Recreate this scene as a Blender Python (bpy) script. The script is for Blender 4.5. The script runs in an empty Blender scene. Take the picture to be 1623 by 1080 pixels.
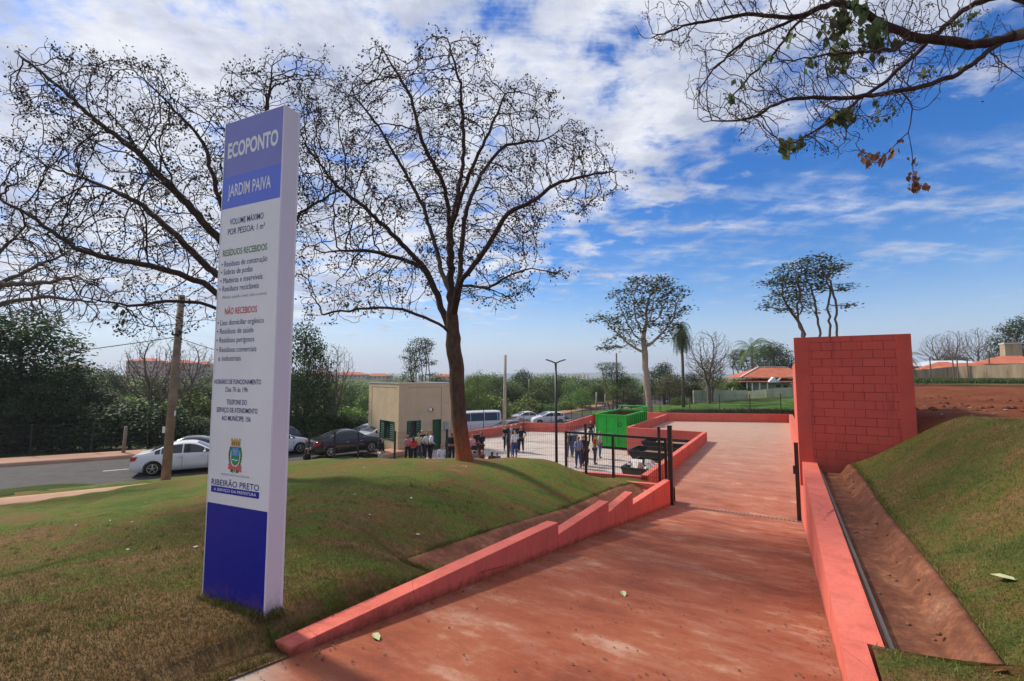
import bpy, bmesh, math, random
import numpy as np
from mathutils import Vector, Matrix
R = math.radians
random.seed(7); rng = np.random.default_rng(11)
scene = bpy.context.scene
COL = scene.collection

# ------------------------------------------------------------------ camera, sky, sun
PITCH = math.atan(55/721)
cam_d = bpy.data.cameras.new('camera'); cam_d.lens = 15.99; cam_d.sensor_width = 36
cam_d.clip_start = 0.05; cam_d.clip_end = 9000
cam = bpy.data.objects.new('camera', cam_d); COL.objects.link(cam)
cam.location = (0, 0, 0); cam.rotation_euler = (R(90)+PITCH, 0, 0)
scene.camera = cam

SUN_AZ = Vector((-0.86, 0.51, 0)).normalized(); SUN_EL = R(44)
world = bpy.data.worlds.new('World'); scene.world = world; world.use_nodes = True
def build_sky():
    nt = world.node_tree; nt.nodes.clear(); N = nt.nodes.new; L = nt.links.new
    def val(x):
        n = N('ShaderNodeValue'); n.outputs[0].default_value = x; return n.outputs[0]
    def m(op, a, b=None, c=None, clamp=False):
        n = N('ShaderNodeMath'); n.operation = op; n.use_clamp = clamp
        for i, x in enumerate((a, b, c)):
            if x is None: continue
            if isinstance(x, (int, float)): n.inputs[i].default_value = x
            else: L(x, n.inputs[i])
        return n.outputs[0]
    def ss(x, a, b):
        n = N('ShaderNodeMapRange'); n.interpolation_type = 'SMOOTHSTEP'
        L(x, n.inputs[0]); n.inputs[1].default_value = a; n.inputs[2].default_value = b
        return n.outputs[0]
    def noise(vec, scale, detail, rough, dist=0.0):
        n = N('ShaderNodeTexNoise'); n.inputs['Scale'].default_value = scale
        n.inputs['Detail'].default_value = detail; n.inputs['Roughness'].default_value = rough
        n.inputs['Distortion'].default_value = dist; L(vec, n.inputs['Vector']); return n.outputs['Fac']
    out = N('ShaderNodeOutputWorld'); bg = N('ShaderNodeBackground'); bg.inputs['Strength'].default_value = 0.092
    L(bg.outputs[0], out.inputs[0])
    sky = N('ShaderNodeTexSky'); sky.sky_type = 'NISHITA'; sky.sun_disc = False
    sky.sun_elevation = SUN_EL; sky.sun_rotation = math.atan2(SUN_AZ.x, SUN_AZ.y)
    sky.air_density = 1.0; sky.dust_density = 0.3; sky.ozone_density = 3.0
    hs = N('ShaderNodeHueSaturation'); hs.inputs['Saturation'].default_value = 1.5; hs.inputs['Value'].default_value = 1.5; hs.inputs['Hue'].default_value = 0.512
    L(sky.outputs[0], hs.inputs['Color'])
    tc = N('ShaderNodeTexCoord'); sep = N('ShaderNodeSeparateXYZ'); L(tc.outputs['Generated'], sep.inputs[0])
    x, y, z = sep.outputs
    den = m('ADD', m('MAXIMUM', z, 0.0), 0.10)
    px = m('DIVIDE', x, den); py = m('DIVIDE', y, den)
    cb = N('ShaderNodeCombineXYZ'); L(px, cb.inputs[0]); L(py, cb.inputs[1]); P = cb.outputs[0]
    mp = N('ShaderNodeMapping'); L(P, mp.inputs[0]); mp.inputs['Rotation'].default_value = (0, 0, R(-33)); mp.inputs['Scale'].default_value = (0.42, 1.5, 1)
    big = noise(P, 0.9, 5, 0.6, 0.3)
    mot = noise(P, 5.6, 7, 0.62, 0.25)
    str_ = noise(mp.outputs[0], 2.6, 8, 0.66, 0.35)
    # coverage: thick towards the left and overhead, a clear blue gap to the right
    edge = m('SUBTRACT', m('SUBTRACT', z, 0.17), m('MULTIPLY', x, 0.40))
    edge = m('ADD', edge, m('MULTIPLY', m('SUBTRACT', big, 0.5), 0.55))
    cov = ss(edge, -0.20, 0.24)
    body = m('ADD', m('MULTIPLY', mot, 0.95), m('MULTIPLY', str_, 0.55)); body = m('SUBTRACT', body, 0.14)
    dens = m('ADD', m('SUBTRACT', body, 0.60), m('SUBTRACT', m('MULTIPLY', cov, 0.37), 0.25))
    c1 = ss(dens, -0.14, 0.17)
    # thin wisps across the blue part
    band = m('MULTIPLY', ss(z, 0.13, 0.22), m('SUBTRACT', 1.0, ss(z, 0.29, 0.40)))
    wz = m('ADD', m('MULTIPLY', str_, 0.55), m('MULTIPLY', mot, 0.5))
    c2 = m('MULTIPLY', ss(wz, 0.47, 0.76), m('MULTIPLY', band, 0.9))
    c3 = m('MULTIPLY', ss(str_, 0.52, 0.80), m('MULTIPLY', ss(z, 0.06, 0.3), 0.45))
    c = m('MAXIMUM', m('MAXIMUM', c1, c2), c3)
    c = m('MULTIPLY', c, ss(z, 0.035, 0.14), clamp=True)
    # cloud colour: bright thin parts, greyer thick parts
    thick = ss(m('ADD', noise(P, 1.9, 6, 0.6, 0.2), m('MULTIPLY', mot, 0.45)), 0.60, 0.86)
    cc = N('ShaderNodeMix'); cc.data_type = 'RGBA'; L(thick, cc.inputs[0])
    cc.inputs[6].default_value = (8.8, 9.0, 9.7, 1); cc.inputs[7].default_value = (4.7, 5.2, 6.7, 1)
    hz = N('ShaderNodeMix'); hz.data_type = 'RGBA'; L(m('MULTIPLY', m('SUBTRACT', 1.0, ss(z, -0.02, 0.20)), 0.85), hz.inputs[0]); L(hs.outputs[0], hz.inputs[6]); hz.inputs[7].default_value = (5.0, 6.0, 8.6, 1)
    mx = N('ShaderNodeMix'); mx.data_type = 'RGBA'; L(c, mx.inputs[0]); L(hz.outputs[2], mx.inputs[6]); L(cc.outputs[2], mx.inputs[7])
    L(mx.outputs[2], bg.inputs['Color'])
build_sky()
sd = bpy.data.lights.new('sun', 'SUN'); sd.energy = 4.4; sd.angle = R(6); sd.color = (1.0, 0.91, 0.78)
sun = bpy.data.objects.new('sun', sd); COL.objects.link(sun)
sdir = Vector((SUN_AZ.x*math.cos(SUN_EL), SUN_AZ.y*math.cos(SUN_EL), math.sin(SUN_EL)))
sun.rotation_euler = sdir.to_track_quat('Z', 'Y').to_euler()
sun.location = sdir*50
scene.view_settings.view_transform = 'Standard'; scene.view_settings.look = 'None'
scene.view_settings.exposure = 0.14; scene.view_settings.gamma = 1.0

# ------------------------------------------------------------------ measuring helpers
F = 721.0
def ray(px, py):
    x = (px-811.5)/F; y = (540-py)/F
    return np.array([x, math.cos(PITCH)-y*math.sin(PITCH), math.sin(PITCH)+y*math.cos(PITCH)])
def W(px, py, Y): r = ray(px, py); return r*(Y/r[1])          # point at depth Y
def WZ(px, py, z): r = ray(px, py); return r*(z/r[2])         # point at height z
A0 = R(30.7); UX, UY = math.sin(A0), math.cos(A0)
def UV(u, v, z=0.0): return (u*UX+v*UY, u*UY-v*UX, z)         # u runs along the ramp, v to its right
def touv(x, y): return x*UX+y*UY, x*UY-y*UX

# ------------------------------------------------------------------ object helpers
def tag(o, label=None, cat=None, group=None, kind=None):
    if label: o['label'] = label
    if cat: o['category'] = cat
    if group: o['group'] = group
    if kind: o['kind'] = kind
    return o
def empty(name, loc=(0,0,0), rz=0.0, label=None, cat=None, group=None):
    o = bpy.data.objects.new(name, None); COL.objects.link(o); o.location = loc; o.rotation_euler = (0,0,rz)
    o.empty_display_size = 0.1
    return tag(o, label, cat, group)
def link_mesh(name, me, mat, parent=None, smooth=False):
    if mat is not None:
        for mm in (mat if isinstance(mat, (list, tuple)) else [mat]): me.materials.append(mm)
    if smooth: me.polygons.foreach_set('use_smooth', [True]*len(me.polygons))
    o = bpy.data.objects.new(name, me); COL.objects.link(o)
    if parent is not None: o.parent = parent
    return o
class MB:
    def __init__(s): s.v = []; s.f = []; s.m = []; s.mi = 0
    def add(s, vs, fs):
        b = len(s.v); s.v.extend([tuple(map(float, p)) for p in vs]); s.f.extend([tuple(b+i for i in f) for f in fs]); s.m.extend([s.mi]*len(fs)); return s
    def box(s, c, d, rz=0.0, rx=0.0, ry=0.0):
        M = Matrix.Rotation(rz, 3, 'Z') @ Matrix.Rotation(ry, 3, 'Y') @ Matrix.Rotation(rx, 3, 'X')
        vs = [Vector(c) + M @ Vector((sx*d[0]/2, sy*d[1]/2, sz*d[2]/2)) for sx in (-1,1) for sy in (-1,1) for sz in (-1,1)]
        return s.add(vs, [(0,1,3,2),(4,6,7,5),(0,4,5,1),(2,3,7,6),(0,2,6,4),(1,5,7,3)])
    def bar(s, p, q, w, h=None):
        p = Vector(p); q = Vector(q); d = (q-p); h = h or w
        up = Vector((0,0,1)) if abs(d.normalized().z) < .95 else Vector((0,1,0))
        a = d.cross(up).normalized()*w/2; b = a.cross(d).normalized()*h/2
        vs = [p-a-b, p+a-b, p+a+b, p-a+b, q-a-b, q+a-b, q+a+b, q-a+b]
        return s.add(vs, [(0,3,2,1),(4,5,6,7),(0,1,5,4),(1,2,6,5),(2,3,7,6),(3,0,4,7)])
    def tube(s, pts, rad, k=8, cap=True):
        pts = [Vector(p) for p in pts]; n = len(pts); b = len(s.v); ref = None
        rad = rad if isinstance(rad, (list, tuple)) else [rad]*n
        for i, p in enumerate(pts):
            d = (pts[min(i+1, n-1)]-pts[max(i-1, 0)]).normalized()
            if ref is None: ref = d.orthogonal().normalized()
            ref = (ref - d*ref.dot(d)).normalized(); c = d.cross(ref)
            for j in range(k):
                a = 2*math.pi*j/k; q = p + (ref*math.cos(a)+c*math.sin(a))*rad[i]; s.v.append(tuple(q))
        for i in range(n-1):
            for j in range(k):
                s.f.append((b+i*k+j, b+i*k+(j+1)%k, b+(i+1)*k+(j+1)%k, b+(i+1)*k+j)); s.m.append(s.mi)
        if cap:
            s.f.append(tuple(b+j for j in range(k))[::-1]); s.f.append(tuple(b+(n-1)*k+j for j in range(k))); s.m += [s.mi, s.mi]
        return s
    def prism(s, poly, z0, z1):
        n = len(poly); z0 = z0 if isinstance(z0, (list, tuple)) else [z0]*n; z1 = z1 if isinstance(z1, (list, tuple)) else [z1]*n
        area = sum(poly[i][0]*poly[(i+1)%n][1]-poly[(i+1)%n][0]*poly[i][1] for i in range(n))
        if area < 0: poly = poly[::-1]; z0 = z0[::-1]; z1 = z1[::-1]
        vs = [(p[0], p[1], z0[i]) for i, p in enumerate(poly)] + [(p[0], p[1], z1[i]) for i, p in enumerate(poly)]
        return s.add(vs, [tuple(range(n))[::-1], tuple(range(n, 2*n))] + [(i, (i+1)%n, n+(i+1)%n, n+i) for i in range(n)])
    def sphere(s, c, r, seg=12, rings=8, sc=(1,1,1)):
        b = len(s.v)
        for i in range(rings+1):
            t = math.pi*i/rings
            for j in range(seg):
                a = 2*math.pi*j/seg
                s.v.append((c[0]+r*sc[0]*math.sin(t)*math.cos(a), c[1]+r*sc[1]*math.sin(t)*math.sin(a), c[2]+r*sc[2]*math.cos(t)))
        for i in range(rings):
            for j in range(seg): s.f.append((b+i*seg+j, b+(i+1)*seg+j, b+(i+1)*seg+(j+1)%seg, b+i*seg+(j+1)%seg)); s.m.append(s.mi)
        return s
    def mesh(s, name):
        me = bpy.data.meshes.new(name); me.from_pydata(s.v, [], s.f); me.update()
        if any(s.m): me.polygons.foreach_set('material_index', s.m)
        return me
    def build(s, name, mat, parent=None, smooth=False, bevel=0.0):
        me = s.mesh(name)
        if bevel:
            bm = bmesh.new(); bm.from_mesh(me); bmesh.ops.remove_doubles(bm, verts=bm.verts, dist=1e-5)
            bmesh.ops.bevel(bm, geom=list(bm.edges), offset=bevel, segments=2, profile=0.6, affect='EDGES', clamp_overlap=True)
            bm.to_mesh(me); bm.free()
        return link_mesh(name, me, mat, parent, smooth)
def np_mesh(name, verts, faces, mat, parent=None, smooth=False):
    """verts (n,3), faces (m,k) with one k"""
    me = bpy.data.meshes.new(name); verts = np.asarray(verts, dtype=np.float32); faces = np.asarray(faces, dtype=np.int32)
    m_, k = faces.shape
    me.vertices.add(len(verts)); me.vertices.foreach_set('co', verts.ravel())
    me.loops.add(m_*k); me.loops.foreach_set('vertex_index', faces.ravel())
    me.polygons.add(m_); me.polygons.foreach_set('loop_start', np.arange(0, m_*k, k, dtype=np.int32))
    me.update(calc_edges=True); me.validate()
    return link_mesh(name, me, mat, parent, smooth)
def grid_faces(nr, nc):
    i, j = np.meshgrid(np.arange(nr-1), np.arange(nc-1), indexing='ij'); a = (i*nc+j).ravel()
    return np.stack([a, a+1, a+nc+1, a+nc], 1)
def copy_tree(o, parent=None):
    c = o.copy(); COL.objects.link(c)
    if parent is not None: c.parent = parent
    for ch in list(o.children): copy_tree(ch, c)
    return c

# ------------------------------------------------------------------ materials
class Mat:
    def __init__(s, name, rough=0.8, spec=0.3, metal=0.0):
        s.m = bpy.data.materials.new(name); s.m.use_nodes = True; s.nt = s.m.node_tree
        s.b = s.nt.nodes['Principled BSDF']; s.b.inputs['Roughness'].default_value = rough
        s.b.inputs['Specular IOR Level'].default_value = spec; s.b.inputs['Metallic'].default_value = metal
        s.tc = s.N('ShaderNodeTexCoord').outputs['Object']
    def N(s, t): return s.nt.nodes.new(t)
    def L(s, a, b): s.nt.links.new(a, b)
    def mapping(s, rot=(0,0,0), scale=(1,1,1), loc=(0,0,0), src=None):
        n = s.N('ShaderNodeMapping'); s.L(src or s.tc, n.inputs[0]); n.inputs['Rotation'].default_value = rot
        n.inputs['Scale'].default_value = scale; n.inputs['Location'].default_value = loc; return n.outputs[0]
    def noise(s, scale, detail=4, rough=0.6, vec=None, dist=0.0):
        n = s.N('ShaderNodeTexNoise'); s.L(vec or s.tc, n.inputs['Vector']); n.inputs['Scale'].default_value = scale
        n.inputs['Detail'].default_value = detail; n.inputs['Roughness'].default_value = rough; n.inputs['Distortion'].default_value = dist
        return n.outputs['Fac']
    def ramp(s, fac, stops):
        n = s.N('ShaderNodeValToRGB'); s.L(fac, n.inputs[0]); e = n.color_ramp.elements
        while len(e) < len(stops): e.new(0.5)
        for i, (p, c) in enumerate(stops):
            e[i].position = p; e[i].color = (*c, 1) if isinstance(c, (tuple, list)) else (c, c, c, 1)
        return n.outputs['Color']
    def mix(s, fac, a, b, mode='MIX'):
        n = s.N('ShaderNodeMix'); n.data_type = 'RGBA'; n.blend_type = mode
        for k, x in ((0, fac), (6, a), (7, b)):
            if isinstance(x, (int, float)): n.inputs[k].default_value = x if k == 0 else (x, x, x, 1)
            elif isinstance(x, (tuple, list)): n.inputs[k].default_value = (*x, 1)
            else: s.L(x, n.inputs[k])
        return n.outputs[2]
    def math(s, op, a, b=None, clamp=False):
        n = s.N('ShaderNodeMath'); n.operation = op; n.use_clamp = clamp
        for i, x in enumerate((a, b)):
            if x is None: continue
            if isinstance(x, (int, float)): n.inputs[i].default_value = x
            else: s.L(x, n.inputs[i])
        return n.outputs[0]
    def sep(s, vec=None):
        n = s.N('ShaderNodeSeparateXYZ'); s.L(vec or s.tc, n.inputs[0]); return n.outputs
    def color(s, c):
        if isinstance(c, (tuple, list)): s.b.inputs['Base Color'].default_value = (*c, 1)
        else: s.L(c, s.b.inputs['Base Color'])
        return s
    def bump(s, h, strength=0.3, dist=0.02):
        n = s.N('ShaderNodeBump'); n.inputs['Strength'].default_value = strength; n.inputs['Distance'].default_value = dist
        s.L(h, n.inputs['Height']); s.L(n.outputs[0], s.b.inputs['Normal']); return s
def varied(name, c, amt=0.25, scale=3.0, rough=0.8, spec=0.3, metal=0.0, bump=0.0, bscale=40, bd=0.01):
    m = Mat(name, rough, spec, metal); n = m.noise(scale, 6, 0.65)
    lo = tuple(x*(1-amt) for x in c); hi = tuple(min(1, x*(1+amt)) for x in c)
    m.color(m.ramp(n, [(0.3, lo), (0.7, hi)]))
    if bump: m.bump(m.noise(bscale, 4, 0.6), bump, bd)
    return m.m
RED = (0.56, 0.085, 0.07)
def mat_redwall(name='red painted render', base=(0.64, 0.142, 0.108)):
    m = Mat(name, 0.75, 0.25)
    a = m.noise(1.2, 6, 0.65); b = m.noise(14, 5, 0.7); v = m.noise(5, 5, 0.7, m.mapping(scale=(1,1,0.15)))
    c = m.ramp(a, [(0.3, tuple(x*0.82 for x in base)), (0.7, tuple(x*1.12 for x in base))])
    c = m.mix(m.ramp(v, [(0.55, 0.0), (0.8, 0.35)]), c, (0.35, 0.07, 0.05))
    sp = m.noise(60, 3, 0.7); c = m.mix(m.ramp(sp, [(0.68, 0.0), (0.76, 0.6)]), c, (0.2, 0.05, 0.04))
    m.color(c); m.bump(m.math('ADD', m.noise(35, 5, 0.7), m.math('MULTIPLY', b, 1.5)), 0.35, 0.01); return m.m
M_RED = mat_redwall()
def mat_rampwall():
    m = Mat('red render splashed with soil', 0.8, 0.2); base = (0.64, 0.142, 0.108)
    a = m.noise(1.2, 6, 0.65); v = m.noise(5, 6, 0.75, m.mapping(scale=(1, 1, 0.12))); base = (0.70, 0.165, 0.120)
    c = m.ramp(a, [(0.3, tuple(x*0.84 for x in base)), (0.7, tuple(x*1.12 for x in base))])
    c = m.mix(m.ramp(v, [(0.5, 0.0), (0.75, 0.5)]), c, (0.33, 0.06, 0.04))
    c = m.mix(m.ramp(m.noise(2.3, 8, .8), [(0.52, 0.0), (0.72, 0.4)]), c, (0.75, 0.26, 0.20))
    s = m.sep(m.mapping(rot=(0, 0, A0))); h = m.math('SUBTRACT', m.sep()[2], m.math('ADD', m.math('MULTIPLY', s[1], -0.155), -3.95+0.155*14.8))
    h = m.math('ADD', h, m.math('MULTIPLY', m.math('SUBTRACT', m.noise(7, 6, 0.75), 0.5), 0.28))
    mr = m.N('ShaderNodeMapRange'); m.L(h, mr.inputs[0]); mr.inputs[1].default_value = 0.0; mr.inputs[2].default_value = 0.10; mr.inputs[3].default_value = 0.85; mr.inputs[4].default_value = 0
    c = m.mix(mr.outputs[0], c, (0.21, 0.062, 0.032))
    sp = m.noise(55, 4, 0.75); c = m.mix(m.ramp(sp, [(0.62, 0.0), (0.72, 0.7)]), c, (0.16, 0.045, 0.03))
    vo = m.N('ShaderNodeTexVoronoi'); vo.feature = 'DISTANCE_TO_EDGE'; m.L(m.mapping(scale=(1, 1, .35)), vo.inputs['Vector']); vo.inputs['Scale'].default_value = 1.1
    ck = m.math('MULTIPLY', m.math('LESS_THAN', m.math('ADD', vo.outputs['Distance'], m.math('MULTIPLY', m.noise(9, 4, .7), .02)), .0125), m.ramp(m.noise(.7, 2, .5), [(.5, 0.0), (.55, 1.0)])); c = m.mix(m.math('MULTIPLY', ck, .6), c, (.12, .03, .02))
    m.color(c); m.bump(m.math('ADD', m.noise(30, 6, 0.75), m.math('MULTIPLY', m.noise(3.5, 4, 0.6), 2.5)), 0.5, 0.012); return m.m
M_RAMPWALL = mat_rampwall()
def mat_block():
    m = Mat('red painted concrete block', 0.7, 0.25)
    vec = m.mapping(rot=(R(90), 0, 0))
    br = m.N('ShaderNodeTexBrick'); m.L(vec, br.inputs['Vector']); br.inputs['Scale'].default_value = 1.0
    br.inputs['Brick Width'].default_value = 0.37; br.inputs['Row Height'].default_value = 0.185
    br.inputs['Mortar Size'].default_value = 0.006; br.inputs['Mortar Smooth'].default_value = 0.4; br.inputs['Bias'].default_value = 0
    br.inputs['Color1'].default_value = (0.62, 0.10, 0.072, 1); br.inputs['Color2'].default_value = (0.56, 0.086, 0.062, 1)
    br.inputs['Mortar'].default_value = (0.30, 0.03, 0.03, 1)
    n = m.noise(2.5, 5, 0.7); nj = m.noise(1.7, 3, 0.6)
    joint = m.math('MULTIPLY', br.outputs['Fac'], m.ramp(nj, [(0.42, 0.05), (0.58, 1.0)]))
    c = m.mix(m.ramp(n, [(0.35, 0.0), (0.7, 0.4)]), br.outputs['Color'], (0.62, 0.10, 0.08))
    c = m.mix(m.math('MULTIPLY', joint, 0.5), c, (0.13, 0.018, 0.015)); dr_ = m.noise(4, 6, .75, m.mapping(scale=(1, 1, .12))); c = m.mix(m.ramp(dr_, [(.55, 0.0), (.72, .5)]), c, (.22, .03, .022)); zz = m.N('ShaderNodeMapRange'); m.L(m.math('ADD', m.sep()[2], m.math('MULTIPLY', n, .8)), zz.inputs[0]); zz.inputs[1].default_value = -1.55; zz.inputs[2].default_value = -.9; zz.inputs[3].default_value = .6; zz.inputs[4].default_value = 0; c = m.mix(zz.outputs[0], c, (.27, .06, .035))
    m.color(c)
    h = m.math('ADD', m.math('MULTIPLY', joint, -1.2), m.math('MULTIPLY', m.noise(55, 5, 0.7), 0.5))
    m.bump(h, 0.8, 0.012); return m.m
M_BLOCK = mat_block()
def mat_ramp():
    m = Mat('soil stained concrete', 0.85, 0.2)
    uvv = m.mapping(rot=(0, 0, A0)); s = m.sep(uvv)           # y = u, x = v
    big = m.noise(0.7, 9, 0.72); st = m.noise(2.0, 9, 0.75, m.mapping(scale=(0.45, 1.0, 1), src=uvv))
    fine = m.noise(45, 4, 0.7)
    c = m.ramp(m.math('ADD', m.math('MULTIPLY', big, 0.55), m.math('MULTIPLY', st, 0.45)),
               [(0.40, (0.20, 0.055, 0.030)), (0.47, (0.28, 0.076, 0.038)), (0.54, (0.32, 0.102, 0.052)), (0.62, (0.46, 0.25, 0.17))])
    # cleaner concrete further down the ramp and at the street end
    far = m.N('ShaderNodeMapRange'); m.L(s[1], far.inputs[0]); far.inputs[1].default_value = 9; far.inputs[2].default_value = 38
    fm = m.math('MULTIPLY', far.outputs[0], 1.0)
    fm = m.math('ADD', fm, m.math('MULTIPLY', m.math('SUBTRACT', st, 0.5), 0.9), clamp=True)
    c = m.mix(m.math('MULTIPLY', fm, 0.9), c, (0.44, 0.31, 0.25))
    ne = m.N('ShaderNodeMapRange'); m.L(m.math('SUBTRACT', s[1], m.math('MULTIPLY', m.math('SUBTRACT', s[0], -3.05), -0.55)), ne.inputs[0])
    ne.inputs[1].default_value = 2.1; ne.inputs[2].default_value = 1.75
    nf = m.math('ADD', ne.outputs[0], m.math('MULTIPLY', m.math('SUBTRACT', st, 0.5), .5), clamp=True)
    c = m.mix(m.math('MULTIPLY', nf, 0.9), c, (0.40, 0.35, 0.29))
    c = m.mix(m.ramp(m.noise(7, 8, 0.75), [(0.5, 0.0), (0.75, 0.35)]), c, (0.26, 0.07, 0.04))
    c = m.mix(m.ramp(fine, [(0.62, 0.0), (0.75, 0.35)]), c, (0.17, 0.07, 0.045))
    m.color(c); m.bump(m.math('ADD', fine, m.math('MULTIPLY', m.noise(6, 6, 0.7), 2.0)), 0.3, 0.008); return m.m
M_RAMP = mat_ramp()
def mat_concrete(name, a, b, grid=0.0, soil=0.3):
    m = Mat(name, 0.9, 0.2)
    c = m.ramp(m.noise(0.8, 7, 0.65), [(0.3, a), (0.7, b)])
    c = m.mix(m.ramp(m.noise(0.35, 6, 0.7, dist=0.5), [(0.45, 0.0), (0.7, soil)]), c, (0.42, 0.18, 0.11))
    if grid:
        uvv = m.mapping(rot=(0, 0, A0)); br = m.N('ShaderNodeTexBrick'); m.L(uvv, br.inputs['Vector']); br.inputs['Scale'].default_value = 1
        br.offset = 0.0; br.inputs['Brick Width'].default_value = grid; br.inputs['Row Height'].default_value = grid; br.inputs['Mortar Size'].default_value = 0.025
        c = m.mix(m.math('MULTIPLY', br.outputs['Fac'], 0.6), c, (0.12, 0.09, 0.08))
    m.color(c); m.bump(m.noise(30, 5, 0.7), 0.25, 0.01); return m.m
M_YARD = mat_concrete('yard concrete', (0.40, 0.34, 0.31), (0.54, 0.48, 0.44), 3.0, 0.25)
def mat_channel(name, *a):
    m = Mat(name, .9, .2); n = m.noise(2.6, 8, .78); n2 = m.noise(9, 7, .8)
    c = m.ramp(n, [(.38, (.13, .045, .024)), (.5, (.20, .075, .040)), (.6, (.28, .115, .062)), (.68, (.36, .19, .12))])
    c = m.mix(m.ramp(n2, [(.45, .55), (.6, 0.0)]), c, (.09, .035, .02)); m.color(c); m.bump(m.math('ADD', n2, m.noise(40, 4, .7)), .35, .01); return m.m
M_CHANNEL = mat_channel('soil stained mortar channel', (0.17, 0.066, 0.036), (0.27, 0.115, 0.065), 0, 0.25)
M_GREYC = mat_concrete('grey mortar', (0.17, 0.15, 0.135), (0.27, 0.245, 0.22), 0, 0.1)
M_PATH = mat_concrete('pink footpath', (0.33, 0.19, 0.13), (0.43, 0.27, 0.19), 0, 0.4)
def mat_asphalt():
    m = Mat('asphalt', 0.85, 0.25); c = m.ramp(m.noise(1.5, 6, 0.6), [(0.3, (0.042, 0.040, 0.043)), (0.7, (0.07, 0.066, 0.068))])
    c = m.mix(m.ramp(m.noise(0.25, 5, 0.6), [(0.5, 0.0), (0.75, 0.4)]), c, (0.13, 0.08, 0.06)); m.color(c); m.bump(m.noise(80, 3, 0.7), 0.4, 0.01); return m.m
M_ASPH = mat_asphalt()
def mat_turf(name='turf', dry=0.5, green=(0.095, 0.145, 0.026)):
    m = Mat(name, 0.95, 0.1)
    big = m.noise(0.33, 5, 0.6, dist=0.8); mid = m.noise(1.5, 7, 0.72, m.mapping(scale=(0.7, 2.0, 1), rot=(0,0,R(-25))), dist=0.5); fine = m.noise(30, 6, 0.8); pat = m.noise(6, 6, 0.75)
    f = m.math('ADD', m.math('ADD', m.math('MULTIPLY', big, 0.40), m.math('MULTIPLY', mid, 0.45)), m.math('MULTIPLY', pat, 0.15))
    o = (dry-0.5)*-0.03-(.012 if dry > .3 else .022)
    if dry > .3:
        mr = m.N('ShaderNodeMapRange'); m.L(m.sep()[1], mr.inputs[0]); mr.inputs[1].default_value = 3; mr.inputs[2].default_value = 10; mr.inputs[3].default_value = .035; mr.inputs[4].default_value = -.02; f = m.math('ADD', f, mr.outputs[0])
    g2 = (green[0]*1.55, green[1]*1.35, green[2]*1.4)
    c = m.ramp(f, [(0.42+o, green), (0.47+o, g2), (0.505+o, (0.18, 0.155, 0.042)), (0.54+o, (0.23, 0.135, 0.055)), (0.60+o, (0.31, 0.19, 0.09))])
    c = m.mix(m.ramp(fine, [(0.36, 0.6), (0.52, 0.0)]), c, (0.022, 0.020, 0.008))
    c = m.mix(m.ramp(pat, [(0.52, 0.0), (0.70, 0.45)]), c, (0.20, 0.15, 0.07))
    sl = m.N('ShaderNodeTexBrick'); m.L(m.mapping(rot=(0,0,R(25)), src=None), sl.inputs['Vector']); sl.inputs['Scale'].default_value = 1
    sl.inputs['Brick Width'].default_value = 1.3; sl.inputs['Row Height'].default_value = 0.42; sl.inputs['Mortar Size'].default_value = 0.025; sl.inputs['Mortar Smooth'].default_value = 0.8
    c = m.mix(m.math('MULTIPLY', m.math('MULTIPLY', sl.outputs['Fac'], m.ramp(mid, [(0.48, 0.0), (0.56, 1.0)])), 0.3), c, (0.045, 0.025, 0.012))
    m.color(c); m.bump(m.math('ADD', fine, m.math('MULTIPLY', pat, 1.6)), 1.0, 0.04); return m.m
M_TURF = mat_turf()
M_BANK = mat_turf('bank turf', 0.30, (0.085, 0.108, 0.026))
def mat_dirt():
    m = Mat('bare red soil', 0.95, 0.1); c = m.ramp(m.noise(0.7, 8, 0.7), [(0.3, (0.15, 0.042, 0.018)), (0.55, (0.24, 0.075, 0.032)), (0.75, (0.30, 0.12, 0.06))])
    m.color(c); m.bump(m.noise(2.5, 9, 0.75), 1.0, 0.25); return m.m
M_DIRT = mat_dirt()
def mat_ground():
    m = Mat('wild ground', 0.95, 0.1)
    c = m.ramp(m.noise(0.06, 8, 0.7), [(0.35, (0.035, 0.06, 0.015)), (0.5, (0.07, 0.10, 0.025)), (0.62, (0.11, 0.10, 0.04)), (0.72, (0.16, 0.09, 0.05))])
    m.color(c); m.bump(m.noise(1.5, 8, 0.75), 1.0, 0.3); return m.m
M_GROUND = mat_ground()
M_FIELD = varied('long green grass', (0.075, 0.14, 0.03), 0.4, 0.8, 0.95, 0.1, bump=1.0, bscale=6, bd=0.15)
def mat_bark(name, a, b, stain=None, zs=0.3):
    m = Mat(name, 0.95, 0.15); v = m.mapping(scale=(1, 1, zs)); n = m.noise(14, 7, 0.75, v)
    c = m.ramp(n, [(0.3, a), (0.7, b)])
    m.color(c); m.bump(n, 1.0, 0.03)
    if stain:
        s = m.sep(); mr = m.N('ShaderNodeMapRange'); m.L(m.math('ADD', s[2], m.math('MULTIPLY', m.noise(3, 5, 0.6), 0.5)), mr.inputs[0])
        mr.inputs[1].default_value = stain[0]; mr.inputs[2].default_value = stain[1]; mr.inputs[3].default_value = 1; mr.inputs[4].default_value = 0
        c = m.mix(mr.outputs[0], c, m.ramp(n, [(0.3, (0.22, 0.055, 0.022)), (0.7, (0.36, 0.12, 0.05))])); m.color(c)
    return m.m
M_BARK = mat_bark('soil stained bark', (0.05, 0.028, 0.018), (0.15, 0.095, 0.065), (0.7, 1.6))
M_BRANCH = mat_bark('dark branch bark', (0.035, 0.022, 0.018), (0.085, 0.055, 0.045))
M_PALEBARK = mat_bark('pale bark', (0.22, 0.17, 0.12), (0.42, 0.34, 0.25))
M_GREYBARK = mat_bark('grey bark', (0.09, 0.07, 0.055), (0.19, 0.15, 0.12))
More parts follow.
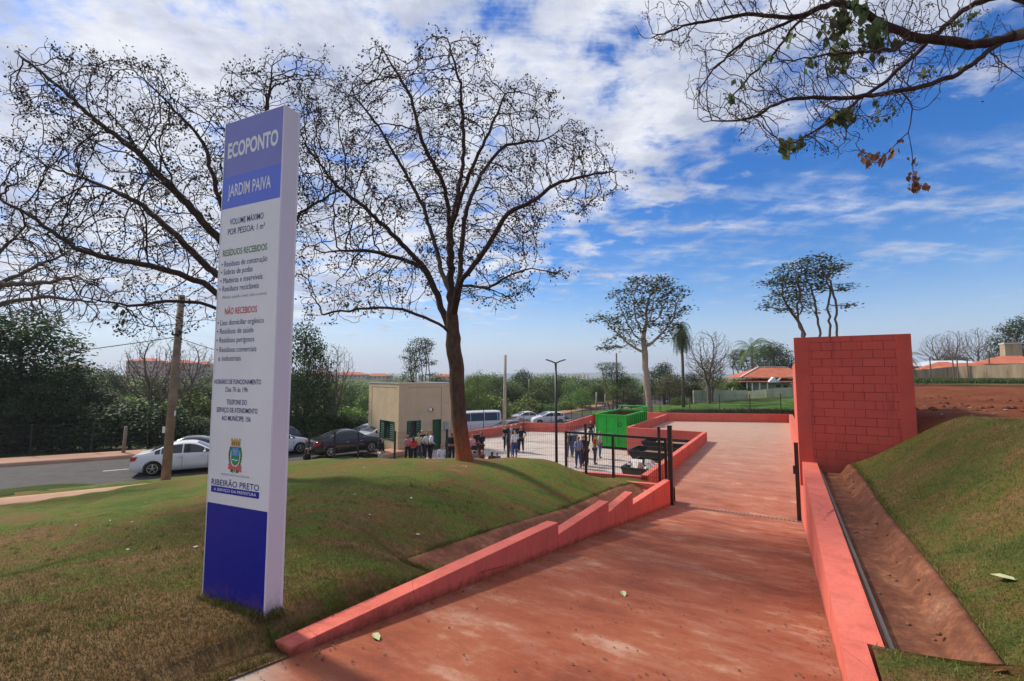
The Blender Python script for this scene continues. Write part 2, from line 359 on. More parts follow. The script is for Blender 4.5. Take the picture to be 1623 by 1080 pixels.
M_TWIG = varied('thin grey twig', (0.14, 0.11, 0.095), 0.3, 2)
M_POD = varied('dry seed pods', (0.045, 0.024, 0.020), 0.4, 5, 0.8)
def mat_leaf(name, c1, c2, sc=0.5, trans=0.25):
    m = Mat(name, 0.6, 0.3); n = m.noise(sc, 5, 0.7); n2 = m.noise(sc*9, 2, 0.6)
    oi = m.N('ShaderNodeObjectInfo')
    c = m.ramp(m.math('ADD', m.math('MULTIPLY', n, 0.6), m.math('MULTIPLY', n2, 0.4)), [(0.35, c1), (0.65, c2)])
    hs = m.N('ShaderNodeHueSaturation'); m.L(c, hs.inputs['Color'])
    v = m.math('ADD', m.math('MULTIPLY', oi.outputs['Random'], 0.6), 0.7); m.L(v, hs.inputs['Value'])
    h = m.math('ADD', m.math('MULTIPLY', oi.outputs['Random'], 0.05), 0.475); m.L(h, hs.inputs['Hue'])
    c = hs.outputs[0]; m.color(c)
    tr = m.N('ShaderNodeBsdfTranslucent'); m.L(c, tr.inputs[0]); ms = m.N('ShaderNodeMixShader'); ms.inputs[0].default_value = trans
    m.L(m.b.outputs[0], ms.inputs[1]); m.L(tr.outputs[0], ms.inputs[2]); out = m.nt.nodes['Material Output']; m.L(ms.outputs[0], out.inputs['Surface'])
    return m.m
M_LEAF = mat_leaf('green leaves', (0.055, 0.105, 0.02), (0.17, 0.25, 0.045))
M_LEAFD = mat_leaf('dark green leaves', (0.018, 0.034, 0.012), (0.075, 0.12, 0.028))
M_LEAFB = mat_leaf('bright green leaves', (0.09, 0.16, 0.02), (0.20, 0.27, 0.05))
M_LEAFO = mat_leaf('olive brown leaves', (0.07, 0.06, 0.03), (0.15, 0.12, 0.06))
M_LEAFM = mat_leaf('mid green leaves', (0.035, 0.07, 0.018), (0.13, 0.20, 0.045))
M_DRYLEAF = mat_leaf('dry brown leaves', (0.16, 0.07, 0.035), (0.30, 0.15, 0.08), 3)
M_BIGLEAF = mat_leaf('hanging green leaves', (0.05, 0.08, 0.02), (0.11, 0.15, 0.045), 2, 0.3)
M_BLADE = mat_leaf('grass blades', (0.10, 0.095, 0.03), (0.25, 0.165, 0.07), 1.1, 0.2)
M_BLADEG = mat_leaf('green grass blades', (0.075, 0.105, 0.02), (0.19, 0.19, 0.045), 0.9, 0.2)
M_BLACK = varied('black painted steel', (0.016, 0.016, 0.017), 0.2, 4, 0.45, 0.5)
M_WOOD = varied('weathered pole', (0.24, 0.18, 0.13), 0.35, 2.5, 0.9, 0.2, bump=0.5, bscale=20)
M_CPOLE = varied('concrete pole', (0.36, 0.31, 0.25), 0.25, 1.5, 0.9, 0.2, bump=0.3)
M_WHITE = varied('white sheet', (0.74, 0.73, 0.76), 0.06, 1.2, 0.45, 0.4)
M_TYRE = varied('tyre rubber', (0.018, 0.018, 0.018), 0.2, 8, 0.85)
M_RIM = varied('alloy rim', (0.55, 0.56, 0.58), 0.1, 8, 0.35, 0.5, 0.7)
M_GLASSC = Mat('dark car glass', 0.06, 0.6).color((0.02, 0.025, 0.03)).m
M_TAIL = Mat('red tail lamp', 0.15, 0.6).color((0.45, 0.012, 0.015)).m
M_HEADL = Mat('clear head lamp', 0.1, 0.6).color((0.6, 0.6, 0.62)).m
def paint(name, c, rough=0.28, metal=0.0):
    m = Mat(name, rough, 0.5, metal); n = m.noise(4, 4, 0.6); m.color(m.ramp(n, [(0.3, tuple(x*0.93 for x in c)), (0.7, c)]))
    m.b.inputs['Coat Weight'].default_value = 0.5; m.b.inputs['Coat Roughness'].default_value = 0.08; return m.m
# ------------------------------------------------------------------ terrain
class TPS:
    def __init__(s, pts, lam=0.02):
        p = np.array(pts, float); s.c = p[:, :2]; n = len(p)
        K = s.phi(np.linalg.norm(s.c[:, None]-s.c[None], axis=2)) + lam*np.eye(n)
        P = np.hstack([np.ones((n, 1)), s.c]); Am = np.block([[K, P], [P.T, np.zeros((3, 3))]])
        s.w = np.linalg.solve(Am, np.concatenate([p[:, 2], np.zeros(3)]))
    def phi(s, r): return r*r*np.log(r+1e-9)
    def __call__(s, x, y):
        x = np.asarray(x, float); y = np.asarray(y, float); q = np.stack([x.ravel(), y.ravel()], 1); out = np.empty(len(q))
        for i in range(0, len(q), 20000):
            c = q[i:i+20000]; out[i:i+20000] = s.phi(np.linalg.norm(c[:, None]-s.c[None], axis=2)) @ s.w[:-3] + s.w[-3] + c @ s.w[-2:]
        return out.reshape(x.shape)
def rampz(u): return -3.95 + 0.155*(14.8-u) if u > -2 else -3.95+0.155*16.8
def rimz(u): return np.interp(u, [2, 4.3, 6.5, 9, 12, 14], [-2.05, -2.27, -2.5, -2.82, -3.05, -3.3])
lawn_pts = []
def lp(px, py, Y):
    p = W(px, py, Y); lawn_pts.append((p[0], p[1], p[2]))
for u in (-3, 0, 2.1, 3.3): lawn_pts.append((*UV(u, -3.3)[:2], -1.98 if u > 1 else -1.9)); lawn_pts.append((*UV(u, -4.2)[:2], -1.94 if u > 1 else -1.92))
for u in (4.3, 6.5, 9, 11, 12.4): lawn_pts.append((*UV(u, -4.02)[:2], float(rimz(u))))
lawn_pts += [(*UV(13.9, -5.6)[:2], -3.3), (*UV(15.0, -5.2)[:2], -3.45), (*UV(15.0, -3.4)[:2], -3.45), (-1.86, 3.6, -1.83), (-2.55, 3.9, -1.85), (-2.2, 3.0, -1.84), (-1.2, 4.2, -1.93), (-3.2, 3.6, -1.86), (-2.0, 5.0, -1.91), (-3.2, 5.2, -1.98), (-4, 2, -1.88), (-8, 0, -2.1), (-6, 4, -2.15)]
for px, py, Y in [(850, 729, 12.4), (905, 744, 12.4), (790, 728.5, 12.3), (735, 730, 12), (660, 729, 12.2), (560, 729.5, 12.6), (470, 731, 13), (330, 752, 17), (600, 820, 6.6), (700, 790, 8.3), (500, 830, 6.2), (500, 770, 9.0), (300, 800, 9.5), (200, 850, 7.4), (200, 785, 12.0), (330, 765, 13), (100, 805, 11.5), (0, 850, 8.6), (0, 900, 6.6), (0, 805, 14), (950, 772, 12.2)]: lp(px, py, Y)
FL = [(4.9, 15.0), (2.5, 15.9), (-.14, 17.9), (-2.9, 20.5), (-5.9, 23.2), (-9.6, 25.6), (-13.5, 25.5)]
FLZ = [-3.5, -3.75, -4.2, -4.7, -5.0, -4.95, -4.9]
lawn_pts += [(x, y, z) for (x, y), z in zip(FL, FLZ)]
lawn_pts += [(-19.7, 17.5, -4.62), (-16.3, 19.5, -4.75), (-12.5, 21.5, -4.8), (-25, 14.5, -4.5), (-30, 12, -4.4), (-20, 8, -3.7), (-22, 2, -3.0)]
road_c = [(-48, 2.5, -4.5), (-36, 9.5, -4.6), (-24, 19.6, -4.75), (-18.9, 24.2, -4.85), (-12.8, 28.9, -4.9), (-9.5, 33.5, -5.0), (-11.0, 33.2, -5.05)]
road_c = [(-50, 6.5, -4.6), (-38, 13.1, -4.7), (-26.5, 19.0, -4.78), (-19.2, 23.5, -4.85), (-13.8, 28.5, -4.95), (-10.8, 34.5, -5.2), (-6.5, 41.5, -5.6), (0, 49, -5.7), (7, 56, -5.6), (15, 66, -5.2), (26, 84, -4.6), (45, 120, -4)]
def resample(P, step):
    P = np.array(P, float)
    for _ in range(3):     # Chaikin smoothing
        Q = np.empty((2*len(P)-2, P.shape[1])); Q[0::2] = .75*P[:-1]+.25*P[1:]; Q[1::2] = .25*P[:-1]+.75*P[1:]; P = np.vstack([P[:1], Q, P[-1:]])
    d = np.concatenate([[0], np.cumsum(np.linalg.norm(np.diff(P[:, :2], axis=0), axis=1))]); t = np.arange(0, d[-1], step)
    return np.stack([np.interp(t, d, P[:, k]) for k in range(P.shape[1])], 1)
RC = resample(road_c, 1.0)
tn = np.gradient(RC[:, :2], axis=0); tn /= np.linalg.norm(tn, axis=1)[:, None]; RN = np.stack([-tn[:, 1], tn[:, 0]], 1)   # left normal = far side
gpts = list(lawn_pts); gpts = [g_ for g_ in gpts]
for i in range(0, len(RC), 5):
    for w in (-5.5, 0, 5.5): gpts.append((RC[i, 0]+RN[i, 0]*w, RC[i, 1]+RN[i, 1]*w, RC[i, 2]))
for (x, y, z) in [(-60, 30, -5), (-40, 40, -6), (-20, 45, -7), (-60, 80, -8), (-20, 80, -8), (0, 80, -8), (-80, -20, -3), (-20, -20, -1.5), (20, -20, -1.2), (60, -20, -1),
                  (12, 20, -4.6), (8, 30, -5.6), (20, 30, -4.6), (24, 44, -4.3), (16, 46, -4.4), (30, 62, -3.3), (22, 58, -3.9), (38, 62, -2.6), (46, 70, -2.2), (20, 95, -5), (50, 100, -3), (80, 100, -1), (60, 60, -1.0), (90, 30, -.8), (110, 70, -.8), (12, 56, -4.9)]:
    gpts.append((x, y, z))
H_raw = TPS(gpts, 0.3); HL = TPS(lawn_pts, 0.01)
def seg_side(x, y, poly):   # >0 beyond the fence polyline (away from the camera)
    x = np.asarray(x, float); y = np.asarray(y, float); best = np.full(x.shape, 1e9); side = np.zeros(x.shape)
    for (ax, ay), (bx, by) in zip(poly[:-1], poly[1:]):
        dx, dy = bx-ax, by-ay; t = np.clip(((x-ax)*dx+(y-ay)*dy)/(dx*dx+dy*dy), 0, 1)
        d = np.hypot(x-ax-t*dx, y-ay-t*dy); s = np.sign(dx*(y-ay)-dy*(x-ax)); m = d < best; best = np.where(m, d, best); side = np.where(m, -s*d, side)
    return side
def lawn_height(x, y):
    z = HL(x, y); s = seg_side(x, y, FL)
    n = 0.02*np.sin(x*2.1+1.3*np.sin(y*1.7))*np.cos(y*1.9+x*.7) + 0.015*np.sin(x*5.3+y*4.1)
    z = z + n
    u, v = touv(np.asarray(x, float), np.asarray(y, float))
    ks = np.clip(1.0-(np.hypot(x+2.12, y-3.75)-.42)/1.5, 0, 1); ks = ks*ks*(3-2*ks); z = z*(1-ks)-1.785*ks
    far_ = np.clip((-v-11)/5, 0, 1); rd = np.full(z.shape, 99.); zr = np.zeros(z.shape)
    for q in RC[::2]:
        d = np.hypot(x-q[0], y-q[1]); mm = d < rd; rd = np.where(mm, d, rd); zr = np.where(mm, q[2], zr)
    k = np.clip((8.6-rd)/2.2, 0, 1)*far_; z = z*(1-k)+(zr+.06)*k
    zw = np.where(u < 2.0, -3.95+0.155*(14.8-np.maximum(u, -2))+.012, np.interp(u, [2.0, 4.25], [-1.965, -2.12])); k = np.clip((v+3.40)/.14, 0, 1)*(u < 4.3); z = z*(1-k)+zw*k
    return np.where((s > 0.12) & (x > -12.8), np.minimum(z, -5.6), z)
# the big ground sheet, polar grid out to the horizon
def ground_height(x, y):
    r = np.hypot(x, y); near = H_raw(x, y)
    az = np.degrees(np.arctan2(x, y))
    far = -9 + 9*np.clip((r-150)/300, 0, 1)*np.clip((-az-2)/18, 0, 1) + 6*np.clip((r-60)/200, 0, 1)*np.clip((az-25)/25, 0, 1) - 14*np.clip((r-250)/500, 0, 1)*np.clip(1-abs(az-5)/22, 0, 1)
    t = np.clip((r-85)/70, 0, 1); t = t*t*(3-2*t)
    z = near*(1-t)+far*t
    u, v = touv(x, y)
    low = (u > -8) & (u < 45.5) & (v > -4.6) & (v < 3.4)
    low |= (v > -16) & (u > 16.2) & (u < 45.5) & (v < 1) & (seg_side(x, y, [(8.7, 49), (4.8, 42), (1, 43), (-1.7, 39), (-6.8, 35.5)]) < 1.5)
    lawnarea = (u > -6) & (v < -3) & (v > -26) & (seg_side(x, y, FL) < .6) & ((-.466*(x+17.5)+.885*(y-20.6)) < -1.0)
    z = np.where(lawnarea, z-0.35, z); z = np.where(low, np.minimum(z-1.2, -6.4), z)
    rt = (v > 0.5) & (u > -6) & (u < 58) & (v < 60) & (r < 75)
    return np.where(rt, np.minimum(z, -1.6)-0.5, z)
rr = np.concatenate([np.linspace(0.5, 60, 110), 60*1.055**np.arange(1, 92)]); aa = np.radians(np.linspace(-180, 180, 361))
rg, ag = np.meshgrid(rr, aa, indexing='ij'); gx, gy = rg*np.sin(ag), rg*np.cos(ag)
gz = ground_height(gx, gy)
tag(np_mesh('ground', np.stack([gx.ravel(), gy.ravel(), gz.ravel()], 1), grid_faces(*gx.shape)[:, ::-1], M_GROUND, smooth=True), kind='structure')
# far ridge on the horizon
def ridge():
    az = np.linspace(-75, 75, 400); vs = []; 
    for k, (d, hh) in enumerate([(2600, -60), (2900, .55), (3400, .9), (4200, -60)]):
        for a in az:
            h = hh if hh < 0 else hh*(14+9*math.sin(a*.21)+5*math.sin(a*.53+1)+2*math.sin(a*1.7)) 
            vs.append((d*math.sin(R(a)), d*math.cos(R(a)), h))
    m = varied('far hillside', (0.10, 0.14, 0.12), 0.4, 0.004, 1, 0.05)
    tag(np_mesh('hills', vs, grid_faces(4, 400), m, smooth=True), kind='structure')
ridge()
# lawn
us = np.concatenate([np.arange(-6, 2.0, .15), [2.088, 2.092, 2.2, 2.35, 2.5, 2.65, 2.8], np.arange(2.95, 3.9, .15), [4.0, 4.1, 4.2, 4.249, 4.251], np.arange(4.35, 13.85, .12), [13.88, 13.92], np.arange(14.05, 22, .15)])
off = np.concatenate([np.arange(0, 3, .1), np.arange(3, 10, .18), np.arange(10, 30, .35)])
LX = []; LY = []
for u in us:
    vb = -3.06 if u < 2.09 else -3.245 if u < 4.25 else (-4.0 if u < 13.9 else -3.1)
    p = np.array([UV(u, vb-o)[:2] for o in off]); LX.append(p[:, 0]); LY.append(p[:, 1])
LX = np.array(LX); LY = np.array(LY); LZ = lawn_height(LX, LY)
tag(np_mesh('lawn', np.stack([LX.ravel(), LY.ravel(), LZ.ravel()], 1), grid_faces(*LX.shape), M_TURF, smooth=True), kind='structure')
# short grass blades near the camera
def blades(name, xs, ys, zs, h, w, mat, kind='stuff', lab=None):
    n = len(xs); a = rng.uniform(0, 2*math.pi, n); hh = h*rng.uniform(.5, 1.3, n); lean = rng.normal(0, .5, (n, 2))*hh[:, None]
    dx = np.cos(a)*w/2; dy = np.sin(a)*w/2
    b0 = np.stack([xs-dx, ys-dy, zs-.004], 1); b1 = np.stack([xs+dx, ys+dy, zs-.004], 1); tp = np.stack([xs+lean[:, 0], ys+lean[:, 1], zs+hh], 1)
    V_ = np.stack([b0, b1, tp], 1).reshape(-1, 3); return tag(np_mesh(name, V_, np.arange(3*n).reshape(-1, 3), mat), lab, 'grass', kind=kind)
def scatter_lawn(n, seed, ulo, uhi):
    g = np.random.default_rng(seed); d = 1.6*(9.5/1.6)**g.uniform(0, 1, n); az = g.uniform(R(-52), R(35), n)
    x = d*np.sin(az)/np.maximum(np.cos(az), .5); y = d.copy()
    u, v = touv(x, y); vb = np.where(u < 2.1, -3.08, np.where(u < 4.25, -3.28, -4.05)); ok = (v < vb) & (u > -5)
    sx_ = (x+2.51)*.916-(y-3.84)*.402; sy_ = (x+2.51)*.402+(y-3.84)*.916; ok &= ~((sx_ > -.01) & (sx_ < .73) & (sy_ > -.01) & (sy_ < .17))
    pat = np.sin(x*1.3+.7*np.sin(y*1.1))+np.sin(y*1.7+x*.4)
    return x[ok], y[ok], pat[ok]
x, y, pt = scatter_lawn(330000, 3, 0, 1); z = lawn_height(x, y)
mk = rng.uniform(-1.6, 1.6, len(x)) < pt-.2+np.clip((y-4.5)*.4, -.9, .9)
blades('lawn_grass', x[mk], y[mk], z[mk], .026, .006, M_BLADEG, lab='short green turf growing on the lawn around the sign')
blades('dry_grass', x[~mk], y[~mk], z[~mk], .022, .006, M_BLADE, lab='dry brownish turf patches on the lawn')

def edge_tufts():
    g = np.random.default_rng(44); X = []; Y = []
    def along(P, n, sp):
        P = np.array(P); d = np.concatenate([[0], np.cumsum(np.hypot(*np.diff(P[:, :2], axis=0).T))]); c = g.uniform(0, d[-1], n//14); t = (c[:, None]+g.normal(0, .03, (len(c), 14))).ravel()
        X.append(np.interp(t, d, P[:, 0])+g.normal(0, sp, len(t))); Y.append(np.interp(t, d, P[:, 1])+g.normal(0, sp, len(t)))
    along([UV(u, -3.29) for u in np.arange(2.1, 4.3, .2)], 1800, .012); along([UV(u, -4.06) for u in np.arange(4.3, 13.9, .3)], 6500, .03); along([UV(u, -3.10) for u in np.arange(-1, 2.1, .2)], 1600, .015)
    along([(-2.53, 3.80, 0), (-1.86, 3.50, 0), (-1.74, 3.66, 0)], 700, .012); along([UV(4.22, v) for v in (-3.3, -3.6, -3.9, -4.05)], 700, .02)
    X_ = np.concatenate(X); Y_ = np.concatenate(Y); blades('edge_tufts', X_, Y_, lawn_height(X_, Y_), .05, .007, M_BLADEG, lab='longer grass tufts along the edges of the lawn')
    n = 5000; d = 2.2+g.uniform(0, 1, n//16)*7; az = g.uniform(R(-50), R(15), n//16); x = (d*np.tan(az))[:, None]+g.normal(0, .02, (n//16, 16)); y = d[:, None]+g.normal(0, .02, (n//16, 16)); x = x.ravel(); y = y.ravel()
    u, v = touv(x, y); ok = (v < -4.1) & ~((x > -2.8) & (x < -1.6) & (y > 3.4) & (y < 4.1)); blades('weed_tufts', x[ok], y[ok], lawn_height(x[ok], y[ok]), .045, .008, M_BLADE, lab='scattered dry weed tufts standing up from the lawn')
edge_tufts()

# ------------------------------------------------------------------ ramp, walls, plateau
ramp = MB()
pr = []
for u in np.concatenate([np.arange(-6, 14.8, .4), [14.8]]):
    zz = rampz(u)
    for v in np.linspace(-3.08, .34, 12): pr.append(UV(u, v, zz))
tag(np_mesh('ramp', pr, grid_faces(len(pr)//12, 12)[:, ::-1], M_RAMP, smooth=True), kind='structure')
PZ = -4.0
M_PLAT = M_RAMP
g = MB(); PL = [UV(14.98, -4.1), UV(14.98, .4), UV(45.6, .5), UV(41.2, -8.9), UV(29.95, -8.9), UV(29.95, -4.1)]
g.prism([p[:2] for p in PL], -4.6, PZ); tag(g.build('plateau', M_PLAT), kind='structure')
g = MB(); g.prism([UV(14.8, -3.1)[:2], UV(14.8, .34)[:2], UV(14.98, .36)[:2], UV(14.98, -3.1)[:2]], -4.4, -3.962)
for i in range(26): pass
tag(g.build('threshold', M_GREYC), kind='structure')
g = MB()
for i in range(34):
    v = -3.0+i*.1; g.box(UV(14.89, v, -3.957), (.06, .09, .012), rz=-A0)
t_ = g.build('drain_grate', varied('rusty grate', (.20, .13, .10), .3, 8)); tag(t_, 'narrow drain grate crossing the ramp at the gate', 'drain')

def wall_uv(mb, u0, u1, v0, v1, zb, zt0, zt1):
    """a wall strip along u with a sloping top"""
    zb0, zb1 = zb if isinstance(zb, tuple) else (zb, zb)
    vs = [UV(u0, v0, zb0), UV(u0, v1, zb0), UV(u1, v1, zb1), UV(u1, v0, zb1), UV(u0, v0, zt0), UV(u0, v1, zt0), UV(u1, v1, zt1), UV(u1, v0, zt1)]
    return mb.add(vs, [(0,3,2,1),(4,5,6,7)[::-1][::-1],(0,1,5,4),(1,2,6,5),(2,3,7,6),(3,0,4,7)])
def fixn(me):
    bm = bmesh.new(); bm.from_mesh(me); bmesh.ops.recalc_face_normals(bm, faces=bm.faces); bm.to_mesh(me); bm.free()
def sawtooth():
    # one continuous wall, profile along u
    prof = [(2.09, -1.92), (6.55, -2.26), (6.552, -2.44), (8.9, -2.49), (8.902, -2.70), (10.57, -2.67), (10.572, -2.95), (14.62, -3.17)]
    g = MB(); n = len(prof); vi, vo = -3.06, -3.25
    top = [UV(u, vi, z) for u, z in prof]+[UV(u, vo, z) for u, z in prof]; bot = [UV(u, vi, z) for u, z in [(u, min(rampz(u)-.3, z-.4)) for u, z in prof]]+[UV(u, vo, z) for u, z in [(u, min(rampz(u)-.3, z-.4)) for u, z in prof]]
    vs = top+bot; f = []
    for i in range(n-1):
        f += [(i, i+1, n+i+1, n+i), (i, 2*n+i, 2*n+i+1, i+1), (n+i, n+i+1, 3*n+i+1, 3*n+i), (2*n+i, 3*n+i, 3*n+i+1, 2*n+i+1)]
    f += [(0, n, 3*n, 2*n), (n-1, 3*n-1, 4*n-1, 2*n-1)]
    g.add(vs, f); me = g.mesh('ramp_wall'); fixn(me)
    bm = bmesh.new(); bm.from_mesh(me); es = [e for e in bm.edges if len(e.link_faces) == 2 and e.calc_face_angle(0) > .6]
    bmesh.ops.bevel(bm, geom=es, offset=.008, segments=2, affect='EDGES', clamp_overlap=True); bm.to_mesh(me); bm.free()
    return tag(link_mesh('ramp_wall', me, M_RAMPWALL), 'red painted low wall with sawtooth stepped top along the left side of the ramp', 'low wall')
sawtooth()
# left channel behind the sawtooth wall
def channel_left():
    vs = []; n = 0; U_ = np.arange(4.27, 13.91, .3)
    for u in U_:
        rz_ = rimz(u); w = min(1, (u-4.27)/1.6)
        prof = [(-3.252, rz_-.16*w), (-3.42, rz_-.22*w), (-3.55, rz_-.20*w), (-3.92, rz_+.0), (-4.03, rz_+.035), (-4.08, rz_-.12)]
        for v, z in prof: vs.append(UV(u, v, z))
    n = len(U_); o = np_mesh('drainage_channel', vs, grid_faces(n, 6)[:, ::-1], M_CHANNEL); fixn(o.data); tag(o, 'shallow mortar drainage channel behind the sawtooth wall left of the ramp', 'drain channel')
    g = MB(); a = UV(13.92, -3.26); b = UV(14.1, -3.26); c = UV(14.1, -5.7); d = UV(13.92, -5.7)
    g.prism([a[:2], b[:2], c[:2], d[:2]], -3.9, [-3.20, -3.20, -3.30, -3.30]); me = g.mesh('channel_end_wall'); fixn(me)
    tag(link_mesh('channel_end_wall', me, M_RED), 'short red wall closing the end of the channel below the sliding gate', 'low wall')
    g = MB(); g.prism([UV(13.55, -3.26)[:2], UV(13.915, -3.26)[:2], UV(13.915, -5.4)[:2], UV(13.55, -5.4)[:2]], -4.0, [-3.52, -3.38, -3.42, -3.6])
    tag(g.build('mortar_bank', M_GREYC if 0 else mat_concrete('pink mortar', (.36, .22, .17), (.46, .31, .25), 0, .5)), 'pinkish mortar slope under the short red end wall', 'mortar slope')
channel_left()
# right ramp wall
def right_wall():
    def strip(name, segs, label):
        g = MB()
        for (u0, u1, v0, v1, zb, z0, z1) in segs: wall_uv(g, u0, u1, v0, v1, zb, z0, z1)
        me = g.mesh(name); fixn(me); o = link_mesh(name, me, M_RAMPWALL); return tag(o, label, 'low wall')
    strip('ramp_wall', [(-5, 4.55, .30, .475, (-1.9, -2.7), -1.85, -2.06), (4.552, 12.9, .30, .585, (-2.7, -4.1), -2.06, -1.96), (12.902, 18.3, .30, .585, -4.3, -1.96, -2.25), (18.302, 45.3, .30, .585, -4.3, -2.25, -3.3)], 'long red low wall with flat light top along the right side of the ramp')
right_wall()
def block_wall():
    w = empty('block_wall', UV(12.45, .585, 0), -A0, 'tall red painted concrete block wall standing right of the ramp above the grassy bank', 'wall')
    def lb(nm, x0, x1, y0, y1, z0, z1, m, bev=.01):
        g = MB(); g.box(((x0+x1)/2, (y0+y1)/2, (z0+z1)/2), (x1-x0, y1-y0, z1-z0)); return g.build(nm, m, w, bevel=bev)
    lb('block_panel', -.056, 1.521, .004, .20, -2.5, .872, M_BLOCK, 0); M_PIL = mat_redwall('red painted pillar', (.58, .092, .066))
    lb('corner_pillar', -.335, -.057, .0, .24, -2.5, .872, M_PIL, .006)
    lb('corner_pillar', 1.522, 1.76, .0, .24, -2.5, .872, M_PIL, .006)
    lb('side_wall', 1.5, 1.74, .245, 3.5, -2.5, .62, M_RED)
block_wall()
g = MB(); wall_uv(g, 12.95, 21, .335, .56, -2.9, .44, .36); me = g.mesh('upper_wall'); fixn(me); tag(link_mesh('upper_wall', me, M_RED), 'narrow red wall running away behind the block wall along the plateau', 'wall')
# right channel + bank + dirt
def channel_right():
    vs = []; U_ = np.arange(4.3, 12.46, .25)
    for i, u in enumerate(U_):
        k = min(1, (u-4.3)/.5); zb = -2.05
        prof = [(.587, zb+.03), (.64, zb-.03), (.68, zb-.08), (.98, zb-.08), (1.0, zb-.07), (1.13, zb+.12), (1.19, zb+.15), (1.21, zb-.25)]
        for v, z in prof: vs.append(UV(u, v+0.02*math.sin(u*1.3)*(v > 1.02), z))
    o = np_mesh('drainage_channel', vs, grid_faces(len(U_), 8), M_CHANNEL); fixn(o.data); tag(o, 'wide soil stained mortar drainage channel beside the right ramp wall', 'drain channel')
    g = MB(); 
    for a, b in zip(U_[:-1], U_[1:]):
        wa = .02; wb = .02
        g.add([UV(a, .586, -2.03), UV(b, .586, -2.03), UV(b, .63+wb, -2.075), UV(a, .63+wa, -2.075)], [(0, 1, 2, 3)])
    me = g.mesh('mortar_joint'); fixn(me); j = link_mesh('mortar_joint', me, M_GREYC, o)
channel_right()
def bank_height(u, v):
    t = np.clip((v-1.17)/1.9, 0, 1); t = t*t*(3-2*t)*.45+t*.55
    z = -1.93+1.12*t
    nearz = np.interp(v, [.47, 1.3, 3, 6], [-2.02, -1.95, -1.45, -1.0]); k = np.clip((u-3.2)/1.6, 0, 1)
    z = nearz*(1-k)+z*k
    return z + .025*np.sin(u*2.3+v)*np.sin(v*3.1+u)*np.clip(v-1.3, 0, 1)
def bank():
    U_ = np.concatenate([np.arange(-4, 4.2, .2), [4.319, 4.321], np.arange(4.45, 12.4, .12), [12.44]]); vsx = []
    O = np.linspace(0, 1, 32)
    X = []; Y = []; Z = []
    for u in U_:
        vb = .478 if u < 4.32 else 1.185+0.02*math.sin(u*1.3)
        v = vb+O*(3.32-vb); X.append(u*UX+v*UY); Y.append(u*UY-v*UX); Z.append(bank_height(np.full_like(v, u), v))
    X, Y, Z = map(np.array, (X, Y, Z))
    tag(np_mesh('bank', np.stack([X.ravel(), Y.ravel(), Z.ravel()], 1), grid_faces(*X.shape)[:, ::-1], M_BANK, smooth=True), kind='structure')
    n = 160000; gg = np.random.default_rng(5); u = gg.uniform(-1, 12.4, n)**1.0; v = .5+gg.uniform(0, 4.2, n)
    vb = np.where(u < 4.32, .5, 1.20+.02*np.sin(u*1.3)); ok = v > vb; u, v = u[ok], v[ok]
    pat = np.sin(u*1.9+1.5*np.sin(v*1.3))+np.sin(v*2.6+u*.8)+.8*np.sin(u*4.1-v*3.3)+np.clip((v-2.3)*.7, -.6, 1.2)+.5*gg.normal(0, 1, len(u)); k_ = pat < .55
    for nm_, kk_, mt_, lb_ in (('bank_grass', k_, M_BLADEG, 'short turf covering the bank right of the ramp'), ('dry_bank_grass', ~k_, M_BLADE, 'dry yellowish turf patches on the bank right of the ramp')):
        uu_, vv_ = u[kk_], v[kk_]; blades(nm_, uu_*UX+vv_*UY, uu_*UY-vv_*UX, bank_height(uu_, vv_), .028, .007, mt_, lab=lb_)
    m_ = 1800; g4 = np.random.default_rng(71); ut = g4.uniform(4.4, 12.4, m_); vt = 1.21+.02*np.sin(ut*1.3)+np.abs(g4.normal(0, .035, m_)); blades('edge_tufts', ut*UX+vt*UY, ut*UY-vt*UX, bank_height(ut, vt)-.01, .055, .008, M_BLADEG, lab='longer grass tufts spilling over the edge of the right channel')
    # bare soil beyond the crest
    def dirt(name, U2, V2, zf, mat, lab=None):
        uu, vv = np.meshgrid(U2, V2, indexing='ij'); x = uu*UX+vv*UY; y = uu*UY-vv*UX
        tag(np_mesh(name, np.stack([x.ravel(), y.ravel(), zf(uu, vv).ravel()], 1), grid_faces(*uu.shape)[:, ::-1], mat, smooth=True), kind='structure')
    def zf(u, v):
        z = -.86 + .05*np.sin(u*.9+v)*np.sin(v*.8) + .03*np.sin(u*2.9)*np.sin(v*3.3+1)
        kk = np.clip((u-12.47)/2.2, 0, 1); bz = bank_height(np.full_like(v, 12.44), v); z = np.where(v < 3.6, np.minimum(z, bz*(1-kk)+z*kk), z)
        z = np.where((u < 12.46), np.where(v < 3.9, -1.1, z), z)
        return z + .9*np.clip((u-40)/25, 0, 1)*0
    dirt('soil', np.concatenate([[12.47], np.arange(12.7, 57, .5)]), np.concatenate([[.6, .9, 1.2, 1.6, 2.0], np.arange(2.3, 8, .3), np.arange(8, 85, 1.0)]), zf, M_DIRT)
    def zg(u, v): return zf(np.full_like(u, 13.0), v) - .12*np.clip((3.7-v)/.3, 0, 1) - np.clip((9-u)/14, 0, 1)*.5*0
    dirt('soil', np.concatenate([np.arange(-6, 12.3, .4), [12.46]]), np.concatenate([np.arange(3.1, 8, .3), np.arange(8, 85, 1.0)]), zg, M_DIRT)
bank()
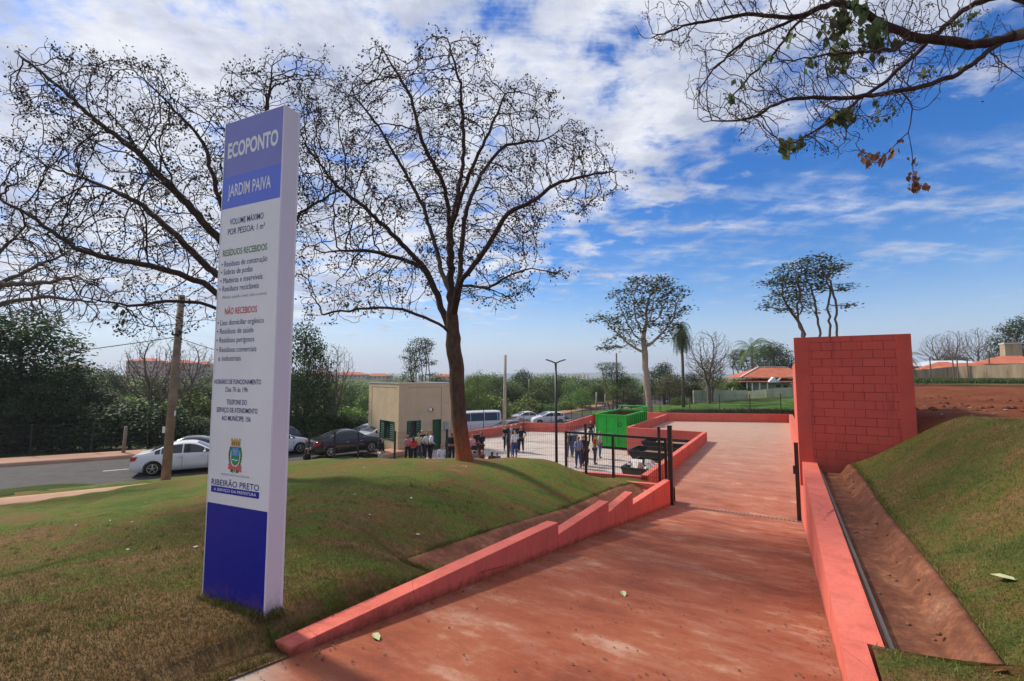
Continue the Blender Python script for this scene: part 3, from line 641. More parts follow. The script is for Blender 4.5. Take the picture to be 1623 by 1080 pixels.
# yard
YZ = -5.2
yard = [(4.45, 16.3), (2.6, 16.6), (.1, 18.3), (-2.6, 20.9), (-5.6, 23.6), (-9.3, 26.0), (-12.2, 28.8), (-11.5, 35), (-6.8, 35.5), (-1.7, 39), (1, 43), (4.8, 42), (8.7, 49), (12, 52), (24, 42), (20, 30)]
g = MB(); g.prism(yard, -6.2, YZ); tag(g.build('yard', M_YARD), kind='structure')
def kerb(name, pts, w, zb, zt, label, cat='low wall', mat=None):
    g = MB(); P = [Vector((p[0], p[1], 0)) for p in pts]; n = len(P); Lf = []; Rt = []
    for i in range(n):
        a = P[max(i-1, 0)]; b = P[min(i+1, n-1)]; d = (b-a).normalized(); nn = Vector((-d.y, d.x, 0))*w/2; Lf.append(P[i]+nn); Rt.append(P[i]-nn)
    zt = zt if isinstance(zt, (list, tuple)) else [zt]*n
    vs = []
    for i in range(n):
        for q, z in ((Lf[i], zb), (Rt[i], zb), (Rt[i], zt[i]), (Lf[i], zt[i])): vs.append((q.x, q.y, z))
    f = []
    for i in range(n-1):
        for k in range(4): f.append((4*i+k, 4*i+(k+1)%4, 4*i+4+(k+1)%4, 4*i+4+k))
    f += [(0, 1, 2, 3), (4*n-1, 4*n-2, 4*n-3, 4*n-4)]
    g.add(vs, f); me = g.mesh(name); fixn(me); return tag(link_mesh(name, me, mat or M_RED), label, cat)
kerb('retaining_wall', [UV(16.0, -4.1)[:2], UV(16.0, -6.9)[:2]], .2, -5.6, [-3.45, -3.55], 'low red retaining wall behind the sliding gate at the near side of the yard')
kerb('retaining_wall', [UV(15.9, -4.2)[:2], UV(29.8, -4.2)[:2]], .2, -5.6, [-3.4, -3.42], 'red parapet wall between the plateau and the sunken dumpster bay')
kerb('retaining_wall', [UV(29.9, -4.09)[:2], UV(29.9, -8.9)[:2]], .2, -5.6, -3.42, 'red retaining wall across the far end of the dumpster bay')
kerb('retaining_wall', [UV(30.003, -8.9)[:2], UV(41.3, -8.9)[:2]], .2, -5.6, -3.4, 'red retaining wall beside the green container')
kerb('parapet', [(14.0, 46.0) if 0 else UV(41.0, -15)[:2], UV(41.6, -8.8)[:2], UV(45.6, .45)[:2]], .22, -5.6, [-3.35, -3.3, -3.3], 'long red parapet across the far side of the plateau')
kerb('yard_kerb', [(-6.8, 35.5), (-1.7, 39), (1, 43), (4.8, 42), (8.7, 49), UV(45, -15.5)[:2]], .22, -6.0, [-4.75, -4.45, -4.40, -4.40, -4.2, -4.0], 'red kerb wall along the far side of the yard by the road')
# roads and paths
def ribbon(name, w0, w1, dz, mat, i0=0, i1=None, kind='structure', thick=0.0):
    i1 = i1 or len(RC); P = RC[i0:i1]; N_ = RN[i0:i1]; a = P[:, :2]+N_*w0; b = P[:, :2]+N_*w1; k = 5
    vs = []
    for i in range(len(P)):
        for t in np.linspace(0, 1, k): vs.append((*(a[i]*(1-t)+b[i]*t), P[i, 2]+dz))
        if thick: vs[-k] = vs[-k]; 
    if thick:
        vs2 = []; 
        for i in range(len(P)):
            row = vs[i*k:(i+1)*k]; vs2 += [(row[0][0], row[0][1], row[0][2]-thick)]+row+[(row[-1][0], row[-1][1], row[-1][2]-thick)]
        vs = vs2; k += 2
    o = np_mesh(name, vs, grid_faces(len(P), k), mat); fixn(o.data); return tag(o, kind=kind)
ribbon('road', -3.7, 3.7, 0.10, M_ASPH)
ribbon('pavement', 3.85, 6.2, 0.26, M_PATH, thick=.3)
ribbon('footpath', -6.3, -4.8, 0.17, M_PATH, 0, 45, thick=.25)
ribbon('verge', -4.79, -3.86, 0.15, M_TURF, 0, 45, thick=.2)
ribbon('pavement', -5.6, -3.86, 0.22, mat_concrete('reddish pavers', (.42, .22, .15), (.52, .30, .22), 0, .4), 45, 60, thick=.3)
def dashes():
    g = MB(); i = 4
    while i < len(RC)-3:
        a = RC[i]; b = RC[i+2]; n1 = RN[i]*.06; n2 = RN[i+2]*.06
        g.add([(a[0]-n1[0], a[1]-n1[1], a[2]+.105), (a[0]+n1[0], a[1]+n1[1], a[2]+.105), (b[0]+n2[0], b[1]+n2[1], b[2]+.105), (b[0]-n2[0], b[1]-n2[1], b[2]+.105)], [(0, 1, 2, 3)]); i += 6
    me = g.mesh('road_markings'); fixn(me); tag(link_mesh('road_markings', me, varied('road paint', (.6, .6, .58), .2, 6)), kind='structure')
dashes()
# ------------------------------------------------------------------ totem sign
def sign():
    Lp = np.array((-2.51, 3.84)); th = math.atan2(-.29, .66); zb = -1.80; WD, TH, HT = .722, .155, 4.0
    s = empty('totem_sign', (Lp[0], Lp[1], zb), th, 'tall white and blue totem sign with printed lists standing on the lawn', 'sign')
    mw = M_WHITE; m_lower = varied('deep blue vinyl', (.016, .012, .32), .08, 2, .35, .4)
    m_top = varied('lilac blue vinyl', (.175, .185, .50), .06, 2, .4, .4); m_band = varied('mid blue vinyl', (.095, .155, .66), .06, 2, .4, .4)
    def dirty(name, c0, rough):
        q = Mat(name, rough, .4); c = q.ramp(q.noise(1.1, 5, .6), [(.3, tuple(x*.93 for x in c0)), (.7, c0)]); h = q.math('ADD', q.sep()[2], q.math('MULTIPLY', q.math('SUBTRACT', q.noise(9, 6, .8), .5), .5))
        mr = q.N('ShaderNodeMapRange'); q.L(h, mr.inputs[0]); mr.inputs[1].default_value = 0; mr.inputs[2].default_value = .14; mr.inputs[3].default_value = .4; mr.inputs[4].default_value = 0
        c = q.mix(mr.outputs[0], c, (.24, .12, .07)); c = q.mix(q.ramp(q.noise(3, 7, .8, q.mapping(scale=(1, 1, .1))), [(.55, 0.0), (.8, .25)]), c, tuple(x*.7 for x in c0)); q.color(c); return q.m
    m_side = dirty('white painted sheet side', (.70, .67, .70), .5); m_lower = dirty('deep blue vinyl', (.009, .014, .30), .35)
    g = MB(); g.box((WD/2, TH/2, HT/2-.1), (WD, TH, HT+.2)); g.build('body', m_side, s, bevel=.004)
    nrm = np.array((-math.sin(th), math.cos(th), 0.)); O = np.array((*Lp, zb)); ex = np.array((math.cos(th), math.sin(th), 0.))
    def sp(px, py):
        r = ray(px, py); p = r*(np.dot(O, nrm)/np.dot(r, nrm))-O; return float(p@ex), float(p[2])
    def h(px, py): return sp(px, py)[1]
    z0 = (h(325.3, 794.2)+h(423.4, 812))/2; z1 = (h(346.7, 335.9)+h(443, 312.4))/2; z2 = (h(350, 286)+h(446, 258))/2
    def panel(nm, a, b, m, y=-.004):
        g = MB(); g.box((WD/2, y+.0035, (a+b)/2), (WD-.012, .007, b-a)); return g.build(nm, m, s)
    panel('lower_panel', 0.0, z0, m_lower); panel('text_panel', z0, z1, mw); panel('name_band', z1, z2, m_band); panel('title_band', z2, HT-.006, m_top)
    g = MB(); g.box((.003, -.002, HT/2), (.006, .012, HT)); g.box((WD-.003, -.002, HT/2), (.006, .012, HT)); g.build('edge_trim', mw, s)
    g = MB()
    g.box((WD+.001, TH-.014, HT/2), (.004, .020, HT)); g.build('seam_strip', mw, s)
    def ink(nm, c): return Mat(nm, .5, .3).color(c).m
    navy = ink('navy lettering', (.02, .025, .16)); green = ink('green lettering', (.07, .20, .07)); red = ink('red lettering', (.55, .04, .035)); white = ink('white lettering', (.75, .75, .8)); grey = ink('grey lettering', (.3, .3, .36))
    def text(t, a, b, cap, m, bold=0.0, y=-.0055):
        (x0, h0), (x1, h1) = sp(*a), sp(*b); hb = (h0+h1)/2; mid = ((a[0]+b[0])/2, (a[1]+b[1])/2)
        ch = h(mid[0], mid[1]-cap)-h(*mid)
        cu = bpy.data.curves.new('lettering', 'FONT'); cu.body = t; cu.size = 1; cu.resolution_u = 3; cu.offset = bold; cu.extrude = 0
        to = bpy.data.objects.new('lettering', cu); COL.objects.link(to); dg = bpy.context.evaluated_depsgraph_get(); dg.update()
        me = bpy.data.meshes.new_from_object(to.evaluated_get(dg)); bpy.data.objects.remove(to); 
        co = np.empty(len(me.vertices)*3); me.vertices.foreach_get('co', co); co = co.reshape(-1, 3); xa, xb = co[:, 0].min(), co[:, 0].max()
        capu = 0.729 if any(c.isalpha() for c in t) else .729
        out = np.empty_like(co); out[:, 0] = x0+(co[:, 0]-xa)/(xb-xa)*(x1-x0); out[:, 1] = y; out[:, 2] = hb+co[:, 1]/capu*ch
        me.vertices.foreach_set('co', out.ravel()); me.name = 'lettering'; me.materials.clear()
        return link_mesh('lettering', me, m, s)
    text('ECOPONTO', (361.8, 252.4), (441.5, 228.5), 24, white, .035)
    text('JARDIM PAIVA', (361.8, 313.9), (430, 297), 20, white, .014)
    text('VOLUME MÁXIMO', (365, 356.7), (418.4, 347.3), 10, navy, .004)
    text('POR PESSOA: 1 m³', (361.8, 372.7), (420.3, 363), 10, navy, .004)
    text('RESÍDUOS RECEBIDOS', (353.9, 407), (424, 396.6), 10.5, green, .012)
    text('• Resíduos de construção', (352, 424), (424.4, 414.4), 9.5, navy)
    text('• Sobras de podas', (351, 436.5), (401, 430.7), 9.5, navy)
    text('• Madeiras e inservíveis', (350, 449.7), (416.8, 443), 9.5, navy)
    text('• Resíduos recicláveis', (348.6, 463.3), (411, 457), 9.5, navy)
    text('(Plástico, papelão, metal, vidro e outros)', (353, 474.3), (423.3, 466.8), 5, grey)
    text('NÃO RECEBIDOS', (357, 499), (408, 495), 10.5, red, .012)
    text('• Lixo domiciliar orgânico', (345.5, 516), (418.7, 512.3), 9, navy)
    text('• Resíduos de saúde', (344.8, 529.4), (402.4, 527.5), 9, navy)
    text('• Resíduos perigosos', (344, 543.4), (403.6, 541.9), 9, navy)
    text('• Resíduos comerciais', (344, 558.3), (407, 557.5), 9, navy)
    text('e industriais', (346.9, 571.8), (382.3, 572.6), 9, navy)
    text('HORÁRIO DE FUNCIONAMENTO', (340.7, 608.4), (414.5, 610), 8, navy, .012)
    text('Das 7h às 19h', (358.3, 620.7), (393.3, 622.3), 8, navy, .006)
    text('TELEFONE DO', (359.9, 641), (392, 641.9), 8, navy, .012)
    text('SERVIÇO DE ATENDIMENTO', (344, 653), (408.8, 656), 8, navy, .012)
    text('AO MUNÍCIPE: 156', (352, 666.3), (397.8, 668.7), 8, navy, .012)
    text('PREFEITURA DA CIDADE', (351, 753.5), (396, 758), 3.6, grey)
    text('RIBEIRÃO PRETO', (335.9, 768.4), (411.2, 777.5), 10, navy, .008)
    a = sp(335.9, 770); b = sp(411, 791.5); zc0 = (sp(335.9, 779)[1]+sp(411, 791)[1])/2; zc1 = (sp(335.9, 769.6)[1]+sp(411, 780)[1])/2
    g = MB(); g.box(((a[0]+b[0])/2, -.0050, (zc0+zc1)/2), (b[0]-a[0], .0025, zc1-zc0)); g.build('name_strip', ink('strip blue', (.015, .015, .30)), s)
    text('A SERVIÇO DA PREFEITURA', (340, 776.8), (407, 787), 4.8, white, .006, -.0070)
    # town crest, flat print
    cx, cz = sp(373.7, 722); k = (h(374, 692)-h(374, 750))/60.0     # metres per crest unit (60 units tall)
    def flat(nm, poly, m, y):
        g = MB(); n = len(poly); g.add([(cx+x*k, y, cz+z*k) for x, z in poly], [tuple(range(n))]); return g.build(nm, m, cr)
    cr = MB(); cr.add([(cx+x*k, -.0050, cz+z*k) for x, z in [(-10, 14), (10, 14), (10, -8), (6, -14), (0, -17), (-6, -14), (-10, -8)]], [tuple(range(7))]); cr = cr.build('crest', ink('crest black', (.03, .04, .05)), s)
    flat('shield', [(-9, 13), (9, 13), (9, -1), (-9, -1)], ink('crest blue', (.06, .30, .65)), -.0056)
    flat('shield', [(-9, -1.3), (9, -1.3), (9, -7.5), (5.5, -13), (0, -16), (-5.5, -13), (-9, -7.5)], ink('crest green', (.03, .28, .10)), -.0056)
    flat('shield', [(-8.6, -7), (-3, -6), (3, -7.5), (8.6, -6.3), (8.6, -7.6), (3, -9), (-3, -7.4), (-8.6, -8.4)], white, -.0062)
    gold = ink('crest gold', (.50, .33, .08)); brown = ink('crest brown', (.16, .07, .03))
    flat('crown', [(-11, 15), (11, 15), (12, 28), (8, 28), (7.6, 25), (4.5, 25), (4, 28.5), (1.5, 28.5), (1.2, 25.5), (-1.2, 25.5), (-1.5, 28.5), (-4, 28.5), (-4.5, 25), (-7.6, 25), (-8, 28), (-12, 28)], gold, -.0056)
    for x in (-8, -3, 3, 8): flat('crown', [(x-1, 17), (x+1, 17), (x+1, 22), (x-1, 22)], brown, -.0062)
    flat('emblem', [(-6, 8), (-2, 9.5), (0, 8.3), (2, 9.5), (6, 8), (2, 6), (1.2, 2), (0, 0), (-1.2, 2), (-2, 6)], gold, -.0062)
    lg = ink('crest leaf', (.02, .16, .06))
    for sx in (-1, 1):
        for i in range(7):
            z = 12-i*4.3; x = sx*(11.5+2.4*math.sin(i*.55)); flat('laurel', [(x-sx*1.5, z-3.4), (x+sx*3.2, z-1.2), (x+sx*2.0, z+2.6), (x-sx*1.0, z+1.5)], lg, -.0056-.0001*i)
        flat('laurel', [(sx*2, -20), (sx*9, -19), (sx*11, -27), (sx*5, -29)], lg, -.0054)
    rb = ink('crest ribbon', (.60, .12, .12))
    flat('ribbon', [(-17, -15), (-9, -14), (-4, -18), (4, -18), (9, -14), (17, -17), (16, -23), (18, -27), (11, -25), (5, -22.5), (1.5, -23), (4, -30), (0, -26), (-4, -30), (-1.5, -23), (-5, -22.5), (-11, -24), (-17, -23), (-15, -19)], rb, -.0066)
sign()

# ------------------------------------------------------------------ gate, fence, lamp, poles
def gate():
    a = UV(14.7, -3.2); L_ = 3.35
    gt = empty('sliding_gate', (a[0], a[1], -3.95), -A0+math.pi, 'black mesh sliding gate standing open to the left of the ramp', 'gate')
    g = MB(); zt = 1.98; zb = .08
    g.box((L_/2, 0, zt), (L_, .08, .07)); g.build('gate_rail', M_BLACK, gt); g = MB(); g.box((L_/2, 0, zb), (L_, .06, .06)); g.build('gate_rail', M_BLACK, gt)
    for x in (.0, L_*.50, L_): 
        g = MB(); g.box((x, 0, (zt+zb)/2), (.075, .07, zt-zb+.07)); g.build('gate_stile', M_BLACK, gt)
    g = MB()
    for i in range(int(L_/.062)): g.box((.05+i*.062, 0, (zt+zb)/2), (.006, .006, zt-zb))
    for j in range(10): g.box((L_/2, .006, zb+.1+j*.2), (L_, .006, .006))
    g.build('wire_mesh', M_BLACK, gt, )
    def post(p, zb, h, w, lab):
        e = empty('gate_post', (p[0], p[1], zb), -A0, lab, 'gate post')
        g = MB(); g.box((0, 0, h/2), (w, w, h)); g.build('post', M_BLACK, e, bevel=.006); g = MB(); g.box((0, 0, h+.006), (w+.012, w+.012, .012)); g.build('post_cap', M_BLACK, e)
        return e
    p = W(1064.5, 803, 14.1); post((p[0], p[1]), -4.05, 2.50, .125, 'thick black gate post at the end of the sawtooth wall')
    q = W(1267, 822, 12.75); e = post((q[0], q[1]), -3.95, 2.08, .10, 'black gate post fixed against the right ramp wall')
    g = MB(); g.box((-.07, 0, 1.35), (.05, .07, .22)); g.build('latch', M_BLACK, e)
gate()
def fence():
    pos = [UV(14.5, -3.35)[:2], (2.55, 15.95), (-.14, 18.0), (-2.9, 20.55), (-5.9, 23.25), (-8.3, 24.9), (-9.9, 25.75), (-11.4, 25.9)]
    zb = [-3.45, -3.75, -4.25, -4.8, -5.1, -5.0, -5.0, -5.0]; top = [676, 671, 677, 679, 682, 683, 683, 684]
    f = empty('mesh_fence', (pos[1][0], pos[1][1], zb[1]), 0, 'black welded mesh fence on slim posts running behind the grassy mound', 'fence')
    off = Vector((pos[1][0], pos[1][1], zb[1])); tops = []
    for (x, y), z, t in zip(pos, zb, top):
        zt = -(t-595)/721*y*1.0; tops.append(zt)
        g = MB(); g.box(Vector((x, y, (z-.3+zt)/2))-off, (.075, .075, zt-z+.3), rz=-A0); g.build('fence_post', M_BLACK, f)
    for i in range(1, len(pos)-1):
        a = Vector((*pos[i], 0)); b = Vector((*pos[i+1], 0)); n = int((b-a).length/.085); g = MB()
        for j in range(1, n):
            t = j/n; p = a.lerp(b, t); z0 = zb[i]*(1-t)+zb[i+1]*t+.05; z1 = min(tops[i], tops[i])*(1-t)+tops[i+1]*t-.06
            g.bar(Vector((p.x, p.y, z0))-off, Vector((p.x, p.y, z1))-off, .006)
        for j in range(9):
            q = j/8; z0 = (zb[i]+.1)*(1-q)+(tops[i]-.08)*q; z1 = (zb[i+1]+.1)*(1-q)+(tops[i+1]-.08)*q
            g.bar(Vector((a.x, a.y, z0))-off, Vector((b.x, b.y, z1))-off, .006)
        g.build('wire_mesh', M_BLACK, f)
fence()
def thin_fence(pts, zb, h, step, label, wire=True, r=.05):
    P = resample([(x, y, z) for (x, y), z in zip(pts, zb)], step); o0 = Vector(P[0])
    f = empty('wire_fence', tuple(P[0]), 0, label, 'fence')
    for p in P: g = MB(); g.box(Vector(p)+Vector((0, 0, h/2-.1))-o0, (r, r, h+.2)); g.build('fence_post', M_BLACK, f)
    if wire:
        g = MB()
        for a, b in zip(P[:-1], P[1:]):
            a = Vector(a)-o0; b = Vector(b)-o0; n = 10
            for k in range(7): z = .1+(h-.15)*k/6; g.bar(a+Vector((0, 0, z)), b+Vector((0, 0, z)), .008)
            for k in range(1, n*2): q = a.lerp(b, k/(n*2)); g.bar(q+Vector((0, 0, .1)), q+Vector((0, 0, h-.05)), .007)
        g.build('wire_mesh', M_BLACK, f)
thin_fence([(-6.6, 35.9), (-1.6, 39.4), (1, 43.4), (4.8, 42.4), (8.7, 49.3)], [-5.0]*5, 2.3, 2.6, 'black mesh fence above the red kerb between the yard and the road')
thin_fence([UV(41.3, -14.5)[:2], UV(42, -8.8)[:2], UV(45.9, .3)[:2]], [-4.2, -4.1, -4.0], 2.4, 2.5, 'thin black fence behind the far plateau parapet in front of the pale garden wall')
i0 = 8
thin_fence([(RC[i, 0]+RN[i, 0]*6.4, RC[i, 1]+RN[i, 1]*6.4) for i in range(6, 60, 6)], [-4.7, -4.7, -4.7, -4.75, -4.8, -4.9, -5.0, -5.2, -5.4], 2.0, 2.6, 'dark wire fence at the foot of the woods along the far pavement')
def lamp():
    p = W(882, 740, 18.2); zb = -4.9
    l = empty('street_lamp', (p[0], p[1], zb), 0, 'slim black street lamp with two flat lamp heads rising beside the sliding gate', 'street lamp')
    zt = -(575-595)/721*18.2-zb
    g = MB(); g.tube([(0, 0, 0), (0, 0, zt)], [.06, .045], 12); g.build('pole', M_BLACK, l, True)
    for sx in (-1, 1):
        g = MB(); g.bar((0, 0, zt-.02), (sx*.12, 0, zt+.02), .05); 
        g.add([(sx*.1, -.09, zt+.0), (sx*.1, .09, zt+.0), (sx*.40, .08, zt+.10), (sx*.40, -.08, zt+.10), (sx*.1, -.07, zt+.05), (sx*.1, .07, zt+.05), (sx*.38, .06, zt+.14), (sx*.38, -.06, zt+.14)], [(0, 1, 2, 3), (4, 7, 6, 5), (0, 4, 5, 1), (1, 5, 6, 2), (2, 6, 7, 3), (3, 7, 4, 0)])
        g.build('lamp_head', M_BLACK, l)
lamp()
def pole(name, pb, pt, Y, r0, r1, mat, label, cat='pole', yt=None):
    a = W(*pb, Y); b = W(*pt, yt or Y); e = empty(name, tuple(a), 0, label, cat); d = Vector(b)-Vector(a)
    g = MB(); g.tube([Vector((0, 0, -.5)), d*.5, d], [r0, (r0+r1)/2, r1], 12); g.build('shaft', mat, e, True); return e, d
up, d = pole('utility_pole', (263, 750), (288, 468), 20.6, .19, .13, M_WOOD, 'weathered wooden utility pole leaning slightly beside the white car', 'utility pole')
g = MB(); g.tube([d*.97+Vector((0, 0, 0)), d*.97+Vector((.06, 0, 0))], .1, 10); g.box(d*.77+Vector((0, -.12, 0)), (.3, .08, .08)); g.build('bracket', M_BLACK, up)
for sx in (-.17, .17):
    g = MB(); g.tube([d*.775+Vector((sx, -.12, -.05)), d*.775+Vector((sx, -.12, .12))], [.05, .035], 8); g.build('insulator', M_BLACK, up)
g = MB(); g.box(d*.33+Vector((.2, -.05, 0)), (.06, .02, .22)); g.box(d*.24+Vector((-.15, -.16, 0)), (.12, .02, .28)); g.build('number_plate', M_WHITE, up)
pole('marker_post', (194, 727), (200, 676), 27.5, .10, .08, M_WOOD, 'short weathered wooden post on the far pavement left of the white car', 'post')
pole('utility_pole', (799, 690), (801, 563), 37.5, .16, .11, M_CPOLE, 'pale concrete pole standing at the edge of the yard behind the police group')
pole('utility_pole', (978, 645), (977, 560), 62, .13, .10, M_GREYBARK, 'thin dark pole beyond the green container')
pole('utility_pole', (1022, 655), (1021, 600), 60, .10, .09, M_CPOLE, 'slim pale pole beside the pale tree trunk behind the plateau')
for px, b, t, Y in ((945, 650, 622, 66), (959, 645, 625, 72), (838, 622, 601, 95)):
    pole('marker_post', (px, b), (px+.5, t), Y, .12, .10, M_CPOLE, {945: 'short pale post in the scrub left of the green container', 959: 'second short pale post in the scrub left of the container', 838: 'distant pale post among the trees left of the street lamp'}[px], 'post')
def wire(name, pts, r, label):
    P = [Vector(p) for p in pts]; out = []
    for a, b in zip(P[:-1], P[1:]):
        for i in range(13):
            t = i/12; q = a.lerp(b, t); q.z -= .6*4*t*(1-t)*((b-a).length/25)**2*1.0; out.append(q)
    g = MB(); g.tube(out, r, 5); tag(g.build(name, M_GREYBARK, None, True), label, 'cable')
ptop = W(281, 535, 20.6)
wire('overhead_cable', [W(-120, 585, 17), ptop-np.array((0, .1, 0))], .018, 'pale overhead cable sagging to the wooden utility pole from the left')
wire('overhead_cable', [ptop-np.array((0, .1, 0)), W(420, 575, 30)], .016, 'overhead cable leading from the wooden pole behind the totem sign')

# ------------------------------------------------------------------ gatehouse
def gatehouse():
    M_BEIGE = varied('beige render', (.55, .43, .28), .10, 1.2, .9, .2, bump=.3, bscale=25); M_GREEN = varied('green painted steel', (.010, .085, .035), .15, 6, .5, .4)
    M_DARK = Mat('dark window opening', .3, .4).color((.012, .014, .014)).m; M_LINE = varied('brown conduit', (.20, .10, .06), .2, 4); M_SLAT = varied('pale green slat', (.16, .34, .26), .15, 6, .4, .5)
    D = 30.5; zb = -5.25; C = np.array((W(631, 700, D)[0], D)); rz = math.atan2(.66, .75); LR, LL = 4.38, 4.7; HT = (608.4-595)/721*-D-zb
    b = empty('gatehouse', (C[0], C[1], zb), rz, 'small flat roofed beige gatehouse with green shutters and green door', 'building')
    def bx(nm, x0, x1, y0, y1, z0, z1, m, par=b):
        g = MB(); g.box(((x0+x1)/2, (y0+y1)/2, (z0+z1)/2), (x1-x0, y1-y0, z1-z0)); return g.build(nm, m, par)
    # local x along the right face, local y along the left face (receding)
    def wallx(holes):      # front wall with openings: list of (x0,x1,z0,z1)
        xs = sorted({0, LR, *[h[0] for h in holes], *[h[1] for h in holes]}); zs = sorted({0, HT, *[h[2] for h in holes], *[h[3] for h in holes]})
        g = MB()
        for i in range(len(xs)-1):
            for j in range(len(zs)-1):
                cx, cz = (xs[i]+xs[i+1])/2, (zs[j]+zs[j+1])/2
                if any(h[0] < cx < h[1] and h[2] < cz < h[3] for h in holes): continue
                g.box((cx, .075, cz), (xs[i+1]-xs[i], .15, zs[j+1]-zs[j]))
        return g
    win = (.62, 1.68, 1.05, 2.17); dr = (2.62, 3.28, 0, 2.14)
    wallx([win, dr]).build('wall', M_BEIGE, b)
    def wally(holes):
        ys = sorted({.15, LL, *[h[0] for h in holes], *[h[1] for h in holes]}); zs = sorted({0, HT, *[h[2] for h in holes], *[h[3] for h in holes]}); g = MB()
        for i in range(len(ys)-1):
            for j in range(len(zs)-1):
                cx, cz = (ys[i]+ys[i+1])/2, (zs[j]+zs[j+1])/2
                if any(h[0] < cx < h[1] and h[2] < cz < h[3] for h in holes): continue
                g.box((.075, cx, cz), (.15, ys[i+1]-ys[i], zs[j+1]-zs[j]))
        return g
    wl = (.55, 2.75, .85, 2.12); wally([wl]).build('wall', M_BEIGE, b)
    g = MB(); g.box((LR-.075, LL/2+.075, HT/2), (.15, LL-.15, HT)); g.box((LR/2, LL-.075, HT/2), (LR-.3, .15, HT)); g.build('wall', M_BEIGE, b)
    bx('roof', .02, LR-.02, .02, LL-.02, HT-.2, HT-.12, M_GREYC); 
    g = MB(); g.box((LR/2, .06, HT+.02), (LR+.06, .2, .05)); g.box((.06, LL/2+.08, HT+.02), (.2, LL-.1, .05)); g.box((LR-.06, LL/2+.08, HT+.02), (.2, LL-.1, .05)); g.build('roof_flashing', varied('galvanised flashing', (.55, .55, .56), .1, 3, .4, .5, .3), b)
    # windows: dark interior pane, central dark gap and louvred shutters
    def window(u0, u1, z0, z1, side):
        def P(a, d, z): return (a, d, z) if side == 'x' else (d, a, z)
        def S(a, d, z): return (a, d, z) if side == 'x' else (d, a, z)
        g = MB(); g.box(P((u0+u1)/2, .10, (z0+z1)/2), S(u1-u0, .02, z1-z0)); w = g.build('window', M_DARK, b)
        g = MB(); t = .05
        for a in (u0+t/2, u1-t/2): g.box(P(a, .02, (z0+z1)/2), S(t, .10, z1-z0))
        for z in (z0+t/2, z1-t/2): g.box(P((u0+u1)/2, .02, z), S(u1-u0-2*t, .10, t))
        g.build('frame', M_GREEN, w); wd = (u1-u0)
        for a, c in ((u0+t, u0+t+wd*.27), (u1-t-wd*.27, u1-t)):
            g = MB(); n = 9
            for i in range(n):
                z = z0+t+(z1-z0-2*t)*(i+.5)/n
                if side == 'x': g.box(P((a+c)/2, .03, z), S(c-a, .07, .02), rx=R(-35))
                else: g.box(P((a+c)/2, .03, z), S(c-a, .07, .02), ry=R(35))
            g.build('louvre', M_SLAT, w)
            g = MB()
            for e in (a+.015, c-.015): g.box(P(e, .03, (z0+z1)/2), S(.03, .06, z1-z0-.1))
            g.build('shutter_frame', M_GREEN, w)
    window(*win, 'x'); window(*wl, 'y')
    g = MB(); g.box(((dr[0]+dr[1])/2, .06, dr[3]/2), (dr[1]-dr[0]-.08, .04, dr[3]-.05)); 
    for k in range(8): g.box(((dr[0]+dr[1])/2, .036, .15+k*.25), (dr[1]-dr[0]-.16, .012, .02))
    d_ = g.build('door', M_GREEN, b)
    g = MB(); g.box((dr[0]+.02, .0, dr[3]/2), (.04, .12, dr[3])); g.box((dr[1]-.02, .0, dr[3]/2), (.04, .12, dr[3])); g.box(((dr[0]+dr[1])/2, 0, dr[3]-.02), (dr[1]-dr[0]-.08, .12, .04)); g.build('door_frame', M_GREEN, d_)
    g = MB(); g.tube([(dr[0]+.1, .0, 1.0), (dr[0]+.1, .0, 1.12)], .015, 6); g.build('handle', M_RIM, d_)
    g = MB(); g.sphere((2.38, -.10, 2.84), .11, 12, 8); g.build('wall_light', M_WHITE, b, True)
    g = MB(); g.box((2.52, -.1, 2.85), (.12, .12, .16)); g.box((2.45, -.03, 2.80), (.06, .07, .05)); g.build('wall_light_bracket', M_BLACK, b)
    g = MB(); g.box((3.32, -.008, HT/2+.0), (.018, .012, HT-.5)); g.box((4.18, -.008, HT/2), (.018, .012, HT-.5)); g.box((1.95, -.008, HT-.26), (2.6, .012, .016)); g.box((3.75, -.008, HT-.22), (.45, .012, .016)); g.box((3.75, -.008, 2.95+.3), (.42, .012, .016)); g.box((-.008, 4.15, HT/2), (.012, .03, HT-.4)); g.box((-.008, 2.2, HT-.26), (.012, 3.6, .016)); g.build('expansion_joint', M_LINE, b)
    g = MB(); g.box((3.72, -.05, 1.62), (.34, .10, .62)); g.build('meter_box', varied('grey box', (.30, .32, .35), .1, 4), b)
    g = MB(); g.tube([(3.0, 2.8, HT-.2), (3.0, 2.8, HT+.75)], .07, 10); g.build('vent_pipe', M_WHITE, b, True)
gatehouse()
def leaning_gate():
    # dark open gate leaf and pillar in front of the gatehouse window
    pass
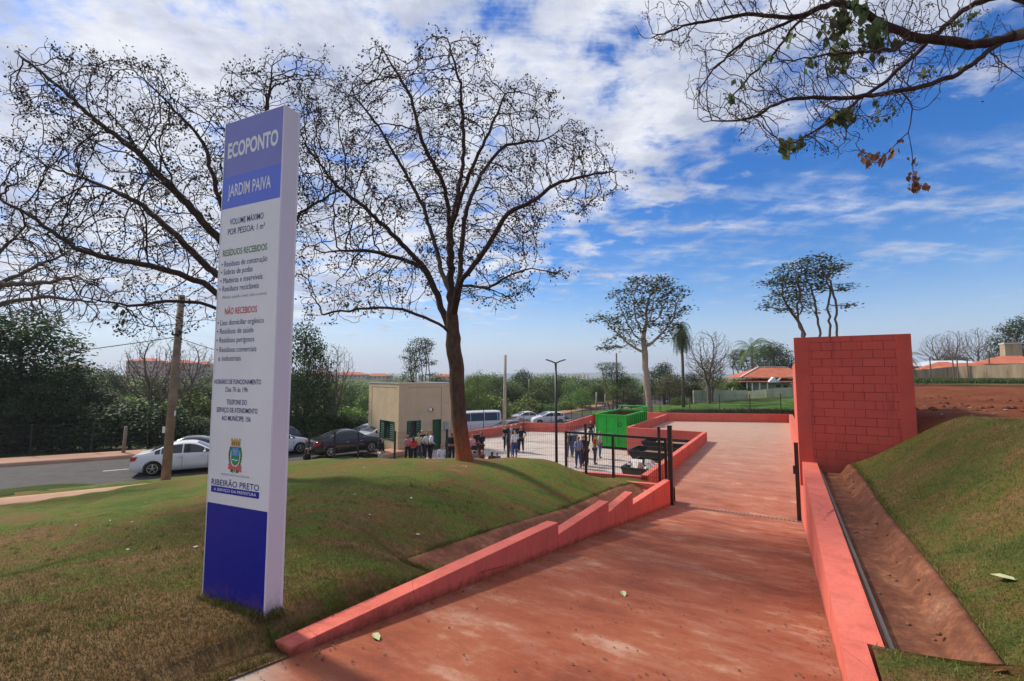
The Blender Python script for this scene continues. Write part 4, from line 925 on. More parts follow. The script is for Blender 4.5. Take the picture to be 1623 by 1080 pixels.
# ------------------------------------------------------------------ green container, dumpsters
def container():
    mm_ = Mat('bright green paint', .5, .4); n_ = mm_.noise(2.2, 7, .8); st_ = mm_.noise(5, 7, .8, mm_.mapping(scale=(1, 1, .18)))
    c_ = mm_.ramp(n_, [(.3, (.012, .36, .035)), (.7, (.018, .52, .05))]); c_ = mm_.mix(mm_.ramp(st_, [(.5, 0.0), (.72, .6)]), c_, (.02, .17, .03)); c_ = mm_.mix(mm_.ramp(mm_.noise(14, 6, .8), [(.62, 0.0), (.7, .8)]), c_, (.12, .07, .04)); mm_.color(c_); mm_.bump(mm_.noise(3, 4, .6), .5, .05); m = mm_.m
    mr = varied('rusty inside', (.16, .06, .035), .4, 2)
    p = W(966, 710, 33.0); zb = YZ; rz = -A0; Wd, Ln, Ht = 2.25, 5.6, 2.42; cx, cy, _ = UV(31.6, -10.6)
    c = empty('waste_container', (cx, cy, zb), rz, 'bright green open topped waste container with ribbed sides standing in the yard', 'container')
    g = MB(); t = .05
    g.box((0, .025, .17+(Ht-.17)/2), (Wd, t, Ht-.17)); f = g.build('front_panel', m, c)
    g = MB(); 
    for x in (-.42, .42): g.box((x, -.03, Ht/2+.1), (.12, .07, Ht-.2))
    for x in (-Wd/2+.05, Wd/2-.05): g.box((x, -.02, Ht/2+.08), (.10, .06, Ht-.17))
    g.box((0, -.03, .28), (Wd-.2, .05, .14)); g.box((0, -.03, Ht-.04), (Wd+.1, .10, .10)); g.build('front_rib', m, f)
    g = MB(); g.tube([(-.22, -.05, 1.05), (-.22, -.14, 1.12), (.22, -.14, 1.12), (.22, -.05, 1.05)], .03, 8); g.box((0, -.03, .95), (.9, .03, .06)); g.build('lifting_hook', m, f)
    g = MB(); g.box((.62, -.004, Ht-.55), (.22, .01, .05)); g.box((.62, -.004, Ht-.80), (.22, .01, .05)); g.box((.52, -.004, Ht-.67), (.05, .01, .2)); g.box((.76, -.004, Ht-.67), (.05, .01, .2)); g.build('stencil', M_BLACK, f)
    for sx in (-1, 1):
        g = MB(); g.box((sx*(Wd/2-.025), Ln/2+.05, .2+(Ht-.2)/2), (t, Ln-.1, Ht-.2)); s_ = g.build('side_panel', m, c)
        g = MB()
        for i in range(10): g.box((sx*(Wd/2+.03), .30+i*.55, .25+(Ht-.35)/2), (.07, .10, Ht-.4))
        g.box((sx*(Wd/2+.02), Ln/2, Ht-.04), (.12, Ln, .11)); g.box((sx*(Wd/2+.02), Ln/2, .22), (.08, Ln, .12)); g.build('side_rib', m, s_)
    g = MB(); g.box((0, Ln-.025, .2+(Ht-.2)/2), (Wd, t, Ht-.2)); g.build('rear_panel', m, c)
    g = MB(); g.tube([(-Wd/2, Ln, Ht), (-Wd/2, Ln, Ht+.28), (Wd/2, Ln, Ht+.28), (Wd/2, Ln, Ht)], .05, 8); g.box((Wd/2, Ln-.6, Ht+.14), (.08, 1.2, .3)); g.build('rear_frame', m, c)
    g = MB(); g.box((0, Ln/2, .25), (Wd-.12, Ln-.1, .06)); 
    for sx in (-1, 1): g.box((sx*(Wd/2-.062), Ln/2, Ht/2+.1), (.012, Ln-.12, Ht-.4))
    g.box((0, Ln-.07, Ht/2+.1), (Wd-.2, .012, Ht-.4)); g.build('inner_lining', mr, c)
    g = MB(); g.box((-.5, Ln/2, .1), (.12, Ln-.2, .16)); g.box((.5, Ln/2, .1), (.12, Ln-.2, .16)); g.build('skid', M_BLACK, c)
container()
def skip(u, v, ln, wd, ht, label, fill=None, group='dark skips in the sunken bay'):
    m = varied('dark skip paint', (.02, .026, .024), .4, 2, .5, .4); x, y, _ = UV(u, v)
    s = empty('skip', (x, y, YZ), math.pi/2-A0-R(90), label, 'skip', group)
    # trapezoid side profile, long axis across the bay (local x)
    pf = [(-ln/2, ht), (-ln/2+.75, 0), (ln/2-.75, 0), (ln/2, ht)]; g = MB(); t = .04
    for sy in (-1, 1):
        yy = sy*wd/2; vs = [(a, yy, z) for a, z in pf]+[(a, yy-sy*t, z) for a, z in pf]; g.add(vs, [(0, 1, 2, 3), (4, 7, 6, 5), (0, 3, 7, 4)])
    for i in range(3):
        (a0, z0), (a1, z1) = pf[i], pf[i+1]; g.add([(a0, -wd/2+.001, z0), (a1, -wd/2+.001, z1), (a1, wd/2-.001, z1), (a0, wd/2-.001, z0), (a0, -wd/2+.001, z0-.04), (a1, -wd/2+.001, z1-.04), (a1, wd/2-.001, z1-.04), (a0, wd/2-.001, z0-.04)], [(0, 1, 2, 3), (4, 7, 6, 5), (0, 3, 7, 4), (1, 5, 6, 2)])
    me = g.mesh('tub'); fixn(me); link_mesh('tub', me, m, s)
    g = MB()
    for sy in (-1, 1): g.bar((-ln/2, sy*wd/2, ht+.02), (ln/2, sy*wd/2, ht+.02), .09)
    for sx in (-1, 1): g.bar((sx*ln/2, -wd/2+.046, ht+.02), (sx*ln/2, wd/2-.046, ht+.02), .089)
    g.build('rim', m, s)
    g = MB()
    for sx in (-.7, .7):
        for sy in (-1, 1): g.tube([(sx, sy*(wd/2+.02), ht*.55), (sx, sy*(wd/2+.12), ht*.55)], .06, 8)
    g.build('lifting_pin', m, s, True)
    if fill:
        g = MB(); g.box((0, 0, ht*fill[1]), (ln-1.0, wd-.1, .05)); g.build('waste', fill[0], s)
    return s
M_RUB = varied('rubble', (.30, .17, .12), .5, 4, .95, bump=1, bscale=5, bd=.1)
s1 = skip(21.3, -5.35, 2.9, 1.75, 1.15, 'dark green black skip nearest the gate in the sunken bay with white rubble before it'); s1.rotation_euler = (0, 0, R(90)-A0)
skip(25.3, -5.85, 2.8, 1.9, 1.15, 'dark skip filled with brown soil between the other two skips in the bay', (M_RUB, .85))
skip(28.0, -5.85, 2.8, 1.9, 1.3, 'brown topped skip farthest from the gate below the red bay wall', (M_RUB, .9))
def rubble():
    g = MB(); r = random.Random(4)
    for i in range(26):
        p = UV(20.5+r.uniform(-.4, .5), -5.35+r.uniform(-.6, .6)); g.box((p[0], p[1], YZ+.75+r.uniform(0, .55)), (r.uniform(.15, .5), r.uniform(.1, .4), r.uniform(.05, .35)), rz=r.uniform(0, 3), rx=r.uniform(-.6, .6))
    tag(g.build('rubble_pile', varied('white plaster rubble', (.55, .53, .52), .3, 6)), 'white rubble heap piled in the near end of the nearest dark skip', 'rubble')
rubble()

# ------------------------------------------------------------------ cars
def interp(x, pts): return float(np.interp(x, [p[0] for p in pts], [p[1] for p in pts]))
def smoothp(pts, n=6):
    P = [np.array(p, float) for p in pts]; out = []
    for _ in range(2):
        Q = [P[0]]
        for a, b in zip(P[:-1], P[1:]): Q += [.78*a+.22*b, .22*a+.78*b]
        Q.append(P[-1]); P = Q
    return [tuple(p) for p in P]
def car(px, py, Y, heading, kind, mat, label, zbase=None, group=None):
    if kind == 'sedan':
        L_, Wd, belt = 4.45, 1.74, .92; top = [(0, .62), (.03, .88), (.12, 1.00), (.70, 1.07), (1.45, 1.42), (1.9, 1.48), (2.5, 1.46), (3.25, 1.02), (3.55, .97), (4.2, .80), (4.42, .62), (4.45, .45)]
        gl = (.78, 3.28); wh = (.88, 3.48); pillars = (1.15, 2.02, 2.92); rl = (.72, 1.42); ws = (2.55, 3.22)
    elif kind == 'hatch':
        L_, Wd, belt = 3.95, 1.72, .95; top = [(0, .55), (.03, .95), (.12, 1.05), (.35, 1.42), (.8, 1.52), (2.0, 1.50), (2.85, 1.04), (3.2, .98), (3.8, .82), (3.93, .6), (3.95, .45)]
        gl = (.2, 2.9); wh = (.70, 3.15); pillars = (.55, 1.45, 2.45); rl = (.13, .36); ws = (2.1, 2.82)
    elif kind == 'suv':
        L_, Wd, belt = 4.4, 1.84, 1.05; top = [(0, .6), (.03, 1.05), (.1, 1.15), (.4, 1.58), (.9, 1.68), (2.3, 1.66), (3.05, 1.14), (3.4, 1.08), (4.2, .94), (4.38, .7), (4.4, .5)]
        gl = (.25, 3.1); wh = (.85, 3.5); pillars = (.7, 1.7, 2.7); rl = (.11, .42); ws = (2.4, 3.02)
    else:
        L_, Wd, belt = 5.4, 1.95, 1.25; top = [(0, .6), (.02, 2.3), (.15, 2.42), (3.9, 2.40), (4.35, 2.25), (4.95, 1.35), (5.25, 1.12), (5.38, .9), (5.4, .5)]
        gl = (.12, 5.0); wh = (1.0, 4.45); pillars = (.5, 2.0, 3.55); rl = (.005, .04); ws = (4.42, 4.95)
    top = smoothp(top); hw = Wd/2; hmax = max(p[1] for p in top)
    def topz(x): return interp(x, top)
    def planw(x): return hw*(1-.16*max(0, (.55-x)/.55)**2.2-.24*max(0, (x-(L_-.75))/.75)**2.2)
    bel = lambda x: belt+.07*(1-x/L_)
    def sec(x, k):    # section width at height param
        w = planw(x); tz = topz(x); b = min(bel(x), tz-.02); gh = max(0, tz-b); zb = .19+ .05*max(0, 1-x/.3)+.05*max(0, 1-(L_-x)/.3)
        inn = .30*min(1, gh/.5)*(.55 if kind == 'van' else 1)
        return [(w*.86, zb), (w*.975, zb+.10), (w, .45), (w*1.0, .62), (w*.985, b*.93), (w*.955, b), (w*.955-inn*.55, b+gh*.55), (w*.955-inn*.93, b+gh*.88), (w*.80-inn*.9, b+gh*.985), (w*.35, tz), (0, tz+.008)]
    xs = sorted(set(list(np.linspace(0, L_, 56))+[.02, .06, L_-.02, L_-.06])); vs = []; n = 21
    for x in xs:
        s = sec(x, 0); ring = [(x-wh[0], y, z) for y, z in s]+[(x-wh[0], -y, z) for y, z in s[-2::-1]]; vs += ring
    fs = []
    for i in range(len(xs)-1):
        for j in range(n): fs.append((i*n+j, i*n+(j+1)%n, (i+1)*n+(j+1)%n, (i+1)*n+j))
    fs += [tuple(range(n))[::-1], tuple((len(xs)-1)*n+j for j in range(n))]
    me = bpy.data.meshes.new('body'); me.from_pydata(vs, [], fs); fixn(me)
    e = empty('parked_car' if kind != 'van' else 'parked_van', (0, 0, 0), 0, label, 'car' if kind != 'van' else 'van', group)
    p = W(px, py, Y); e.location = (p[0], p[1], zbase if zbase is not None else p[2]); e.rotation_euler = (0, 0, heading)
    bo = bpy.data.objects.new('tmp', me); COL.objects.link(bo)
    cut = MB(); Rw = .33 if kind != 'suv' else .36
    for wx in (0, wh[1]-wh[0]):
        for sy in (-1, 1): cut.tube([(wx, sy*(hw-.26), Rw), (wx, sy*(hw+.2), Rw)], Rw+.055, 24)
    co = cut.build('cut', None); fixn(co.data); md = bo.modifiers.new('b', 'BOOLEAN'); md.object = co; md.operation = 'DIFFERENCE'; md.solver = 'EXACT'
    dg = bpy.context.evaluated_depsgraph_get(); dg.update(); nb = bpy.data.meshes.new_from_object(bo.evaluated_get(dg)); nb.name = 'body'; nb.materials.clear()
    bpy.data.objects.remove(bo); bpy.data.objects.remove(co); body = link_mesh('body', nb, mat, e, True)
    try: nb.set_sharp_from_angle(angle=R(38))
    except Exception: pass
    def surf(x, t, side):   # point on glasshouse side, t 0 belt .. 1 roof edge
        s = sec(x, 0); a, b, c = s[5], s[6], s[7]
        if t < .6: q = t/.6; y = a[0]+(b[0]-a[0])*q; z = a[1]+(b[1]-a[1])*q
        else: q = (t-.6)/.4; y = b[0]+(c[0]-b[0])*q; z = b[1]+(c[1]-b[1])*q
        return (x-wh[0], side*(y+.006), z+.003)
    for side in (-1, 1):
        edges = [gl[0]+.12]+list(pillars)+[gl[1]-.08]
        for a, b in zip(edges[:-1], edges[1:]):
            a += .03; b -= .03
            if b-a < .15: continue
            g = MB(); m_ = 8; vv = []
            for i in range(m_+1):
                x = a+(b-a)*i/m_
                for t in (.06, .35, .6, .92): vv.append(surf(x, t, side))
            g.add(vv, [(i*4+j, i*4+j+1, i*4+5+j, i*4+4+j) for i in range(m_) for j in range(3)]); g.build('side_window', M_GLASSC, e, True)
    for nm, (a, b) in (('rear_window', rl), ('windscreen', ws)):
        g = MB(); vv = []
        for i in range(7):
            x = a+(b-a)*i/6; s = sec(x, 0); w = s[8][0]*.98; zz = topz(x); nx = -.008 if nm == 'rear_window' else .008
            for t in (-1, -.85, -.5, 0, .5, .85, 1): vv.append((x-wh[0]+nx, t*w, (s[8][1] if abs(t) == 1 else interp(abs(t)*w, [(0, s[10][1]), (s[9][0], s[9][1]), (s[8][0], s[8][1])]))+.008))
        g.add(vv, [(i*7+j, i*7+j+1, i*7+8+j, i*7+7+j) for i in range(6) for j in range(6)]); g.build(nm, M_GLASSC, e, True)
    for wx in (0, wh[1]-wh[0]):
        for sy in (-1, 1):
            g = MB(); y1 = sy*(hw-.015); y0 = sy*(hw-.22)
            g.tube([(wx, y0, Rw), (wx, y0+sy*.02, Rw), (wx, y1-sy*.02, Rw), (wx, y1, Rw)], [Rw-.03, Rw, Rw, Rw-.03], 24); w_ = g.build('wheel', M_TYRE, e, True)
            g = MB(); g.tube([(wx, y1-sy*.01, Rw), (wx, y1+sy*.003, Rw)], [.21, .205], 20); g.build('rim', varied('dark rim well', (.03, .03, .03), .1, 5), w_)
            g = MB()
            for k in range(5):
                a = k*2*math.pi/5+.3; g.bar((wx, y1+sy*.012, Rw), (wx+.20*math.cos(a), y1+sy*.012, Rw+.20*math.sin(a)), .055, .02)
            g.tube([(wx, y1, Rw), (wx, y1+sy*.022, Rw)], .05, 10)
            for k in range(20):
                a, b = k*2*math.pi/20, (k+1)*2*math.pi/20; g.bar((wx+.205*math.cos(a), y1+sy*.008, Rw+.205*math.sin(a)), (wx+.205*math.cos(b), y1+sy*.008, Rw+.205*math.sin(b)), .022, .022)
            g.build('spokes', M_RIM, w_)
    for sy in (-1, 1):
        zl = .86 if kind != 'van' else 1.15
        s = lambda x: planw(x)
        g = MB(); g.add([(-.005-wh[0], sy*.42, zl+.05), (-.005-wh[0]+.01, sy*(s(.02)-.02), zl+.06), (.30-wh[0], sy*(s(.3)+.006), zl+.07), (.20-wh[0], sy*(s(.2)+.008), zl-.12), (.0-wh[0], sy*(s(.02)-.0), zl-.14), (-.008-wh[0], sy*.5, zl-.07)], [(0, 1, 4, 5), (1, 2, 3, 4)]); g.build('tail_light', M_TAIL, e)
        xe = L_; g = MB(); zh = .68 if kind != 'van' else .95
        g.add([(xe-.02-wh[0], sy*.45, zh), (xe-.12-wh[0], sy*(s(xe-.12)+.004), zh+.02), (xe-.42-wh[0], sy*(s(xe-.42)+.008), zh+.10), (xe-.40-wh[0], sy*(s(xe-.4)+.010), zh-.04), (xe-.10-wh[0], sy*(s(xe-.1)+.006), zh-.12), (xe+.005-wh[0], sy*.5, zh-.1)], [(0, 1, 4, 5), (1, 2, 3, 4)]); g.build('headlight', M_HEADL, e)
        g = MB(); g.sphere((gl[1]-.35-wh[0], sy*(hw+.07), belt+.08), .09, 10, 6, (.7, 1, .75)); g.build('door_mirror', mat, e, True)
        g = MB()
        for a in pillars[1:]: g.box((a-.12-wh[0], sy*(hw*.985+.006), belt-.12), (.16, .02, .03))
        g.build('door_handle', M_RIM, e)
        g = MB()
        for a in (pillars[1], pillars[2]+.15 if kind != 'van' else pillars[2]): g.box((a-wh[0], sy*(hw+.0005), .58), (.012, .006, .52))
        g.build('door_gap', M_BLACK, e)
    g = MB(); g.box((-.012-wh[0], 0, .55 if kind != 'van' else .7), (.02, .42, .13)); g.build('rear_plate', varied('grey plate', (.4, .4, .4), .1, 5), e)
    g = MB(); g.box((L_/2-wh[0], 0, .20), (L_-.7, Wd*.8, .1)); g.build('underbody', M_BLACK, e)
    return e
P_WHITE = paint('white car paint', (.72, .72, .74)); P_BLACK = paint('black car paint', (.012, .012, .014), .15); P_SILVER = paint('silver car paint', (.50, .52, .56), .3, .5); P_DARK = paint('dark blue car paint', (.025, .03, .05), .2); P_GREY = paint('grey car paint', (.16, .17, .19), .25, .4)
car(247, 749, 22.7, math.atan2(.466, .885), 'sedan', P_WHITE, 'white sedan with red tail lamps parked beside the wooden utility pole', -4.76)
car(345, 712, 25.5, math.atan2(.466, .885)+math.pi, 'sedan', P_DARK, 'dark car parked on the far side of the road behind the white sedan', -4.75)
car(448, 712, 29.5, R(50)+math.pi, 'suv', P_DARK, 'dark blue car partly hidden behind the right edge of the totem sign', -4.85)
car(395, 720, 27.4, R(46), 'sedan', P_WHITE, 'white car almost hidden behind the totem sign', -4.85)
car(514, 727, 27.6, R(46), 'sedan', P_BLACK, 'black sedan with red tail lamps parked left of the gatehouse', -4.80)
car(602, 706, 35.5, R(56)+math.pi, 'hatch', P_SILVER, 'silver hatchback parked across the road behind the black sedan', -5.15)
car(583, 716, 33.0, R(52), 'sedan', P_WHITE, 'white car peeking out between the black sedan and the gatehouse', -5.1)
car(778, 692, 47.5, R(200), 'van', P_WHITE, 'white passenger van with dark windows parked beyond the yard', -5.85).scale = (.93, .93, .93)
car(795, 690, 45.0, R(30), 'sedan', P_GREY, 'grey car parked in front of the white van beyond the yard kerb', -5.9)
car(822, 672, 57.0, R(20), 'sedan', P_WHITE, 'white car roof showing behind the group of police officers', -5.95)
car(858, 672, 57.0, R(20), 'sedan', P_GREY, 'grey car parked left of the small white hatchback', -5.95)
car(885, 675, 55.0, R(190), 'hatch', P_WHITE, 'small white hatchback parked by the road left of the red kerb', -5.85)
# ------------------------------------------------------------------ people
def skin(name, nodes, edges, mat, parent, sub=1):
    bm = bmesh.new(); lay = bm.verts.layers.skin.verify(); V_ = []
    for i, (c, r) in enumerate(nodes):
        v = bm.verts.new(c); v[lay].radius = r if isinstance(r, tuple) else (r, r); v[lay].use_root = (i == 0); V_.append(v)
    for a, b in edges: bm.edges.new((V_[a], V_[b]))
    me = bpy.data.meshes.new(name); bm.to_mesh(me); bm.free(); o = bpy.data.objects.new('tmp', me); COL.objects.link(o)
    m = o.modifiers.new('s', 'SKIN'); m.use_smooth_shade = True
    if sub: s = o.modifiers.new('u', 'SUBSURF'); s.levels = sub
    dg = bpy.context.evaluated_depsgraph_get(); dg.update(); nm = bpy.data.meshes.new_from_object(o.evaluated_get(dg)); nm.name = name; nm.materials.clear()
    bpy.data.objects.remove(o); bpy.data.meshes.remove(me); return link_mesh(name, nm, mat, parent, True)
CL = {}
def cloth(c):
    if c not in CL: CL[c] = varied('cloth', c, .12, 9, .9, .15)
    return CL[c]
SKINS = [varied('skin light', (.50, .28, .20), .06, 9, .6), varied('skin tan', (.36, .19, .125), .06, 9, .6), varied('skin brown', (.20, .10, .065), .06, 9, .6)]
HAIRM = [varied('black hair', (.012, .010, .009), .3, 20, .6), varied('brown hair', (.05, .028, .018), .3, 20, .6), varied('grey hair', (.40, .38, .36), .2, 20, .7)]
POSE = {   # elbow, wrist for left arm (x<0) and right arm
    'hang': ((-.235, .03, 1.12), (-.25, -.03, .87), (.235, .03, 1.12), (.25, -.03, .87)),
    'fold': ((-.245, .0, 1.15), (-.03, -.20, 1.14), (.245, .0, 1.15), (.04, -.23, 1.10)),
    'hips': ((-.33, .06, 1.18), (-.19, -.03, 1.0), (.33, .06, 1.18), (.19, -.03, 1.0)),
    'hold': ((-.24, .01, 1.13), (-.14, -.26, 1.16), (.24, .03, 1.12), (.25, -.04, .88)),
    'phone': ((-.24, -.02, 1.16), (-.12, -.28, 1.33), (.24, .03, 1.12), (.25, -.04, .88)),
    'front': ((-.24, .03, 1.12), (-.06, -.19, .95), (.24, .03, 1.12), (.06, -.19, .95))}
def person(px, py, Y, face, top, leg, label, pose='hang', h=1.72, hair=0, sk=1, long=False, seated=False, sleeve=1, bag=None, group=None, z=None, skirt=False):
    p = W(px, py, Y); k = h/1.72
    e = empty('person', (p[0], p[1], z if z is not None else YZ+.004), face, label, 'person', group); e.scale = (k, k, k)
    dz = -.50 if seated else 0; S = lambda c: (c[0], c[1], c[2]+dz)
    rs = random.Random(int(px*13)); st = rs.uniform(-.06, .06)
    el, wl, er, wr = [S(c) for c in POSE[pose]]
    tor = [((0, 0, .96), (.135, .10)), ((0, .005, 1.12), (.125, .09)), ((0, .0, 1.33), (.155, .105)), ((0, .0, 1.455), (.062, .06)), ((0, -.008, 1.53), (.052, .055)), ((0, -.012, 1.585), (.070, .085)), ((0, -.005, 1.665), (.072, .09)), ((0, .005, 1.715), (.045, .055))]
    N_ = [(S(c), r) for c, r in tor]; E_ = [(i, i+1) for i in range(7)]
    N_ += [(S((0, -.095, 1.60)), .012)]; E_.append((5, 8))                      # nose
    N_ += [(S((-.078, .0, 1.61)), .012), (S((.078, .0, 1.61)), .012)]; E_ += [(5, 9), (5, 10)]   # ears
    if seated: legs = [[((s*.10, -.02, .44), .10), ((s*.14, -.42, .47), .065), ((s*.13, -.40, .10), .042), ((s*.13, -.53, .05), .034)] for s in (-1, 1)]
    else: legs = [[((s*.095, 0, .88), .095), ((s*(.11+.02*abs(st)), -.02+s*st, .50), .06), ((s*.12, .02+s*st*1.6, .10), .042), ((s*.135, -.12+s*st*1.6, .045), .034)] for s in (-1, 1)]
    legi = []
    for Lg in legs:
        b = len(N_); N_ += Lg; E_ += [(0, b), (b, b+1), (b+1, b+2), (b+2, b+3)]; legi.append(b)
    arms = [[((s*.17, 0, 1.40+dz), .058), (ec, .040), (wc, .027)] for s, ec, wc in ((-1, el, wl), (1, er, wr))]
    for Ar in arms:
        b = len(N_); N_ += Ar; E_ += [(2, b), (b, b+1), (b+1, b+2)]
        ev, wv = Vector(Ar[1][0]), Vector(Ar[2][0]); d = (wv-ev).normalized(); sd_ = d.cross(Vector((0, 1, 0)) if abs(d.y) < .8 else Vector((0, 0, 1))).normalized(); nn = d.cross(sd_)
        pm = wv+d*.07; N_.append((tuple(pm), (.036, .018))); E_.append((b+2, len(N_)-1)); pi_ = len(N_)-1
        for q, ln in ((-.03, .060), (-.011, .075), (.009, .080), (.028, .070)):
            r0 = pm+sd_*q+d*.035; t1 = r0+d*ln*.5+nn*.010; t2 = r0+d*ln*.85+nn*.03
            N_ += [(tuple(r0), .010), (tuple(t1), .009), (tuple(t2), .008)]; c = len(N_); E_ += [(pi_, c-3), (c-3, c-2), (c-2, c-1)]
        t0 = pm-sd_*.042-d*.02; t1 = t0-sd_*.012+d*.035+nn*.015; N_ += [(tuple(t0), .012), (tuple(t1), .010)]; c = len(N_); E_ += [(pi_, c-2), (c-2, c-1)]
    body = skin('body', N_, E_, SKINS[sk], e, 1)
    # clothes
    g = [(S(c), (r[0]+.022, r[1]+.024)) for c, r in tor[:3]]+[(S((0, 0, 1.43)), (.085, .075))]; ge = [(0, 1), (1, 2), (2, 3)]
    g[0] = (S((0, 0, .90 if not seated else .98)), (.155, .125))
    for Ar in arms:
        b = len(g); s0, s1, s2 = [Vector(a[0]) for a in Ar]; g += [(tuple(s0), .075)]; ge.append((2, b))
        if sleeve: g += [(tuple(s1), .056), (tuple(s1.lerp(s2, .9)), .040)]; ge += [(b, b+1), (b+1, b+2)]
        else: g += [(tuple(s0.lerp(s1, .75)), .062)]; ge += [(b, b+1)]
    skin('shirt', g, ge, cloth(top), e, 1)
    g = [(S((0, 0, .97)), (.148, .115))]; ge = []
    for Lg in legs:
        b = len(g); g += [(Lg[0][0], .112), (Lg[1][0], .080), (tuple(Vector(Lg[2][0])+Vector((0, 0, .03))), .062)]; ge += [(0, b), (b, b+1), (b+1, b+2)]
    if skirt: g = [(S((0, 0, .98)), (.15, .12)), ((0, 0, .7+dz), (.20, .17)), ((0, 0, .52+dz), (.22, .19))]; ge = [(0, 1), (1, 2)]
    skin('trousers' if not skirt else 'skirt', g, ge, cloth(leg), e, 1)
    for Lg in legs:
        a, t = Vector(Lg[2][0]), Vector(Lg[3][0]); skin('shoe', [(tuple(a+Vector((0, .02, -.045))), (.048, .045)), (tuple(t), (.046, .038))], [(0, 1)], cloth((.02, .018, .018)), e, 1)
    hn = [(S((0, .02, 1.70)), (.082, .09)), (S((0, .045, 1.62)), (.084, .070))]; he = [(0, 1)]
    if long: hn += [(S((0, .075, 1.50)), (.085, .045)), (S((0, .085, 1.34)), (.07, .035))]; he += [(1, 2), (2, 3)]
    skin('hair', hn, he, HAIRM[hair], e, 1)
    for sx in (-1, 1):
        g = MB(); g.sphere(S((sx*.030, -.094, 1.625)), .010, 6, 4); g.build('eye', HAIRM[0], e)
    g = MB(); g.box(S((0, -.094, 1.565)), (.045, .012, .010)); g.build('mouth', SKINS[2], e)
    if bag: g = MB(); g.box(S((0, .19, 1.22)), (.28, .15, .40)); g.build('backpack', cloth(bag), e, bevel=.04)
    if seated:
        q = empty('stool', (p[0], p[1], (z if z is not None else YZ)+.004), face, 'low seat under the '+label, 'stool')
        g = MB(); g.box((0, .02, .30*k), (.40, .36, .05)); q2 = g.build('seat', M_BLACK, q)
        for sx in (-.17, .17):
            for sy in (-.13, .17): g = MB(); g.box((sx, sy, .137*k), (.03, .03, .275*k)); g.build('leg', M_BLACK, q)
    return e
def people():
    BK, WH, PK, RD, YL, JE, NV, MR = (.015, .015, .018), (.62, .62, .66), (.55, .22, .24), (.55, .04, .05), (.50, .50, .30), (.05, .08, .16), (.02, .025, .05), (.14, .02, .04)
    person(486, 735, 21.5, R(150), BK, BK, 'person in dark clothes with reddish hair behind the mesh fence near the black sedan', 'fold', 1.62, 1, 1, True, z=-5.0)
    person(603, 738, 25.2, R(150), BK, (.60, .52, .55), 'person with long black hair, black top and pale trousers standing left of the gatehouse', 'front', 1.62, 0, 1, True, z=-5.05)
    person(646, 734, 28.2, R(30), PK, BK, 'person in a pink top standing under the gatehouse front window', 'fold', 1.55, 1, 1, True)
    person(655, 735, 27.8, R(190), RD, BK, 'person in a bright red top with back turned beside the gatehouse', 'front', 1.50, 0, 1, True)
    person(663, 732, 28.4, R(200), YL, JE, 'person in a pale yellow shirt and jeans outside the gatehouse', 'fold', 1.66, 1, 0)
    person(668, 730, 28.9, R(20), BK, BK, 'person in a dark suit and white shirt outside the gatehouse window', 'hang', 1.78, 0, 0)
    person(677, 732, 28.4, R(200), WH, NV, 'person in a white shirt and dark trousers, left of the pair by the green door', 'hips', 1.70, 0, 1)
    person(683, 732, 28.2, R(120), (.66, .64, .70), BK, 'person in a loose white shirt leaning by the green gatehouse door', 'front', 1.80, 0, 1)
    person(700, 735, 26.6, R(190), (.50, .54, .60), WH, 'person in a striped pale shirt sitting outside the gatehouse', 'front', 1.70, 0, 1, seated=True)
    person(708, 734, 27.0, R(100), BK, NV, 'person in a dark tee shirt with arms forward near the gatehouse corner', 'hold', 1.68, 0, 1, sleeve=0)
    person(716, 732, 27.5, R(170), BK, BK, 'tall person in black standing just left of the big bare tree trunk', 'fold', 1.78, 0, 2)
    person(748, 732, 27.5, R(160), PK, JE, 'person in a pink top just right of the big bare tree trunk', 'hang', 1.68, 1, 0)
    person(755, 730, 28.5, R(170), BK, BK, 'person in a black shirt, left of the pair talking right of the tree trunk', 'hips', 1.80, 0, 1, sleeve=0)
    person(763, 731, 28.2, R(220), (.02, .02, .025), (.08, .015, .02), 'person in a black shirt with folded arms right of the tree trunk', 'fold', 1.74, 0, 2, sleeve=0)
    person(752, 737, 25.8, R(30), (.02, .03, .05), (.25, .27, .30), 'person in a black tee shirt and grey trousers in front of the talking pair', 'hold', 1.52, 0, 1, sleeve=0)
    person(764, 738, 25.2, R(60), MR, MR, 'person in maroon clothes sitting right of the big tree trunk', 'front', 1.60, 1, 1, True, seated=True)
    person(780, 738, 25.0, R(170), (.06, .035, .02), (.05, .03, .02), 'person in dark brown sitting low in the yard', 'front', 1.55, 1, 1, True, seated=True)
    person(788, 738, 25.2, R(200), (.04, .08, .35), (.20, .22, .30), 'child in a blue checked shirt sitting in the yard', 'front', 1.45, 0, 1, seated=True)
    person(802, 716, 31.8, R(20), BK, BK, 'person in a black uniform, leftmost of the standing group by the concrete pole', 'fold', 1.76, 0, 1, sleeve=0)
    person(808, 726, 29.5, R(190), (.20, .24, .34), (.25, .30, .42), 'person in a grey blue shirt and pale jeans in the group by the concrete pole', 'hold', 1.68, 0, 1)
    person(811, 718, 31.8, R(10), (.45, .48, .55), NV, 'person in a light blue shirt facing the camera in the group by the concrete pole', 'hang', 1.80, 2, 0)
    person(816, 728, 29.2, R(200), WH, (.04, .07, .2), 'person in a white shirt and blue jeans in the group by the concrete pole', 'phone', 1.70, 1, 0)
    person(818, 717, 31.5, R(330), BK, BK, 'tall person in black behind the white shirt in the group by the concrete pole', 'hang', 1.88, 0, 1)
    person(826, 718, 31.0, R(350), (.02, .022, .03), (.015, .016, .02), 'person in a black police uniform, rightmost of the group by the concrete pole', 'hips', 1.78, 0, 1, sleeve=0)
